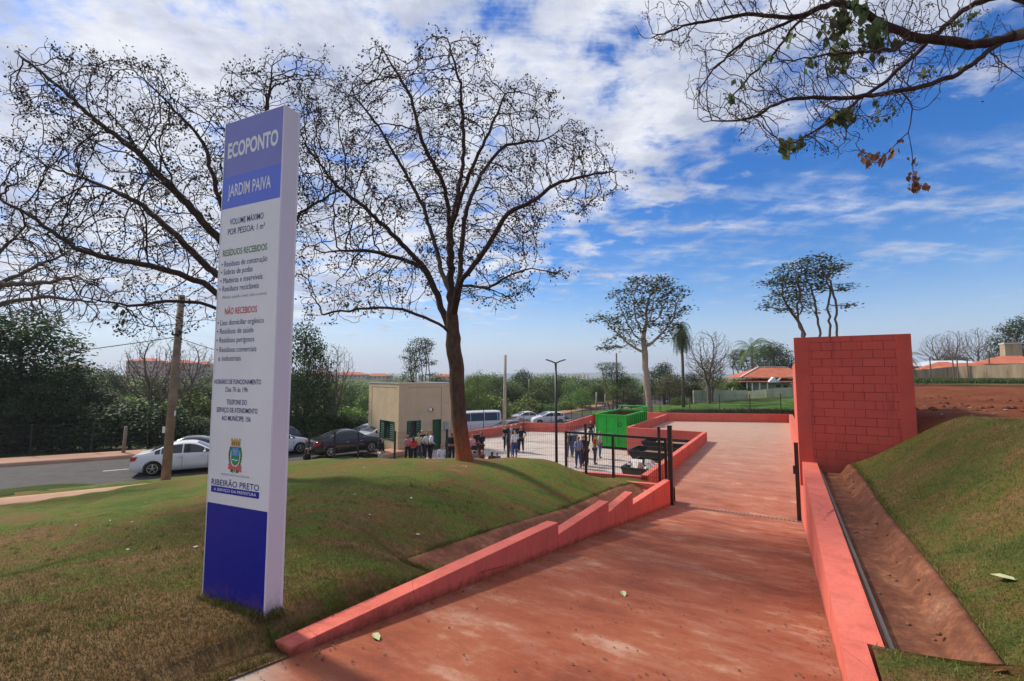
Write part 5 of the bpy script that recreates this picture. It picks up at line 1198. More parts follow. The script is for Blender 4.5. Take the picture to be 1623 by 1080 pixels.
    person(903, 727, 29.5, R(200), (.50, .38, .34), (.12, .18, .32), 'person in a light top and blue jeans, leftmost behind the sliding gate', 'hold', 1.66, 1, 1, bag=(.03, .03, .04))
    person(911, 728, 29.3, R(160), (.16, .22, .42), (.07, .10, .2), 'person in a blue shirt with a backpack behind the sliding gate', 'hang', 1.72, 0, 1, bag=(.05, .08, .13))
    person(917, 740, 26.0, R(200), (.20, .24, .42), (.03, .06, .16), 'person in a blue shirt and jeans nearest the sliding gate fence post', 'front', 1.76, 0, 1)
    person(924, 738, 26.6, R(40), (.05, .02, .03), (.05, .04, .05), 'person in dark maroon clothes between the blue and red shirts', 'fold', 1.74, 0, 1)
    person(930, 737, 26.6, R(230), BK, BK, 'person in black looking down beside the red shirt', 'hold', 1.68, 0, 1, sleeve=0)
    person(937, 706, 35.0, R(0), (.03, .03, .05), (.03, .03, .04), 'person with a white cap standing at the left side of the green container', 'phone', 1.74, 2, 1)
    person(943, 736, 27.0, R(70), (.50, .03, .035), (.07, .07, .08), 'person in a red polo shirt and grey trousers before the green container', 'hold', 1.76, 2, 1, sleeve=0)
    person(951, 728, 29.0, R(60), (.50, .46, .42), (.06, .12, .25), 'person in a light shirt and blue jeans right of the red shirt', 'hold', 1.68, 1, 1)
people()

# ------------------------------------------------------------------ trees
def colonize(att, nodes, parents, step, kill, infl, iters, grav=0.0, jit=0.12, seed=1, inertia=0.0):
    g = np.random.default_rng(seed); P = [tuple(p) for p in nodes]; par = list(parents); arr = np.array(P, float); att = np.array(att, float)
    d = np.full(len(att), 1e9); ni = np.zeros(len(att), int)
    def upd(new, base):
        nonlocal d, ni
        if not len(new) or not len(att): return
        D = np.sqrt(((att[:, None, :]-new[None])**2).sum(2)); k = D.argmin(1); dm = D[np.arange(len(att)), k]; m = dm < d; d = np.where(m, dm, d); ni = np.where(m, base+k, ni)
    for i in range(0, len(arr), 400): upd(arr[i:i+400], i)
    cnt = {}; stall = 0
    for it in range(iters):
        act = d < infl
        if not act.any(): break
        ids = ni[act]; A_ = np.asarray(P)
        dirs = att[act]-A_[ids]; dirs /= np.linalg.norm(dirs, axis=1)[:, None]+1e-9
        uq, inv = np.unique(ids, return_inverse=True); sm = np.zeros((len(uq), 3)); np.add.at(sm, inv, dirs)
        sm /= np.linalg.norm(sm, axis=1)[:, None]+1e-9; sm += g.normal(0, jit, sm.shape); sm[:, 2] += grav
        if inertia:
            pp = np.array(par)[uq]; dd = A_[uq]-A_[np.maximum(pp, 0)]; dd /= np.linalg.norm(dd, axis=1)[:, None]+1e-9; sm += dd*inertia
        sm /= np.linalg.norm(sm, axis=1)[:, None]+1e-9
        new = []; 
        for q, i in enumerate(uq):
            c = cnt.get(i, 0)
            if c >= 3: continue
            cnt[i] = c+1; new.append(A_[i]+sm[q]*step); par.append(int(i))
        # retire attractors stuck on exhausted nodes
        full = np.array([cnt.get(int(i), 0) >= 3 for i in ni]); 
        if not new: break
        base = len(P); P += [tuple(p) for p in new]; upd(np.array(new), base)
        keep = (d > kill) & ~(full & (d > infl*.98)); 
        stuck = full & np.isin(ni, np.nonzero(full)[0]) & False
        att = att[keep]; d = d[keep]; ni = ni[keep]
        if not len(att): break
    return np.array(P), np.array(par)
def radii(P, par, tip, e, base=None):
    n = len(P); acc = np.zeros(n); r = np.zeros(n); kids = [[] for _ in range(n)]
    for i in range(n-1, -1, -1):
        r[i] = tip if acc[i] == 0 else acc[i]**(1/e)
        if par[i] >= 0: acc[par[i]] += r[i]**e; kids[par[i]].append(i)
    if base: r = tip+(r-tip)*(base-tip)/(r[0]-tip)
    return r, kids
def order_ok(P, par):
    """re-index so parents precede children"""
    n = len(P); kids = [[] for _ in range(n)]; root = 0
    for i, p in enumerate(par):
        if p >= 0: kids[p].append(i)
    o = [0]; i = 0
    while i < len(o): o += kids[o[i]]; i += 1
    inv = {a: b for b, a in enumerate(o)}; return P[o], np.array([inv[par[a]] if par[a] >= 0 else -1 for a in o])
def branch_mesh(P, par, r, kids, mask, k=6, flare=None):
    V_, Fc = [], []; n = len(P); main = np.full(n, -1)
    for i in range(n):
        if kids[i]: main[i] = max(kids[i], key=lambda c: r[c])
    ca = [(math.cos(2*math.pi*j/k), math.sin(2*math.pi*j/k)) for j in range(k)]
    ring = {}
    def put(i, d, rad, ref):
        d = d.normalized(); ref = (ref-d*ref.dot(d)); ref = ref.normalized() if ref.length > 1e-4 else d.orthogonal().normalized(); c = d.cross(ref); b = len(V_); p = Vector(P[i])
        for x, y in ca: V_.append(tuple(p+(ref*x+c*y)*rad))
        return b, ref
    stack = [(0, None, None)]; vp = [Vector(p) for p in P]
    # walk chains
    starts = [(-1, 0)]
    while starts:
        p0, i = starts.pop()
        if p0 >= 0:
            d = vp[i]-vp[p0]; b, ref = put(p0, d, r[i], d.orthogonal())
            prev = b; last = p0
        else:
            nx = main[i]; d = (vp[nx]-vp[i]) if nx >= 0 else Vector((0, 0, 1)); b, ref = put(i, d, r[i], d.orthogonal()); prev = b; last = i
            for c in kids[i]:
                if c != nx: starts.append((i, c))
            i = nx
        draw_prev = mask[last] if p0 < 0 else mask[i if i >= 0 else last]
        while i >= 0:
            nx = main[i]; d = (vp[nx]-vp[last]) if nx >= 0 else (vp[i]-vp[last])
            b, ref = put(i, d, r[i]*(.6 if nx < 0 else 1), ref)
            if mask[i]:
                for j in range(k): Fc.append((prev+j, prev+(j+1) % k, b+(j+1) % k, b+j))
            for c in kids[i]:
                if c != nx: starts.append((i, c))
            prev = b; last = i; i = nx
    V_ = np.array(V_); Fc = np.array(Fc, int)
    if not len(Fc): return V_, Fc
    u, inv = np.unique(Fc, return_inverse=True); return V_[u], inv.reshape(Fc.shape)
def leaf_quads(pts, size, g, ratio=.55, flat=.5, droop=False, kind='quad'):
    n = len(pts); s = size*g.uniform(.6, 1.3, n)[:, None]
    nrm = g.normal(0, 1, (n, 3)); nrm[:, 2] = np.abs(nrm[:, 2])+flat*2; nrm /= np.linalg.norm(nrm, axis=1)[:, None]
    a = g.normal(0, 1, (n, 3)); 
    if droop: a = np.stack([g.normal(0, .35, n), g.normal(0, .35, n), -np.ones(n)], 1); nrm = np.cross(a, g.normal(0, 1, (n, 3)))
    a -= nrm*(a*nrm).sum(1)[:, None]/(nrm*nrm).sum(1)[:, None]; a /= np.linalg.norm(a, axis=1)[:, None]+1e-9; nrm /= np.linalg.norm(nrm, axis=1)[:, None]+1e-9; b = np.cross(nrm, a)
    p0 = pts-a*s*.5; p2 = pts+a*s*.5; p1 = pts+b*s*ratio*.5-a*s*.1; p3 = pts-b*s*ratio*.5-a*s*.1
    return np.stack([p0, p1, p2, p3], 1).reshape(-1, 3), np.arange(4*n).reshape(-1, 4)
def inpoly(x, y, poly):
    c = np.zeros(len(x), bool); n = len(poly)
    for i in range(n):
        x0, y0 = poly[i]; x1, y1 = poly[(i+1) % n]; m = ((y0 > y) != (y1 > y)) & (x < (x1-x0)*(y-y0)/(y1-y0+1e-9)+x0); c ^= m
    return c
def crown_points(poly, n, D, thick, seed, gaps=True):
    g = np.random.default_rng(seed); P = np.array(poly, float); x0, y0 = P.min(0); x1, y1 = P.max(0); cx, cy = P.mean(0); out = []
    while len(out) < n:
        x = g.uniform(x0, x1, n); y = g.uniform(y0, y1, n); m = inpoly(x, y, poly)
        for a, b in zip(x[m], y[m]):
            if gaps:
                wv = math.sin(a*.052+seed)+math.sin(b*.061+a*.021+seed*2)+math.sin(a*.11-b*.09)*.7
                if wv < -.35 and g.random() < .8: continue
            rr_ = min(1, math.hypot((a-cx)/((x1-x0)/2), (b-cy)/((y1-y0)/2))); t = thick*math.sqrt(max(.05, 1-rr_*rr_)); out.append(W(a, b, D+g.uniform(-t, t)))
    return np.array(out[:n])
def limbs_to_nodes(limbs, D, step):
    """limbs: list of polylines [(px,py,depth_offset)], the first starts at the tree base; others start at a point near an existing node"""
    P = []; par = []
    for li, L_ in enumerate(limbs):
        pts = [W(a, b, D+c) for a, b, c in L_]
        if li == 0: P.append(tuple(pts[0])); par.append(-1); last = 0
        else:
            A_ = np.array(P); last = int(np.linalg.norm(A_-pts[0], axis=1).argmin())
        cur = np.array(P[last]); 
        for q in pts[1:]:
            d = np.linalg.norm(q-cur); m = max(1, int(d/step)); s = cur.copy()
            for j in range(1, m+1):
                t = j/m; w = s*(1-t)+q*t; P.append(tuple(w)); par.append(last); last = len(P)-1
            cur = q
    P = np.array(P); par = np.array(par)
    # relax the corners of the traced limbs
    kids = [[] for _ in P]
    for i, p in enumerate(par):
        if p >= 0: kids[p].append(i)
    for _ in range(3):
        Q = P.copy()
        for i in range(1, len(P)):
            if len(kids[i]) == 1: Q[i] = P[i]*.5+(P[par[i]]+P[kids[i][0]])*.25
        P = Q
    return P, par
def bare_tree(label, base_px, D, limbs, poly, n, thick, step, kill, infl, baser, tip=.0065, seed=1, pods=0, podsize=.05, barkm=None, branchm=None, name='bare_tree', leafspots=(), e=1.9, trunk_r=None, roots=True):
    N0, p0 = limbs_to_nodes(limbs, D, step*1.2)
    att = crown_points(poly, n, D, thick, seed)
    P, par = colonize(att, N0, p0, step, kill, infl, 260, 0.12, .20, seed, .8)
    P, par = order_ok(P, par); g = np.random.default_rng(seed+9)
    deg = np.bincount(par[par >= 0], minlength=len(P)); tp_ = np.nonzero(deg == 0)[0]; ex = []; ep = []; pl = P.tolist()
    for i in list(tp_)*2+list(np.nonzero(deg == 1)[0][::9]):
        if i <= len(N0): continue
        d = P[i]-P[par[i]]; d /= np.linalg.norm(d)+1e-9; last = int(i); q = P[i].copy()
        d = d+g.normal(0, .6, 3)+np.array((0, 0, .25)); d /= np.linalg.norm(d)
        for s_ in range(int(g.integers(1, 4))):
            d = d+g.normal(0, .2, 3); d /= np.linalg.norm(d); q = q+d*step*.75; ex.append(q.copy()); ep.append(last); last = len(P)+len(ex)-1
    P = np.concatenate([P, np.array(ex)]); par = np.concatenate([par, np.array(ep)])
    P, par = order_ok(P, par)
    nseed = len(N0); P = P+g.normal(0, step*.10, P.shape)*(np.arange(len(P)) > 8)[:, None]
    r, kids = radii(P, par, tip, e, baser)
    tr = trunk_r or baser*.62; mask = r >= tr; mask[0] = True
    for i in range(1, len(P)): mask[i] &= mask[par[i]]
    org = P[0].copy(); P = P-org
    if roots:   # root flare
        for i in range(min(len(P), 14)):
            if mask[i]: r[i] *= 1+.45*math.exp(-max(0, P[i][2])/.2)
    t = empty(name, tuple(org), 0, label, 'tree')
    V_, F_ = branch_mesh(P, par, r, kids, mask, 14)
    if len(F_):
        ang = np.arctan2(V_[:, 1], V_[:, 0]); V_ = V_+0; fl = np.exp(-np.clip(V_[:, 2], 0, 9)/.25)*.07
        V_[:, 0] += fl*np.cos(ang*4+1)*np.cos(ang)*.5*baser/.2; V_[:, 1] += fl*np.cos(ang*4+1)*np.sin(ang)*.5*baser/.2
        low = V_[:, 2] < .02; V_[low, 2] -= .25
        np_mesh('trunk', V_, F_, barkm or M_BARK, t, True)
    V2, F2 = branch_mesh(P, par, r, kids, ~mask, 5); np_mesh('branches', V2, F2, branchm or M_BRANCH, t, True)
    tips = np.array([i for i in range(len(P)) if not kids[i] or (len(kids[i]) == 1 and not kids[kids[i][0]])])
    if pods:
        sel = tips[g.random(len(tips)) < pods]; pts = []
        for i in sel:
            m = g.integers(4, 12); pts.append(P[i]+g.normal(0, podsize*1.1, (m, 3)))
        pts = np.concatenate(pts); V3, F3 = leaf_quads(pts, podsize, g, .6, 0); np_mesh('seed_pods', V3, F3, M_POD, t)
    for (a, b, dd, spread, cnt, size, mt) in leafspots:
        c = W(a, b, D+dd)-org; 
        # hang leaves from branch nodes near this spot
        dist = np.linalg.norm(P-c, axis=1); near = np.argsort(dist)[:max(6, cnt//5)]; near = near[dist[near] < spread*1.7]
        if not len(near): near = np.argsort(dist)[:3]
        src = P[g.choice(near, cnt)]+g.normal(0, spread*.18, (cnt, 3))-np.array((0, 0, size*.45)); V3, F3 = leaf_quads(src, size, g, .62, 0, True); np_mesh('leaf_cluster', V3, F3, mt, t)
    return t, P+org, r

# --- the main bare tree on the mound
D1 = 12.0
L1 = [[(738, 742, 0), (735, 722, 0), (728, 670, 0), (724, 610, 0), (722, 560, 0), (718, 535, 0), (716, 470, 0), (714, 364, 0), (723, 318, .3), (737, 243, .5), (730, 133, .3), (709, 62, 0)],
      [(718, 535, 0), (705, 518, -.2), (672, 503, -.6), (626, 487, -1.0), (580, 489, -1.2), (540, 494, -1.3), (498, 499, -1.3)],
      [(718, 535, 0), (690, 460, .3), (672, 425, .5), (650, 400, .7), (590, 340, 1.0), (529, 290, 1.2), (487, 235, 1.2)],
      [(672, 425, .5), (640, 412, 0), (585, 396, -.8), (530, 400, -1.4), (490, 405, -1.6)],
      [(714, 364, 0), (706, 300, -.4), (692, 270, -.7), (668, 225, -1.1), (653, 155, -1.2), (606, 78, -1.0)],
      [(718, 500, 0), (728, 452, -.5), (750, 420, -.8), (774, 392, -1.0), (802, 336, -1.1), (843, 322, -1.0), (880, 290, -.9), (920, 280, -.8), (968, 272, -.7)],
      [(728, 452, -.5), (731, 410, -.2), (737, 340, .4), (765, 270, 1.0), (800, 228, 1.3), (870, 222, 1.2), (905, 190, 1.0)],
      [(728, 452, -.5), (774, 457, -1.2), (811, 475, -1.5)],
      [(774, 457, -1.2), (800, 440, -1.3), (843, 424, -1.4), (888, 437, -1.5)],
      [(716, 470, 0), (700, 430, .8), (688, 380, 1.4), (672, 330, 1.8), (640, 270, 2.0), (600, 200, 1.8), (560, 150, 1.4)],
      [(714, 364, 0), (735, 300, -1.0), (770, 220, -1.6), (800, 150, -1.5)]]
POLY1 = [(478, 520), (470, 430), (476, 300), (460, 200), (465, 120), (500, 100), (560, 135), (590, 60), (640, 85), (700, 45), (760, 65), (800, 130), (860, 130), (905, 190), (985, 250), (985, 300), (930, 340), (870, 345), (855, 400), (895, 440), (850, 460), (790, 490), (760, 480), (700, 470), (620, 510)]
T1, _, _ = bare_tree('big bare tree with a soil reddened trunk standing on the grassy mound', (735, 728), D1, L1, POLY1, 4300, 2.6, .14, .22, .9, .20, seed=3, pods=.42, podsize=.07, tip=.0055,
    leafspots=[(555, 470, -1.2, .25, 22, .11, M_BIGLEAF), (640, 415, -.2, .2, 12, .10, M_BIGLEAF), (672, 385, 0, .25, 16, .12, M_BIGLEAF)])
# --- the left bare tree, its trunk hidden by the sign
D2 = 11.0
L2 = [[(400, 770, 0), (402, 700, 0), (400, 600, 0), (396, 520, 0), (396, 470, 0), (400, 380, .2), (410, 250, .4), (425, 160, .5), (433, 95, .5)],
      [(400, 540, 0), (372, 500, -.2), (333, 484, -.4), (278, 475, -.8), (200, 487, -1.0), (130, 470, -1.1)],
      [(398, 520, 0), (370, 480, -.4), (333, 457, -.6), (296, 438, -.8), (222, 417, -1.1), (130, 401, -1.3), (46, 341, -1.5), (0, 316, -1.6)],
      [(398, 490, 0), (375, 455, .3), (338, 432, .6), (278, 373, 1.0), (222, 322, 1.4), (139, 285, 1.8), (69, 262, 2.0), (20, 230, 2.1)],
      [(397, 460, 0), (375, 415, 0), (342, 373, 0), (259, 285, 0), (217, 239, 0), (153, 193, 0), (93, 137, 0), (23, 82, 0)],
      [(398, 420, .1), (375, 370, .8), (347, 318, 1.2), (324, 225, 1.6), (259, 156, 1.8), (200, 100, 1.8)],
      [(399, 440, .1), (440, 380, .5), (485, 330, .8), (540, 300, 1.0)],
      [(396, 520, 0), (330, 505, -1.5), (250, 520, -2.0), (180, 505, -2.3)],
      [(400, 400, .2), (440, 300, 1.0), (470, 200, 1.5), (500, 120, 1.6)]]
POLY2 = [(0, 330), (5, 230), (30, 200), (0, 120), (40, 70), (130, 85), (200, 95), (290, 115), (345, 170), (360, 110), (430, 80), (500, 85), (560, 120), (560, 300), (480, 400), (380, 500), (300, 530), (200, 535), (170, 500), (150, 450), (60, 410), (5, 380)]
bare_tree('wide spreading bare tree whose trunk is hidden behind the totem sign', (400, 760), D2, L2, POLY2, 4300, 2.6, .14, .22, .9, .21, seed=8, pods=.42, podsize=.065, tip=.0052, barkm=M_BARK,
    leafspots=[(165, 510, -1.0, .25, 14, .13, M_BIGLEAF), (185, 490, -1, .2, 8, .12, M_BIGLEAF)])
# --- the overhanging tree at the upper right; its trunk stands outside the frame
D4 = 6.0
L4 = [[(2060, 900, -.2), (2040, 700, -.2), (1980, 480, -.2), (1900, 300, -.1), (1780, 120, 0), (1690, 40, 0), (1623, 52, 0), (1556, 73, 0), (1499, 65, .1), (1441, 58, .1), (1405, 38, .1), (1384, 31, .1), (1361, 8, .1), (1322, 4, .1), (1269, 27, .1), (1173, 23, 0), (1096, 38, -.1), (1023, 62, -.2)],
      [(1600, 60, 0), (1568, 81, 0), (1545, 100, -.1), (1518, 119, -.1), (1470, 136, -.2), (1415, 146, -.3), (1345, 157, -.4), (1253, 154, -.5), (1230, 165, -.5), (1184, 192, -.6), (1115, 192, -.6)],
      [(1690, 40, 0), (1600, -10, .3), (1534, 8, .3), (1495, 45, .3), (1461, 77, .2), (1403, 130, .2), (1360, 160, .2), (1338, 177, .1), (1288, 211, 0), (1238, 234, -.1)],
      [(1441, 58, .1), (1420, 80, -.4), (1380, 80, -.8), (1300, 88, -1), (1230, 100, -1.1)],
      [(1322, 4, .1), (1280, 20, .6), (1250, 50, .8), (1230, 85, .9), (1190, 120, 1.0), (1150, 165, 1.0)],
      [(1430, 142, -.3), (1438, 150, -.3), (1451, 173, -.3), (1440, 195, -.3), (1442, 225, -.3), (1446, 255, -.3), (1449, 290, -.3)],
      [(1438, 207, -.3), (1425, 225, -.3), (1408, 240, -.3), (1392, 258, -.3)],
      [(1269, 27, .1), (1220, 50, .2), (1180, 62, .2), (1130, 110, .2), (1100, 160, .2)],
      [(1568, 81, 0), (1600, 110, -.5), (1640, 130, -.5)]]
POLY4 = [(1010, 70), (1040, 5), (1100, -60), (1640, -60), (1640, 110), (1590, 140), (1530, 120), (1480, 150), (1400, 190), (1350, 250), (1290, 250), (1230, 240), (1150, 195), (1110, 190), (1085, 150), (1100, 100)]
bare_tree('nearly bare tree overhanging from the upper right edge with few leaves', (2000, 900), D4, L4, POLY4, 1500, 1.2, .085, .14, .6, .085, seed=21, pods=.25, podsize=.03, tip=.0032, barkm=M_GREYBARK,
    leafspots=[(1357, 65, .1, .40, 110, .16, M_BIGLEAF), (1330, 45, .1, .35, 50, .14, M_BIGLEAF), (1335, 180, .1, .25, 50, .14, M_BIGLEAF), (1262, 235, -.1, .22, 44, .14, M_BIGLEAF), (1165, 125, -.2, .15, 18, .11, M_BIGLEAF), (1355, 15, .1, .3, 40, .13, M_BIGLEAF), (1400, 160, 0, .15, 14, .09, M_BIGLEAF), (1320, 105, .2, .18, 16, .08, M_BIGLEAF), (1395, 262, -.3, .16, 60, .085, M_DRYLEAF), (1441, 275, -.3, .14, 54, .085, M_DRYLEAF), (1290, 95, .5, .2, 22, .10, M_BIGLEAF), (1240, 60, .5, .2, 16, .09, M_BIGLEAF), (1480, 110, .1, .2, 18, .09, M_BIGLEAF), (1540, 40, .1, .25, 26, .10, M_BIGLEAF), (1425, 232, -.3, .08, 12, .06, M_DRYLEAF), (1212, 100, -.3, .10, 6, .10, M_BIGLEAF)], name='bare_tree', trunk_r=.07, roots=False)
# --- paler bare tree far left
L3 = [[(-60, 720, 0), (-55, 560, 0), (-40, 500, 0), (0, 450, 0), (60, 420, 0), (110, 400, 0)], [(-40, 500, 0), (10, 480, .5), (80, 470, 1), (150, 480, 1)], [(-50, 520, 0), (-30, 430, .3), (10, 390, .4), (40, 360, .5)], [(0, 450, 0), (60, 450, -.8), (120, 440, -1)]]
bare_tree('pale fine twigged bare tree reaching in from the left edge below the larger one', (-60, 720), 17.5, L3, [(-60, 350), (40, 345), (110, 385), (140, 440), (180, 480), (150, 520), (60, 510), (-40, 520)], 1500, 2, .22, .32, 1.8, .20, seed=5, pods=0, tip=.010, barkm=M_GREYBARK, branchm=M_GREYBARK)

# --- prototypes of leafy and bare background trees (10 m tall)
def proto(name, label, blobs, trunk, n, leaf, mat, size, seed, step=.5, kill=.7, baser=.2, barkm=M_GREYBARK, spread=.45, lean=(0, 0), fork=1, cat='tree', flat=.5, per=20, tip=.02, tubek=5, clump=True, leafy=True):
    g = np.random.default_rng(seed); pts = []
    tot = sum(b[3]*b[4]*b[5] for b in blobs)
    for (x, y, z, rx, ry, rz_) in blobs:
        m = int(n*rx*ry*rz_/tot)+3; q = g.normal(0, 1, (m, 3)); q /= np.linalg.norm(q, axis=1)[:, None]; q *= g.uniform(.25, 1, m)[:, None]**.5; pts.append(np.array((x, y, z))+q*np.array((rx, ry, rz_)))
    att = np.concatenate(pts); nodes = [(0, 0, 0)]; par = [-1]
    for s in range(fork):
        last = 0; a = s*2.4+seed; tp = Vector(trunk)+Vector((math.cos(a), math.sin(a), 0))*(0 if fork == 1 else 1.0); m = max(2, int(tp.length/step))
        for i in range(1, m+1): t = i/m; nodes.append(tuple(tp*t+Vector((math.sin(t*5+seed)*.02*t, math.cos(t*4)*.02*t, 0)))); par.append(last); last = len(nodes)-1
    P, par = colonize(att, np.array(nodes), par, step, kill, 5, 90, 0, .15, seed); P, par = order_ok(P, par); r, kids = radii(P, par, tip, 2.0, baser)
    t = empty(name, (0, 0, -500), 0, label, cat); mask = r > baser*(.55 if fork == 1 else .22); mask[0] = True
    for i in range(1, len(P)): mask[i] &= mask[par[i]]
    V_, F_ = branch_mesh(P, par, r, kids, mask, 8); V_[V_[:, 2] < .05, 2] -= .8; np_mesh('trunk' , V_, F_, barkm, t, True)
    V_, F_ = branch_mesh(P, par, r, kids, ~mask, tubek)
    if len(F_): np_mesh('branches', V_, F_, barkm, t, True)
    if leafy:
        tips = np.array([i for i in range(len(P)) if not kids[i] or r[i] < tip*1.6]); lp_ = []
        for i in tips: lp_.append(P[i]+g.normal(0, 1, (per, 3))*np.array((spread, spread, spread*(.45 if flat > .8 else .8))))
        lp_ = np.concatenate(lp_); V_, F_ = leaf_quads(lp_, size, g, .6, flat); np_mesh('crown', V_, F_, leaf, t)
    return t
PR = {}
PR['round'] = proto('leafy_tree', 'x', [(0, 0, 6.4, 3.2, 3.2, 2.9), (1.8, .5, 5.2, 2.0, 2, 1.6), (-2, -.5, 5.4, 2.1, 2, 1.7), (.3, -1, 8.2, 1.8, 1.8, 1.4)], (0, 0, 2.5), 330, M_LEAFM, 0, .30, 31, .5, .7, .24, per=52, spread=.5)
PR['round2'] = proto('leafy_tree', 'x', [(-.8, 0, 7.2, 2.5, 2.6, 2.2), (1.6, .6, 5.6, 2.3, 2, 2.0), (-1.8, -.5, 4.2, 2.2, 2.2, 1.6), (2.2, -.6, 3.8, 1.5, 1.5, 1.2)], (0, 0, 2.0), 330, M_LEAF, 0, .29, 47, .5, .7, .22, per=50, spread=.5)
PR['dark'] = proto('dark_tree', 'x', [(0, 0, 5.4, 3.8, 3.6, 4.0), (1.8, .5, 3.6, 2.6, 2.4, 2.6), (-2, -.5, 3.4, 2.8, 2.4, 2.6), (.2, 0, 8.3, 2.0, 2, 1.6)], (0, 0, 1.6), 520, M_LEAFD, 0, .30, 12, .5, .7, .3, per=56, spread=.55)
PR['layer'] = proto('umbrella_tree', 'x', [(-.6, 0, 8.4, 2.3, 1.6, .5), (-1.4, 0, 7.2, 2.0, 1.4, .5), (.9, .3, 8.6, 1.8, 1.2, .35), (-1.8, 0, 6.0, 1.5, 1.2, .4), (.2, .2, 7.5, 1.8, 1.2, .4), (-.4, 0, 9.2, 1.6, 1.5, .32), (2.1, .2, 9.1, 1.0, 1, .28), (-2.5, .3, 7.6, 1.4, 1.3, .3), (0, .6, 8.2, 1.9, 1.6, .3), (1.6, -.5, 7.3, 1.1, 1.1, .3), (-2.8, -.3, 6.4, 1.2, 1.1, .3), (-.8, .5, 6.7, 1.3, 1.2, .3), (2.8, .2, 6.1, 1.1, .8, .22), (-3.0, .2, 5.4, 1.0, .9, .25), (-1.3, -.5, 5.4, .8, .8, .25)], (0, 0, 3.4), 1100, M_LEAFD, 0, .22, 3, .36, .45, .15, M_GREYBARK, per=16, spread=.27, flat=1.2, fork=5)
PR['tall'] = proto('tall_tree', 'x', [(.1, 0, 8.3, 2.2, 1.8, .9), (.2, 0, 9.2, 2.0, 1.8, .6), (-1.6, 0, 6.6, 1.6, 1.3, .7), (.6, 0, 7.0, 1.7, 1.4, .7), (1.6, .2, 6.3, 1.2, 1.0, .6), (-.3, .2, 5.2, 1.2, 1, .4), (-2.0, .3, 8.6, .9, .9, .45), (2.0, 0, 8.4, .9, 1, .5), (-3.3, .2, 6.8, 1.3, 1.0, .4), (-2.0, -.3, 5.7, 1.4, 1.2, .45), (-2.5, .5, 4.9, 1.2, 1.0, .35), (2.2, .2, 7.5, 1.0, 1, .5), (-.9, 0, 7.6, 1.4, 1.4, .5), (.9, .5, 6.6, 1.2, 1.2, .4), (1.3, 0, 5.5, .9, .9, .4), (-.4, -.5, 6.2, 1.0, 1, .35)], (-.25, 0, 3.2), 1300, M_LEAFD, 0, .22, 9, .34, .42, .21, M_PALEBARK, per=15, spread=.26, fork=1, flat=1.0)
PR['bush'] = proto('bush', 'x', [(0, 0, 4.5, 5.5, 5, 4.2), (4, 0, 3.2, 4, 4, 3), (-4, .5, 3.4, 4, 4, 3)], (0, 0, .8), 420, M_LEAF, 0, .75, 77, .9, 1.2, .2, cat='bush', per=30, spread=.95)
PR['darkbush'] = proto('bush', 'x', [(0, 0, 4.5, 6.5, 5, 4.2), (5, 0, 3.4, 4, 4, 3), (-5, .5, 3.4, 4, 4, 3)], (0, 0, .8), 420, M_LEAFD, 0, .8, 79, .9, 1.2, .2, cat='bush', per=34, spread=.95)
PR['brightbush'] = proto('bush', 'x', [(0, 0, 4.2, 6, 5, 3.8), (5, 0, 3.5, 3.5, 4, 3), (-5, .5, 3.6, 4, 4, 3)], (0, 0, .8), 420, M_LEAFB, 0, .75, 78, .9, 1.2, .2, cat='bush', per=28, spread=.95)
PR['olive'] = proto('leafy_tree', 'x', [(0, 0, 6.2, 3, 3, 2.8), (1.6, .5, 4.6, 2.0, 2, 1.6), (-2, -.5, 5.0, 2.1, 2, 1.7)], (0, 0, 2.2), 420, M_LEAFO, 0, .28, 35, .45, .6, .2, per=14, spread=.4, tip=.022)
PR['bare'] = proto('bare_tree', 'x', [(0, 0, 6.8, 3.3, 3.2, 3.0), (1.8, .5, 5.2, 2.6, 2.2, 1.8), (-2, -.5, 5.2, 2.6, 2.2, 1.8)], (0, 0, 2.6), 2400, M_LEAF, 0, .3, 63, .28, .34, .26, M_GREYBARK, leafy=False, tip=.013)
used = set()
def plant(kind, px, base_z, Y, top_py, label, group=None, wid=1.0, rz=None, name=None):
    src = PR[kind]; o = copy_tree(src) if kind in used else src; used.add(kind); p = W(px, 600, Y); ztop = -(top_py-595)/721*Y
    if base_z is None: base_z = float(ground_height(np.array([p[0]]), np.array([p[1]]))[0])-.1
    hgt = ztop-base_z; s = hgt/10.0
    if 'bush' in kind: s = hgt/8.6
    if kind == 'bare': s = hgt/9.7
    o.location = (p[0], p[1], base_z); o.scale = (s*wid, s*wid, s); o.rotation_euler = (0, 0, rz if rz is not None else (px*1.7+Y) % 6.28)
    if name: o.name = name
    o['label'] = label
    o['category'] = 'bush' if 'bush' in kind else 'tree'
    if group: o['group'] = group
    elif 'group' in o: del o['group']
    return o
# individually recognisable trees
plant('tall', 1030, -4.6, 48, 432, 'tall tree with a pale trunk and dark open crown rising behind the plateau parapet', wid=.98, rz=0)
plant('layer', 1298, -.9, 42, 397, 'umbrella shaped tree with several pale stems rising above the red block wall', wid=1.2, rz=.3)
plant('layer', 668, -6.5, 46, 528, 'flat layered green tree behind the gatehouse roof', wid=.72, rz=1.2)
plant('bare', 1123, -4.0, 56, 522, 'round bare tree with a thick dark trunk in front of the pale garden wall', wid=.98, rz=.6)
plant('olive', 1128, -4.2, 58.5, 560, 'brownish leafed tree tangled behind the round bare tree', wid=.9)
plant('bare', 532, -5.6, 38, 543, 'small grey bare tree between the totem sign and the gatehouse', wid=.62, rz=2.2)
plant('bare', 243, -5.2, 36, 530, 'dark trunked bare tree across the road behind the wooden pole', wid=.85, rz=4.0)
plant('bare', 300, -5.4, 48, 540, 'grey bare tree on the far side just left of the sign edge', wid=.9, rz=1.0)
plant('dark', 482, -5.6, 37, 512, 'dark leafy tree showing just right of the totem sign', wid=.55, rz=.4)
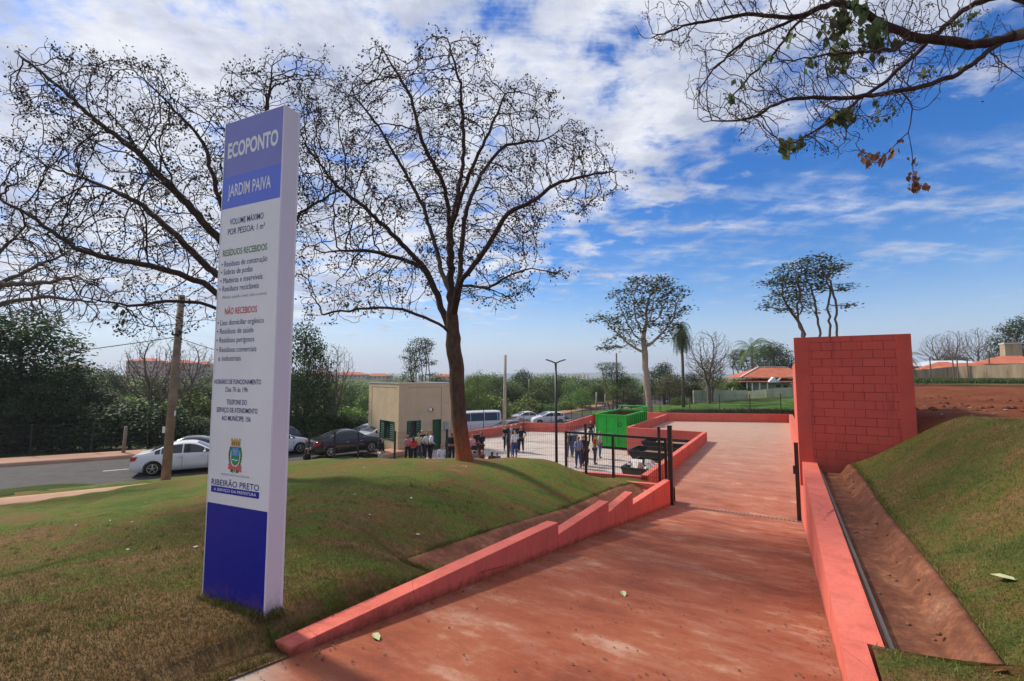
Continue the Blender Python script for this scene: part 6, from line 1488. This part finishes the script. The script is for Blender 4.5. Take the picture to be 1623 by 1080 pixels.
plant('round2', 520, -6, 42, 600, 'mid green rounded tree beneath the small bare tree')
plant('dark', 35, -4.7, 33.0, 488, 'big dark dense tree at the left edge beyond the road', wid=1.05)
plant('dark', -40, -4.7, 31.0, 500, 'big dark tree cut by the left edge of the picture', wid=1.0)
plant('dark', 110, -4.8, 36, 575, 'lower dark tree right of the big dense tree', wid=1.15)
plant('dark', 75, -4.7, 31, 610, 'dark undergrowth tree beneath the big dense tree', wid=1.3)
plant('dark', 165, -4.9, 37, 620, 'low dark shrubby tree behind the short wooden post', wid=1.5)
plant('dark', 245, -4.9, 36, 655, 'low dark thicket behind the white sedan', wid=2.2)
plant('dark', 315, -4.9, 35, 660, 'low dark thicket beside the left edge of the sign', wid=2.2)
plant('dark', -10, -4.7, 28.5, 640, 'low dark thicket at the left edge beside the pavement', wid=2.0)
plant('dark', 130, -4.8, 32, 668, 'low dark thicket along the pavement left of the wooden post', wid=2.4)
plant('brightbush', 205, -5.4, 46, 625, 'bright green shrubs lit by the sun behind the wooden post')
plant('brightbush', 300, -5.4, 48, 618, 'bright green shrubs just left of the totem sign')
plant('round', 160, -6, 55, 575, 'olive green tree beyond the dark thicket on the left')
plant('round2', 250, -6, 60, 590, 'green tree in front of the red roofed blocks on the left')
plant('round', 310, -6, 62, 598, 'green tree hiding the foot of the apartment blocks by the sign')
plant('brightbush', 555, -6, 44, 645, 'bright yellow green bush just left of the gatehouse')
plant('bush', 490, -5.8, 40, 640, 'dull green bushes behind the parked cars near the sign')
plant('dark', 500, -5.4, 38.5, 668, 'dark thicket behind the black sedan', wid=2.2)
plant('bush', 570, -6, 42, 668, 'green bush right behind the silver hatchback')
plant('round', 548, -8, 80, 606, 'distant green tree left of the gatehouse')
plant('round2', 590, -7, 62, 605, 'green tree at the left corner of the gatehouse roof')
plant('bare', 622, -7, 70, 590, 'far grey bare tree over the gatehouse roof', wid=.7)
plant('round', 700, -7, 58, 590, 'green tree behind the gatehouse vent pipe')
plant('round2', 757, -6.5, 53, 583, 'young light green tree just right of the big trunk', wid=.55)
plant('round2', 742, -6.5, 55, 590, 'young green tree touching the right edge of the big trunk', wid=.5)
plant('brightbush', 770, -6.5, 58, 622, 'yellow green shrubs above the white van')
plant('round', 785, -8, 85, 590, 'rounded green tree above the van roof')
plant('dark', 830, -9, 110, 586, 'distant dark tree on the skyline left of the lamp', wid=1.0)
plant('round', 815, -7, 75, 606, 'green tree between the concrete pole and the street lamp')
plant('brightbush', 835, -6.5, 64, 628, 'bright green shrubs beside the concrete pole')
plant('round2', 858, -7, 80, 600, 'green tree immediately left of the street lamp')
plant('round', 878, -8, 98, 596, 'distant green tree behind the street lamp')
plant('bush', 868, -6, 64, 640, 'dull green bushes behind the parked cars by the lamp')
plant('brightbush', 895, -6, 68, 634, 'olive green shrubs right of the street lamp')
plant('round2', 905, -8, 95, 602, 'green tree right of the street lamp')
plant('dark', 930, -8, 100, 605, 'distant dark tree left of the dark pole')
plant('layer', 968, -5.6, 64, 570, 'spreading green tree behind the dark pole and green container', wid=1.15, rz=2.0)
plant('round2', 985, -5.4, 62, 592, 'green leafy tree above the green container', wid=1.1)
plant('round', 945, -6, 76, 606, 'green tree left above the container')
plant('dark', 1005, -5.2, 66, 622, 'dark low tree behind the container rear frame', wid=1.3)
plant('olive', 1060, -4.6, 60, 585, 'brownish thin tree between the pale trunk and the palm', wid=1.0)
plant('dark', 1052, -4.6, 66, 575, 'dark green tree behind the pale trunk', wid=1.1)
plant('dark', 1095, -4.2, 70, 590, 'dark tree behind the palm trunk', wid=1.1)
plant('bush', 1075, -4.4, 58, 630, 'green bush at the foot of the tall palm')
plant('bush', 1165, -4, 66, 602, 'dense green bush left of the red roofed house', wid=.8)
plant('layer', 1175, -3.6, 78, 550, 'dark layered tree behind the red roofed house, left one', wid=1.3, rz=.9)
plant('dark', 1225, -3.2, 84, 542, 'dark dense tree behind the right part of the red roofed house', wid=1.1)
plant('layer', 1215, -3.2, 76, 545, 'dark layered tree over the ridge of the red roofed house', wid=1.2, rz=3.2)
# right hand side
for px, top, Y, w_, lb in ((1490, 528, 95, 1.0, 'bare tree behind the white roofed shed'), (1515, 522, 100, .9, 'bare tree in the middle of the row behind the red tiled roofs'), (1552, 518, 92, .8, 'tallest bare tree behind the red tiled roofs'), (1580, 530, 98, .9, 'bare tree left of the dense green tree at the right edge')):
    plant('bare', px, -.9, Y, top, lb, wid=w_)
plant('dark', 1630, -.9, 82, 500, 'dense green tree at the right edge above the beige wall', wid=1.0)
plant('dark', 1510, -.9, 120, 562, 'low green trees below the row of bare trees', wid=2.0)
# trees of the wood that only show as a mass
ORD = ['first', 'second', 'third', 'fourth', 'fifth', 'sixth', 'seventh', 'eighth', 'ninth', 'tenth', 'eleventh', 'twelfth', 'thirteenth', 'fourteenth', 'fifteenth', 'sixteenth', 'seventeenth', 'eighteenth']
def filler():
    r = random.Random(9); kinds = ['round', 'round2', 'round2', 'round', 'round2', 'dark', 'olive']
    def row(n, x0, x1, Y0, Y1, t0, t1, lab, grp, z=-8):
        for i in range(n):
            px = x0+(x1-x0)*(i+r.uniform(.2, .8))/n; plant(r.choice(kinds), px, z+r.uniform(-.6, .4), r.uniform(Y0, Y1), r.uniform(t0, t1), ORD[i]+' from the left: '+lab, grp, wid=r.uniform(1.1, 1.6))
    row(16, -60, 330, 58, 85, 588, 606, 'tree in the wood beyond the road, left of the sign', 'trees of the wood left of the sign')
    for i in range(14):
        px = -60+400*(i+.5)/14; plant('darkbush', px, -5.0, 29.5+i*.35+r.uniform(-.8, .8), r.uniform(640, 672), ORD[i]+' from the left: dark undergrowth clump behind the wire fence', 'dark undergrowth behind the far pavement', wid=r.uniform(.8, 1.2))
    for i in range(6):
        px = 455+140*(i+.5)/6; plant('darkbush', px, -5.4, 36+i*.4, r.uniform(650, 668), ORD[i]+' from the left: dark undergrowth clump behind the parked cars', 'dark undergrowth behind the cars', wid=r.uniform(.8, 1.1))
    row(7, 325, 475, 45, 70, 585, 600, 'tree in the wood mostly hidden behind the sign', 'trees of the wood hidden behind the sign', -6)
    row(14, 460, 720, 75, 105, 600, 612, 'tree in the distant wood between sign and big trunk', 'trees of the wood behind the gatehouse', -9)
    row(14, 740, 1000, 95, 140, 588, 599, 'tree in the farthest wood right of the big trunk', 'trees of the distant wood', -10)
    row(12, 700, 1010, 68, 84, 608, 628, 'tree in the wood sloping down behind the yard', 'trees of the wood behind the yard', -7)
    row(6, 1000, 1180, 78, 100, 596, 612, 'tree in the wood behind the tall palm', 'trees of the wood behind the palm', -5)
filler()
for k, o in PR.items():
    if k not in used:
        for c in list(o.children): bpy.data.objects.remove(c)
        bpy.data.objects.remove(o)
def palm(px, Y, top, base_z, label, tr, n, ln, droop, seed):
    g = np.random.default_rng(seed); p = W(px, 600, Y); zt = -(top-595)/721*Y; H_ = zt-base_z
    t = empty('palm_tree', (p[0], p[1], base_z), 0, label, 'palm tree'); m = MB(); hh = H_-ln*.75
    m.tube([(0, 0, -.5), (.05, 0, hh*.5), (0, 0, hh)], [tr*1.2, tr, tr*.85], 10); m.build('trunk', M_GREYBARK, t, True)
    pts = []; sz = []; V_ = []; F_ = []
    for i in range(n):
        a = i*2.4; el = g.uniform(-.9, 1.25); L_ = ln*g.uniform(.8, 1.1); q = np.array((0, 0, hh-(g.uniform(0, 1)*ln*.9 if droop > .3 else 0))); d = np.array((math.cos(a)*math.cos(el), math.sin(a)*math.cos(el), math.sin(el)))
        for s in range(14):
            q = q+d*L_/14; d = d+np.array((0, 0, -droop)); d /= np.linalg.norm(d); side = np.cross(d, (0, 0, 1.)); side /= np.linalg.norm(side)+1e-6; w = L_*.16*math.sin(math.pi*(s+1.5)/16)
            for sg in (-1, 1):
                tipp = q+side*sg*w+d*w*.5+np.array((0, 0, -w*.7)); b = len(V_); V_ += [q-d*L_*.018, q+d*L_*.018, tipp]; F_.append((b, b+1, b+2))
    np_mesh('fronds', V_, F_, M_LEAFM, t)
palm(1082, 52, 487, -4.3, 'tall slim palm with a narrow hanging crown in front of the bare tree', .16, 80, 2.3, .36, 2)
palm(1193, 72, 524, -3.5, 'palm tree with upright feathery crown left of the red roofed house', .2, 30, 4.0, .16, 4)
palm(1441, 60, 548, -1.0, 'small palm peeking out right of the red block wall', .15, 26, 2.4, .2, 6)

# ------------------------------------------------------------------ houses and far walls
def tile_mat(name, a, b):
    m = Mat(name, .85, .2); s = m.sep(); w = m.N('ShaderNodeTexWave'); m.L(m.tc, w.inputs['Vector']); w.inputs['Scale'].default_value = 1.6; w.inputs['Distortion'].default_value = .5
    c = m.ramp(m.noise(1.2, 6, .7), [(.3, a), (.7, b)]); c = m.mix(m.math('MULTIPLY', w.outputs['Fac'], .25), c, tuple(x*.5 for x in a)); m.color(c); return m.m
M_TILE = tile_mat('red clay tiles', (.36, .095, .05), (.55, .19, .11)); M_DKWIN = Mat('dark window', .2, .5).color((.02, .022, .024)).m
def hip(mb, x0, x1, y0, y1, z0, z1, th=.12, gable=False):
    cy = (y0+y1)/2; k = 0.02 if gable else (y1-y0)/2; 
    vs = [(x0, y0, z0), (x1, y0, z0), (x1, y1, z0), (x0, y1, z0), (x0+k, cy, z1), (x1-k, cy, z1), (x0, y0, z0-th), (x1, y0, z0-th), (x1, y1, z0-th), (x0, y1, z0-th)]
    mb.add(vs, [(0, 1, 5, 4), (1, 2, 5), (2, 3, 4, 5), (3, 0, 4), (6, 9, 8, 7), (0, 6, 7, 1), (1, 7, 8, 2), (2, 8, 9, 3), (3, 9, 6, 0)])
def house():
    Y = 64; p = W(1178, 632, Y); zb = -3.5; h = empty('house', (p[0], p[1], zb), R(-10), 'pale green bungalow with a red hipped tile roof behind the garden wall', 'house')
    pg = varied('pale green render', (.42, .48, .30), .1, 1, .9, .2); wt = M_WHITE; zr = (606-595)/721*-Y-zb+ .0; sc = Y/721
    def X(q): return (q-1178)*sc
    g = MB(); g.box((X(1235), 4.6, 1.3), (X(1300)-X(1216), 6, 2.6)); g.box((X(1200), 5.4, 1.3), (X(1216)-X(1184), 4.2, 2.6)); g.build('wall', pg, h)
    g = MB(); hip(g, X(1176), X(1300), .2, 8.6, 2.62, 3.0+.0); g.build('lower_roof', M_TILE, h)
    g = MB(); hip(g, X(1178), X(1302), .9, 8.2, (598.5-595)/721*-Y-zb+.0, (581.5-595)/721*-Y-zb); rf = g.build('roof', M_TILE, h)
    g = MB(); z0 = (598.5-595)/721*-Y-zb; z1 = (581.5-595)/721*-Y-zb; hy = (8.2-.9)/2
    for a, b in (((X(1178), .9, z0+.04), (X(1178)+hy, .9+hy, z1+.05)), ((X(1178)+hy, .9+hy, z1+.06), (X(1302)-hy, .9+hy, z1+.06))): g.bar(a, b, .22, .10)
    g.bar((X(1228), -.0, 2.66), (X(1235), .3, z0-.1), .15); g.build('ridge_tiles', varied('pale ridge tile', (.6, .5, .45), .2, 3), rf)
    g = MB(); g.add([(X(1216), .05, 2.5), (X(1232), .05, 2.5), (X(1224), .05, 3.25), (X(1216), 1.2, 2.5), (X(1232), 1.2, 2.5), (X(1224), 1.2, 3.25)], [(0, 1, 2), (3, 5, 4), (0, 2, 5, 3), (1, 4, 5, 2), (0, 3, 4, 1)]); g.build('porch_gable', wt, h)
    for q in (1186, 1193.5, 1204.5, 1216): g = MB(); g.box((X(q), .5, 1.3), (.14, .14, 2.6)); g.build('porch_post', wt, h)
    g = MB(); g.box((X(1198), 3.26, 1.2), (X(1214)-X(1186), .06, 2.2)); g.build('porch_opening', M_DKWIN, h)
    for q in (1236, 1247): g = MB(); g.box((X(q), 1.58, 1.95), (.55, .05, .42)); w_ = g.build('window', M_DKWIN, h); g = MB(); g.box((X(q), 1.575, 1.71), (.66, .08, .06)); g.build('sill', wt, w_)
house()
def far_wall(name, pts, Y0s, tops, zbs, mat, label, w=.2):
    g = MB(); P = []
    for px, Y, tp, zb in zip(pts, Y0s, tops, zbs): q = W(px, 600, Y); P.append((q[0], q[1], zb, -(tp-595)/721*Y))
    for a, b in zip(P[:-1], P[1:]):
        d = Vector((b[0]-a[0], b[1]-a[1], 0)).normalized(); n = Vector((-d.y, d.x, 0))*w/2
        vs = [(a[0]-n.x, a[1]-n.y, a[2]), (a[0]+n.x, a[1]+n.y, a[2]), (b[0]+n.x, b[1]+n.y, b[2]), (b[0]-n.x, b[1]-n.y, b[2]), (a[0]-n.x, a[1]-n.y, a[3]), (a[0]+n.x, a[1]+n.y, a[3]), (b[0]+n.x, b[1]+n.y, b[3]), (b[0]-n.x, b[1]-n.y, b[3])]
        g.add(vs, [(0, 3, 2, 1), (4, 5, 6, 7), (0, 1, 5, 4), (1, 2, 6, 5), (2, 3, 7, 6), (3, 0, 4, 7)])
    me = g.mesh(name); fixn(me); return tag(link_mesh(name, me, mat), label, 'wall')
m_gw = Mat('pale green garden wall', .9, .2); nn_ = m_gw.noise(1.5, 6, .7, m_gw.mapping(scale=(1, 1, .2))); m_gw.color(m_gw.ramp(nn_, [(.35, (.36, .37, .25)), (.7, (.56, .57, .42))])); m_gw = m_gw.m
far_wall('garden_wall', [1098, 1158, 1184], [60, 60.5, 60.5], [619, 619, 619], [-5, -5, -5], m_gw, 'pale green rendered garden wall in front of the bungalow, left stretch')
far_wall('garden_wall', [1184.5, 1215, 1262], [60, 58.5, 57], [620, 617, 614], [-5, -5, -5], m_gw, 'pale green garden wall with white posts, right stretch under the porch')
m_bw = Mat('stained beige wall', .95, .15); nn_ = m_bw.noise(1.3, 7, .75, m_bw.mapping(scale=(1, 1, .12))); m_bw.color(m_bw.ramp(nn_, [(.35, (.20, .14, .09)), (.5, (.36, .28, .19)), (.7, (.46, .37, .26))])); m_bw = m_bw.m
far_wall('boundary_wall', [1440, 1519, 1623, 1760], [62, 60, 55, 50], [588, 581, 577, 574], [-1.4]*4, m_bw, 'long stained beige wall across the bare soil on the right')
# green field on the slope in front of the bungalow
def field():
    xs = np.linspace(0, 1, 60); vs = []
    for i, t in enumerate(np.linspace(0, 1, 24)):
        for s in xs:
            a = np.array(UV(46.2, -20+21*s)); px = 1040+s*225; b = W(px, 640, 60); q = a[:2]*(1-t)+b[:2]*t; z0 = -4.15+.4*np.clip((s-.35)/.5, 0, 1); z1 = -3.9+.9*s
            vs.append((q[0], q[1], z0*(1-t)+z1*t+.12*math.sin(q[0]*1.1)*math.sin(q[1]*.9)+.5*math.sin(math.pi*t)*s))
    tag(np_mesh('field', vs, grid_faces(24, 60)[:, ::-1], M_FIELD, smooth=True), kind='structure')
field()
def weeds(name, n, fx, h, w, mat, lab, seed):
    g = np.random.default_rng(seed); P = fx(g, n); x, y, z = P
    blades(name, x, y, z, h, w, mat, lab=lab)
def wfield(g, n):
    s = .45+.55*g.uniform(0, 1, n)**.7; t = g.uniform(0, .12, n); ax = np.array([UV(46.2, -20+21*q)[:2] for q in s]); px = 1040+s*225; bx = np.array([W(q, 640, 60)[:2] for q in px]); q = ax*(1-t[:, None])+bx*t[:, None]; return q[:, 0], q[:, 1], np.full(n, -4.1)+.35*np.clip((s-.35)/.5, 0, 1)+t
weeds('tall_weeds', 5000, wfield, .55, .10, M_LEAFO, 'dry brown weeds along the far side of the plateau parapet', 3)
def wwall(g, n):
    t = g.uniform(0, 1, n); px = 1442+t*190; Y = 59-6.5*t+g.uniform(-6, -.5, n); q = np.array([W(a, 600, b) for a, b in zip(px, Y)]); return q[:, 0], q[:, 1], np.full(n, -.88)
weeds('wall_weeds', 9000, wwall, .5, .10, M_LEAFM, 'green weeds growing along the foot of the beige wall', 4)
def soil_clods():
    r = random.Random(8); g = MB()
    for i in range(420):
        u = r.uniform(9, 26); v = 2.5+r.uniform(0, 1)**1.5*12
        if u < 12.9 and v < 3.5: continue
        if u < 15 and v < 2.8: continue
        s = r.uniform(.02, .11); p = UV(u, v, -.87 if not (u < 14.7 and v < 3.6) else -1.0); g.sphere(p, s, 6, 4, (r.uniform(.8, 1.4), r.uniform(.8, 1.3), r.uniform(.5, .8)))
    tag(g.build('soil_clods', varied('red soil clods', (.16, .048, .022), .4, 4, .95), None), 'clods of red earth strewn over the bare soil beyond the bank', 'soil', kind='stuff')
    g = MB()
    for i in range(60):
        u = r.uniform(4.6, 12.2); v = r.uniform(.66, 1.15); s = r.uniform(.008, .024); g.sphere(UV(u, v, -2.125 if v < .98 else -2.05+(v-1)*.6), s, 6, 4, (1.2, 1, .7))
    tag(g.build('channel_pebbles', varied('soil pebbles', (.20, .09, .055), .5, 9, .95), None), 'small pebbles and clods lying in the right hand channel', 'pebbles', kind='stuff')
soil_clods()
def soil_debris():
    r = random.Random(3); g = MB()
    for i in range(90):
        u = r.uniform(12.8, 17.5); v = r.uniform(2.8, 9); s = r.uniform(.012, .05); p = UV(u, v, -.83); g.box(p, (s*2, s, s*.6), rz=r.uniform(0, 3), rx=r.uniform(-.4, .4))
    tag(g.build('soil_debris', varied('pale debris', (.28, .20, .16), .3, 5)), 'pale stones and scraps scattered over the dark soil beside the block wall', 'debris', kind='stuff')
soil_debris()
def right_houses():
    def rh(nm, px, Y, wd, dp, zb, ze, zr, mat, wall, label, rz=R(-30), gable=False):
        p = W(px, 600, Y); h = empty(nm, (p[0], p[1], zb), rz, label, 'house'); g = MB(); g.box((0, 0, (ze-zb)/2), (wd-.8, dp-.8, ze-zb)); g.build('wall', wall, h); g = MB(); hip(g, -wd/2, wd/2, -dp/2, dp/2, ze-zb+.12, zr-zb, gable=gable); g.build('roof', mat, h); return h
    pw = varied('whitewash', (.55, .53, .50), .1, 1); mt = varied('pale metal roof', (.55, .58, .62), .08, 1, .5)
    rh('shed', 1500, 78, 13, 9, -.9, 1.4, 2.5, mt, pw, 'low white roofed shed behind the beige wall, next to the block wall')
    rh('house', 1496, 68, 6, 5, -.9, .8, 2.0, M_TILE, pw, 'small house with a low red tiled roof left of the larger one')
    rh('house', 1530, 63, 7, 6, -.9, .8, 1.7, M_TILE, pw, 'small house with a light orange tiled roof just behind the beige wall')
    rh('house', 1604, 66, 9, 7, -.9, 1.5, 2.8, M_TILE, pw, 'larger house with a broad red tiled roof near the right edge', R(-35))
    p = W(1606, 600, 72); t = empty('water_tower', (p[0], p[1], -.9), R(-30), 'beige block tower rising above the tiled roof at the right edge', 'tower')
    g = MB(); g.box((0, 0, 2.9), (1.9, 1.9, 5.8)); g.build('shaft', m_bw, t); g = MB(); g.box((0, 0, 5.9), (2.1, 2.1, .18)); g.build('cap', pw, t)
    for px, tp in ((1476, 566), (1512, 560), (1519, 560), (1535, 566), (1570, 556)):
        q = W(px, 600, 59); e = empty('marker_post', (q[0], q[1], -.9), 0, {1476: 'thin post above the beige wall near the white shed', 1512: 'left of two close thin posts above the beige wall', 1519: 'right of two close thin posts above the beige wall', 1535: 'thin post above the orange roof', 1570: 'tallest thin post above the broad red roof'}[px], 'post')
        g = MB(); zt = -(tp-595)/721*59+.9; g.box((0, 0, zt/2), (.10, .10, zt)); g.build('shaft', M_GREYBARK, e)
right_houses()
def apartments():
    wm = varied('apartment render', (.46, .27, .20), .12, .2, .9); wm2 = varied('cream apartment render', (.52, .42, .30), .1, .2, .9)
    def blk(px, Y, tp, wpx, floors, wall, label, rz):
        p = W(px, 600, Y); wd = wpx/721*Y; zr = -(tp-595)/721*Y; hgt = floors*2.9; zb = zr-hgt-2.2
        b = empty('apartment_block', (p[0], p[1], zb), rz, label, 'apartment block', None); g = MB(); dp = min(12, wd*.6); g.box((0, 0, hgt/2-4), (wd, dp, hgt+8)); g.build('wall', wall, b)
        g = MB(); hip(g, -wd/2-.6, wd/2+.6, -dp/2-.6, dp/2+.6, hgt+.14, hgt+2.2); g.build('roof', M_TILE, b)
        n = max(3, int(wd/3.0))
        for f in range(floors):
            for i in range(n):
                g = MB(); g.box((-wd/2+wd*(i+.5)/n, -dp/2-.02, f*2.9+1.6), (1.1, .08, 1.15)); g.build('window', M_DKWIN, b)
    for a in [(118, 330, 579, 30, 2, wm, 'far apartment block with a dull red roof between the dark trees on the left', .2), (232, 300, 568, 44, 4, wm, 'orange apartment block left of the wooden utility pole', .25), (288, 290, 571, 40, 4, wm, 'orange apartment block just right of the wooden utility pole', .15), (322, 300, 573, 30, 4, wm2, 'orange block partly hidden by the left edge of the sign', .2),
              (506, 340, 588, 34, 2, wm, 'low red roofed block just right of the totem sign', .1), (556, 360, 590, 50, 3, wm2, 'long red roofed block between the bare tree and the gatehouse', .12), (600, 370, 592, 40, 3, wm2, 'red roofed block above the left corner of the gatehouse', .1), (705, 380, 593, 34, 2, wm2, 'far red roofed block behind the big tree trunk', .1)]: blk(*a)
    r = random.Random(2)
    for i in range(16):
        px = 840+i*6+r.uniform(-2, 2); Y = 900+r.uniform(-60, 200); tp = r.uniform(592.8, 594.5)
        p = W(px, 600, Y); zt = -(tp-595)/721*Y; g = MB(); g.box((0, 0, (zt+45)/2-45), (r.uniform(2.5, 4.5), 8, zt+45)); o = g.build('distant_tower', wm2); o.location = (p[0], p[1], 0); tag(o, ORD[i]+' from the left of the tiny pale high rises on the horizon', 'building', 'towers on the horizon')
apartments()
# ------------------------------------------------------------------ litter
def litter():
    g = np.random.default_rng(14); n = 900; u = g.uniform(1.5, 14.5, n)*g.uniform(.5, 1, n)+.3; v = np.where(g.random(n) < .3, -3.04+np.abs(g.normal(0, .06, n)), g.uniform(-3.0, .25, n)); v = np.where(g.random(n) < .12, .27-np.abs(g.normal(0, .05, n)), v); z = np.array([rampz(a) for a in u])+.009
    P = np.stack([u*UX+v*UY, u*UY-v*UX, z], 1); V_, F_ = leaf_quads(P, .026, g, .6, 3); tag(np_mesh('fallen_leaves', V_, F_, varied('brown leaf litter', (.10, .055, .035), .5, 9)), 'small brown leaves scattered over the red concrete ramp', 'leaves', kind='stuff')
    n = 46; P = []
    for a in range(n):
        d = g.uniform(3, 11); az = R(g.uniform(-45, 10)); x, y = d*math.tan(az), d; uu, vv = touv(x, y)
        if vv > -4.2: continue
        P.append((x, y, float(lawn_height(np.array([x]), np.array([y]))[0])+.022))
    V_, F_ = leaf_quads(np.array(P), .06, g, .6, 2); tag(np_mesh('fallen_petals', V_, F_, varied('pale petals', (.50, .38, .38), .3, 9)), 'pale petals and leaves lying on the lawn', 'leaves', kind='stuff')
    for px, py, s, lab in ((295, 938, .10, 'pale green leaf lying on the lawn left of the sign base'), (988, 943, .075, 'pale dry leaf lying in the middle of the ramp'), (596, 1012, .065, 'yellowish leaf lying near the start of the ramp wall'), (1595, 922, .10, 'pale green leaf lying on the right bank')):
        if px == 295: q = WZ(px, py, -1.84)
        elif px == 1595: q = WZ(px, py, -1.25)
        else:
            r = ray(px, py); t = 1
            for _ in range(30):
                uu, vv = touv(r[0]*t, r[1]*t); t = rampz(uu)/r[2]
            q = r*t+np.array((0, 0, .012))
        if px == 1595:
            r = ray(px, py); t = 3.0
            for _ in range(60):
                uu, vv = touv(r[0]*t, r[1]*t); t = .6*t+.4*float(bank_height(np.array([uu]), np.array([vv]))[0])/r[2]
            q = r*t+np.array((0, 0, .03))
        m = MB(); pts = [(-s, 0, 0), (-s*.4, s*.45, .012), (s*.35, s*.4, .01), (s, 0, .0), (s*.4, -s*.42, .012), (-s*.4, -s*.4, .008)]
        m.add(pts+[(0, 0, -.004)], [(6, i, (i+1) % 6) for i in range(6)]); o = m.build('fallen_leaf', varied('pale leaf', (.42, .44, .25), .2, 20)); o.location = tuple(q); o.rotation_euler = (0, 0, px); tag(o, lab, 'leaf')
litter()

def haze():
    g = MB(); g.box((0, 1500, 30), (6400, 6400, 220)); o = g.build('haze', None); m = bpy.data.materials.new('thin air haze'); m.use_nodes = True; nt = m.node_tree; nt.nodes.clear()
    v = nt.nodes.new('ShaderNodeVolumePrincipled'); v.inputs['Density'].default_value = .00035; v.inputs['Color'].default_value = (.80, .88, 1, 1); v.inputs['Anisotropy'].default_value = .2
    out = nt.nodes.new('ShaderNodeOutputMaterial'); nt.links.new(v.outputs[0], out.inputs['Volume']); o.data.materials.append(m); tag(o, 'thin pale haze over the distant hills', 'haze', kind='stuff')
haze()
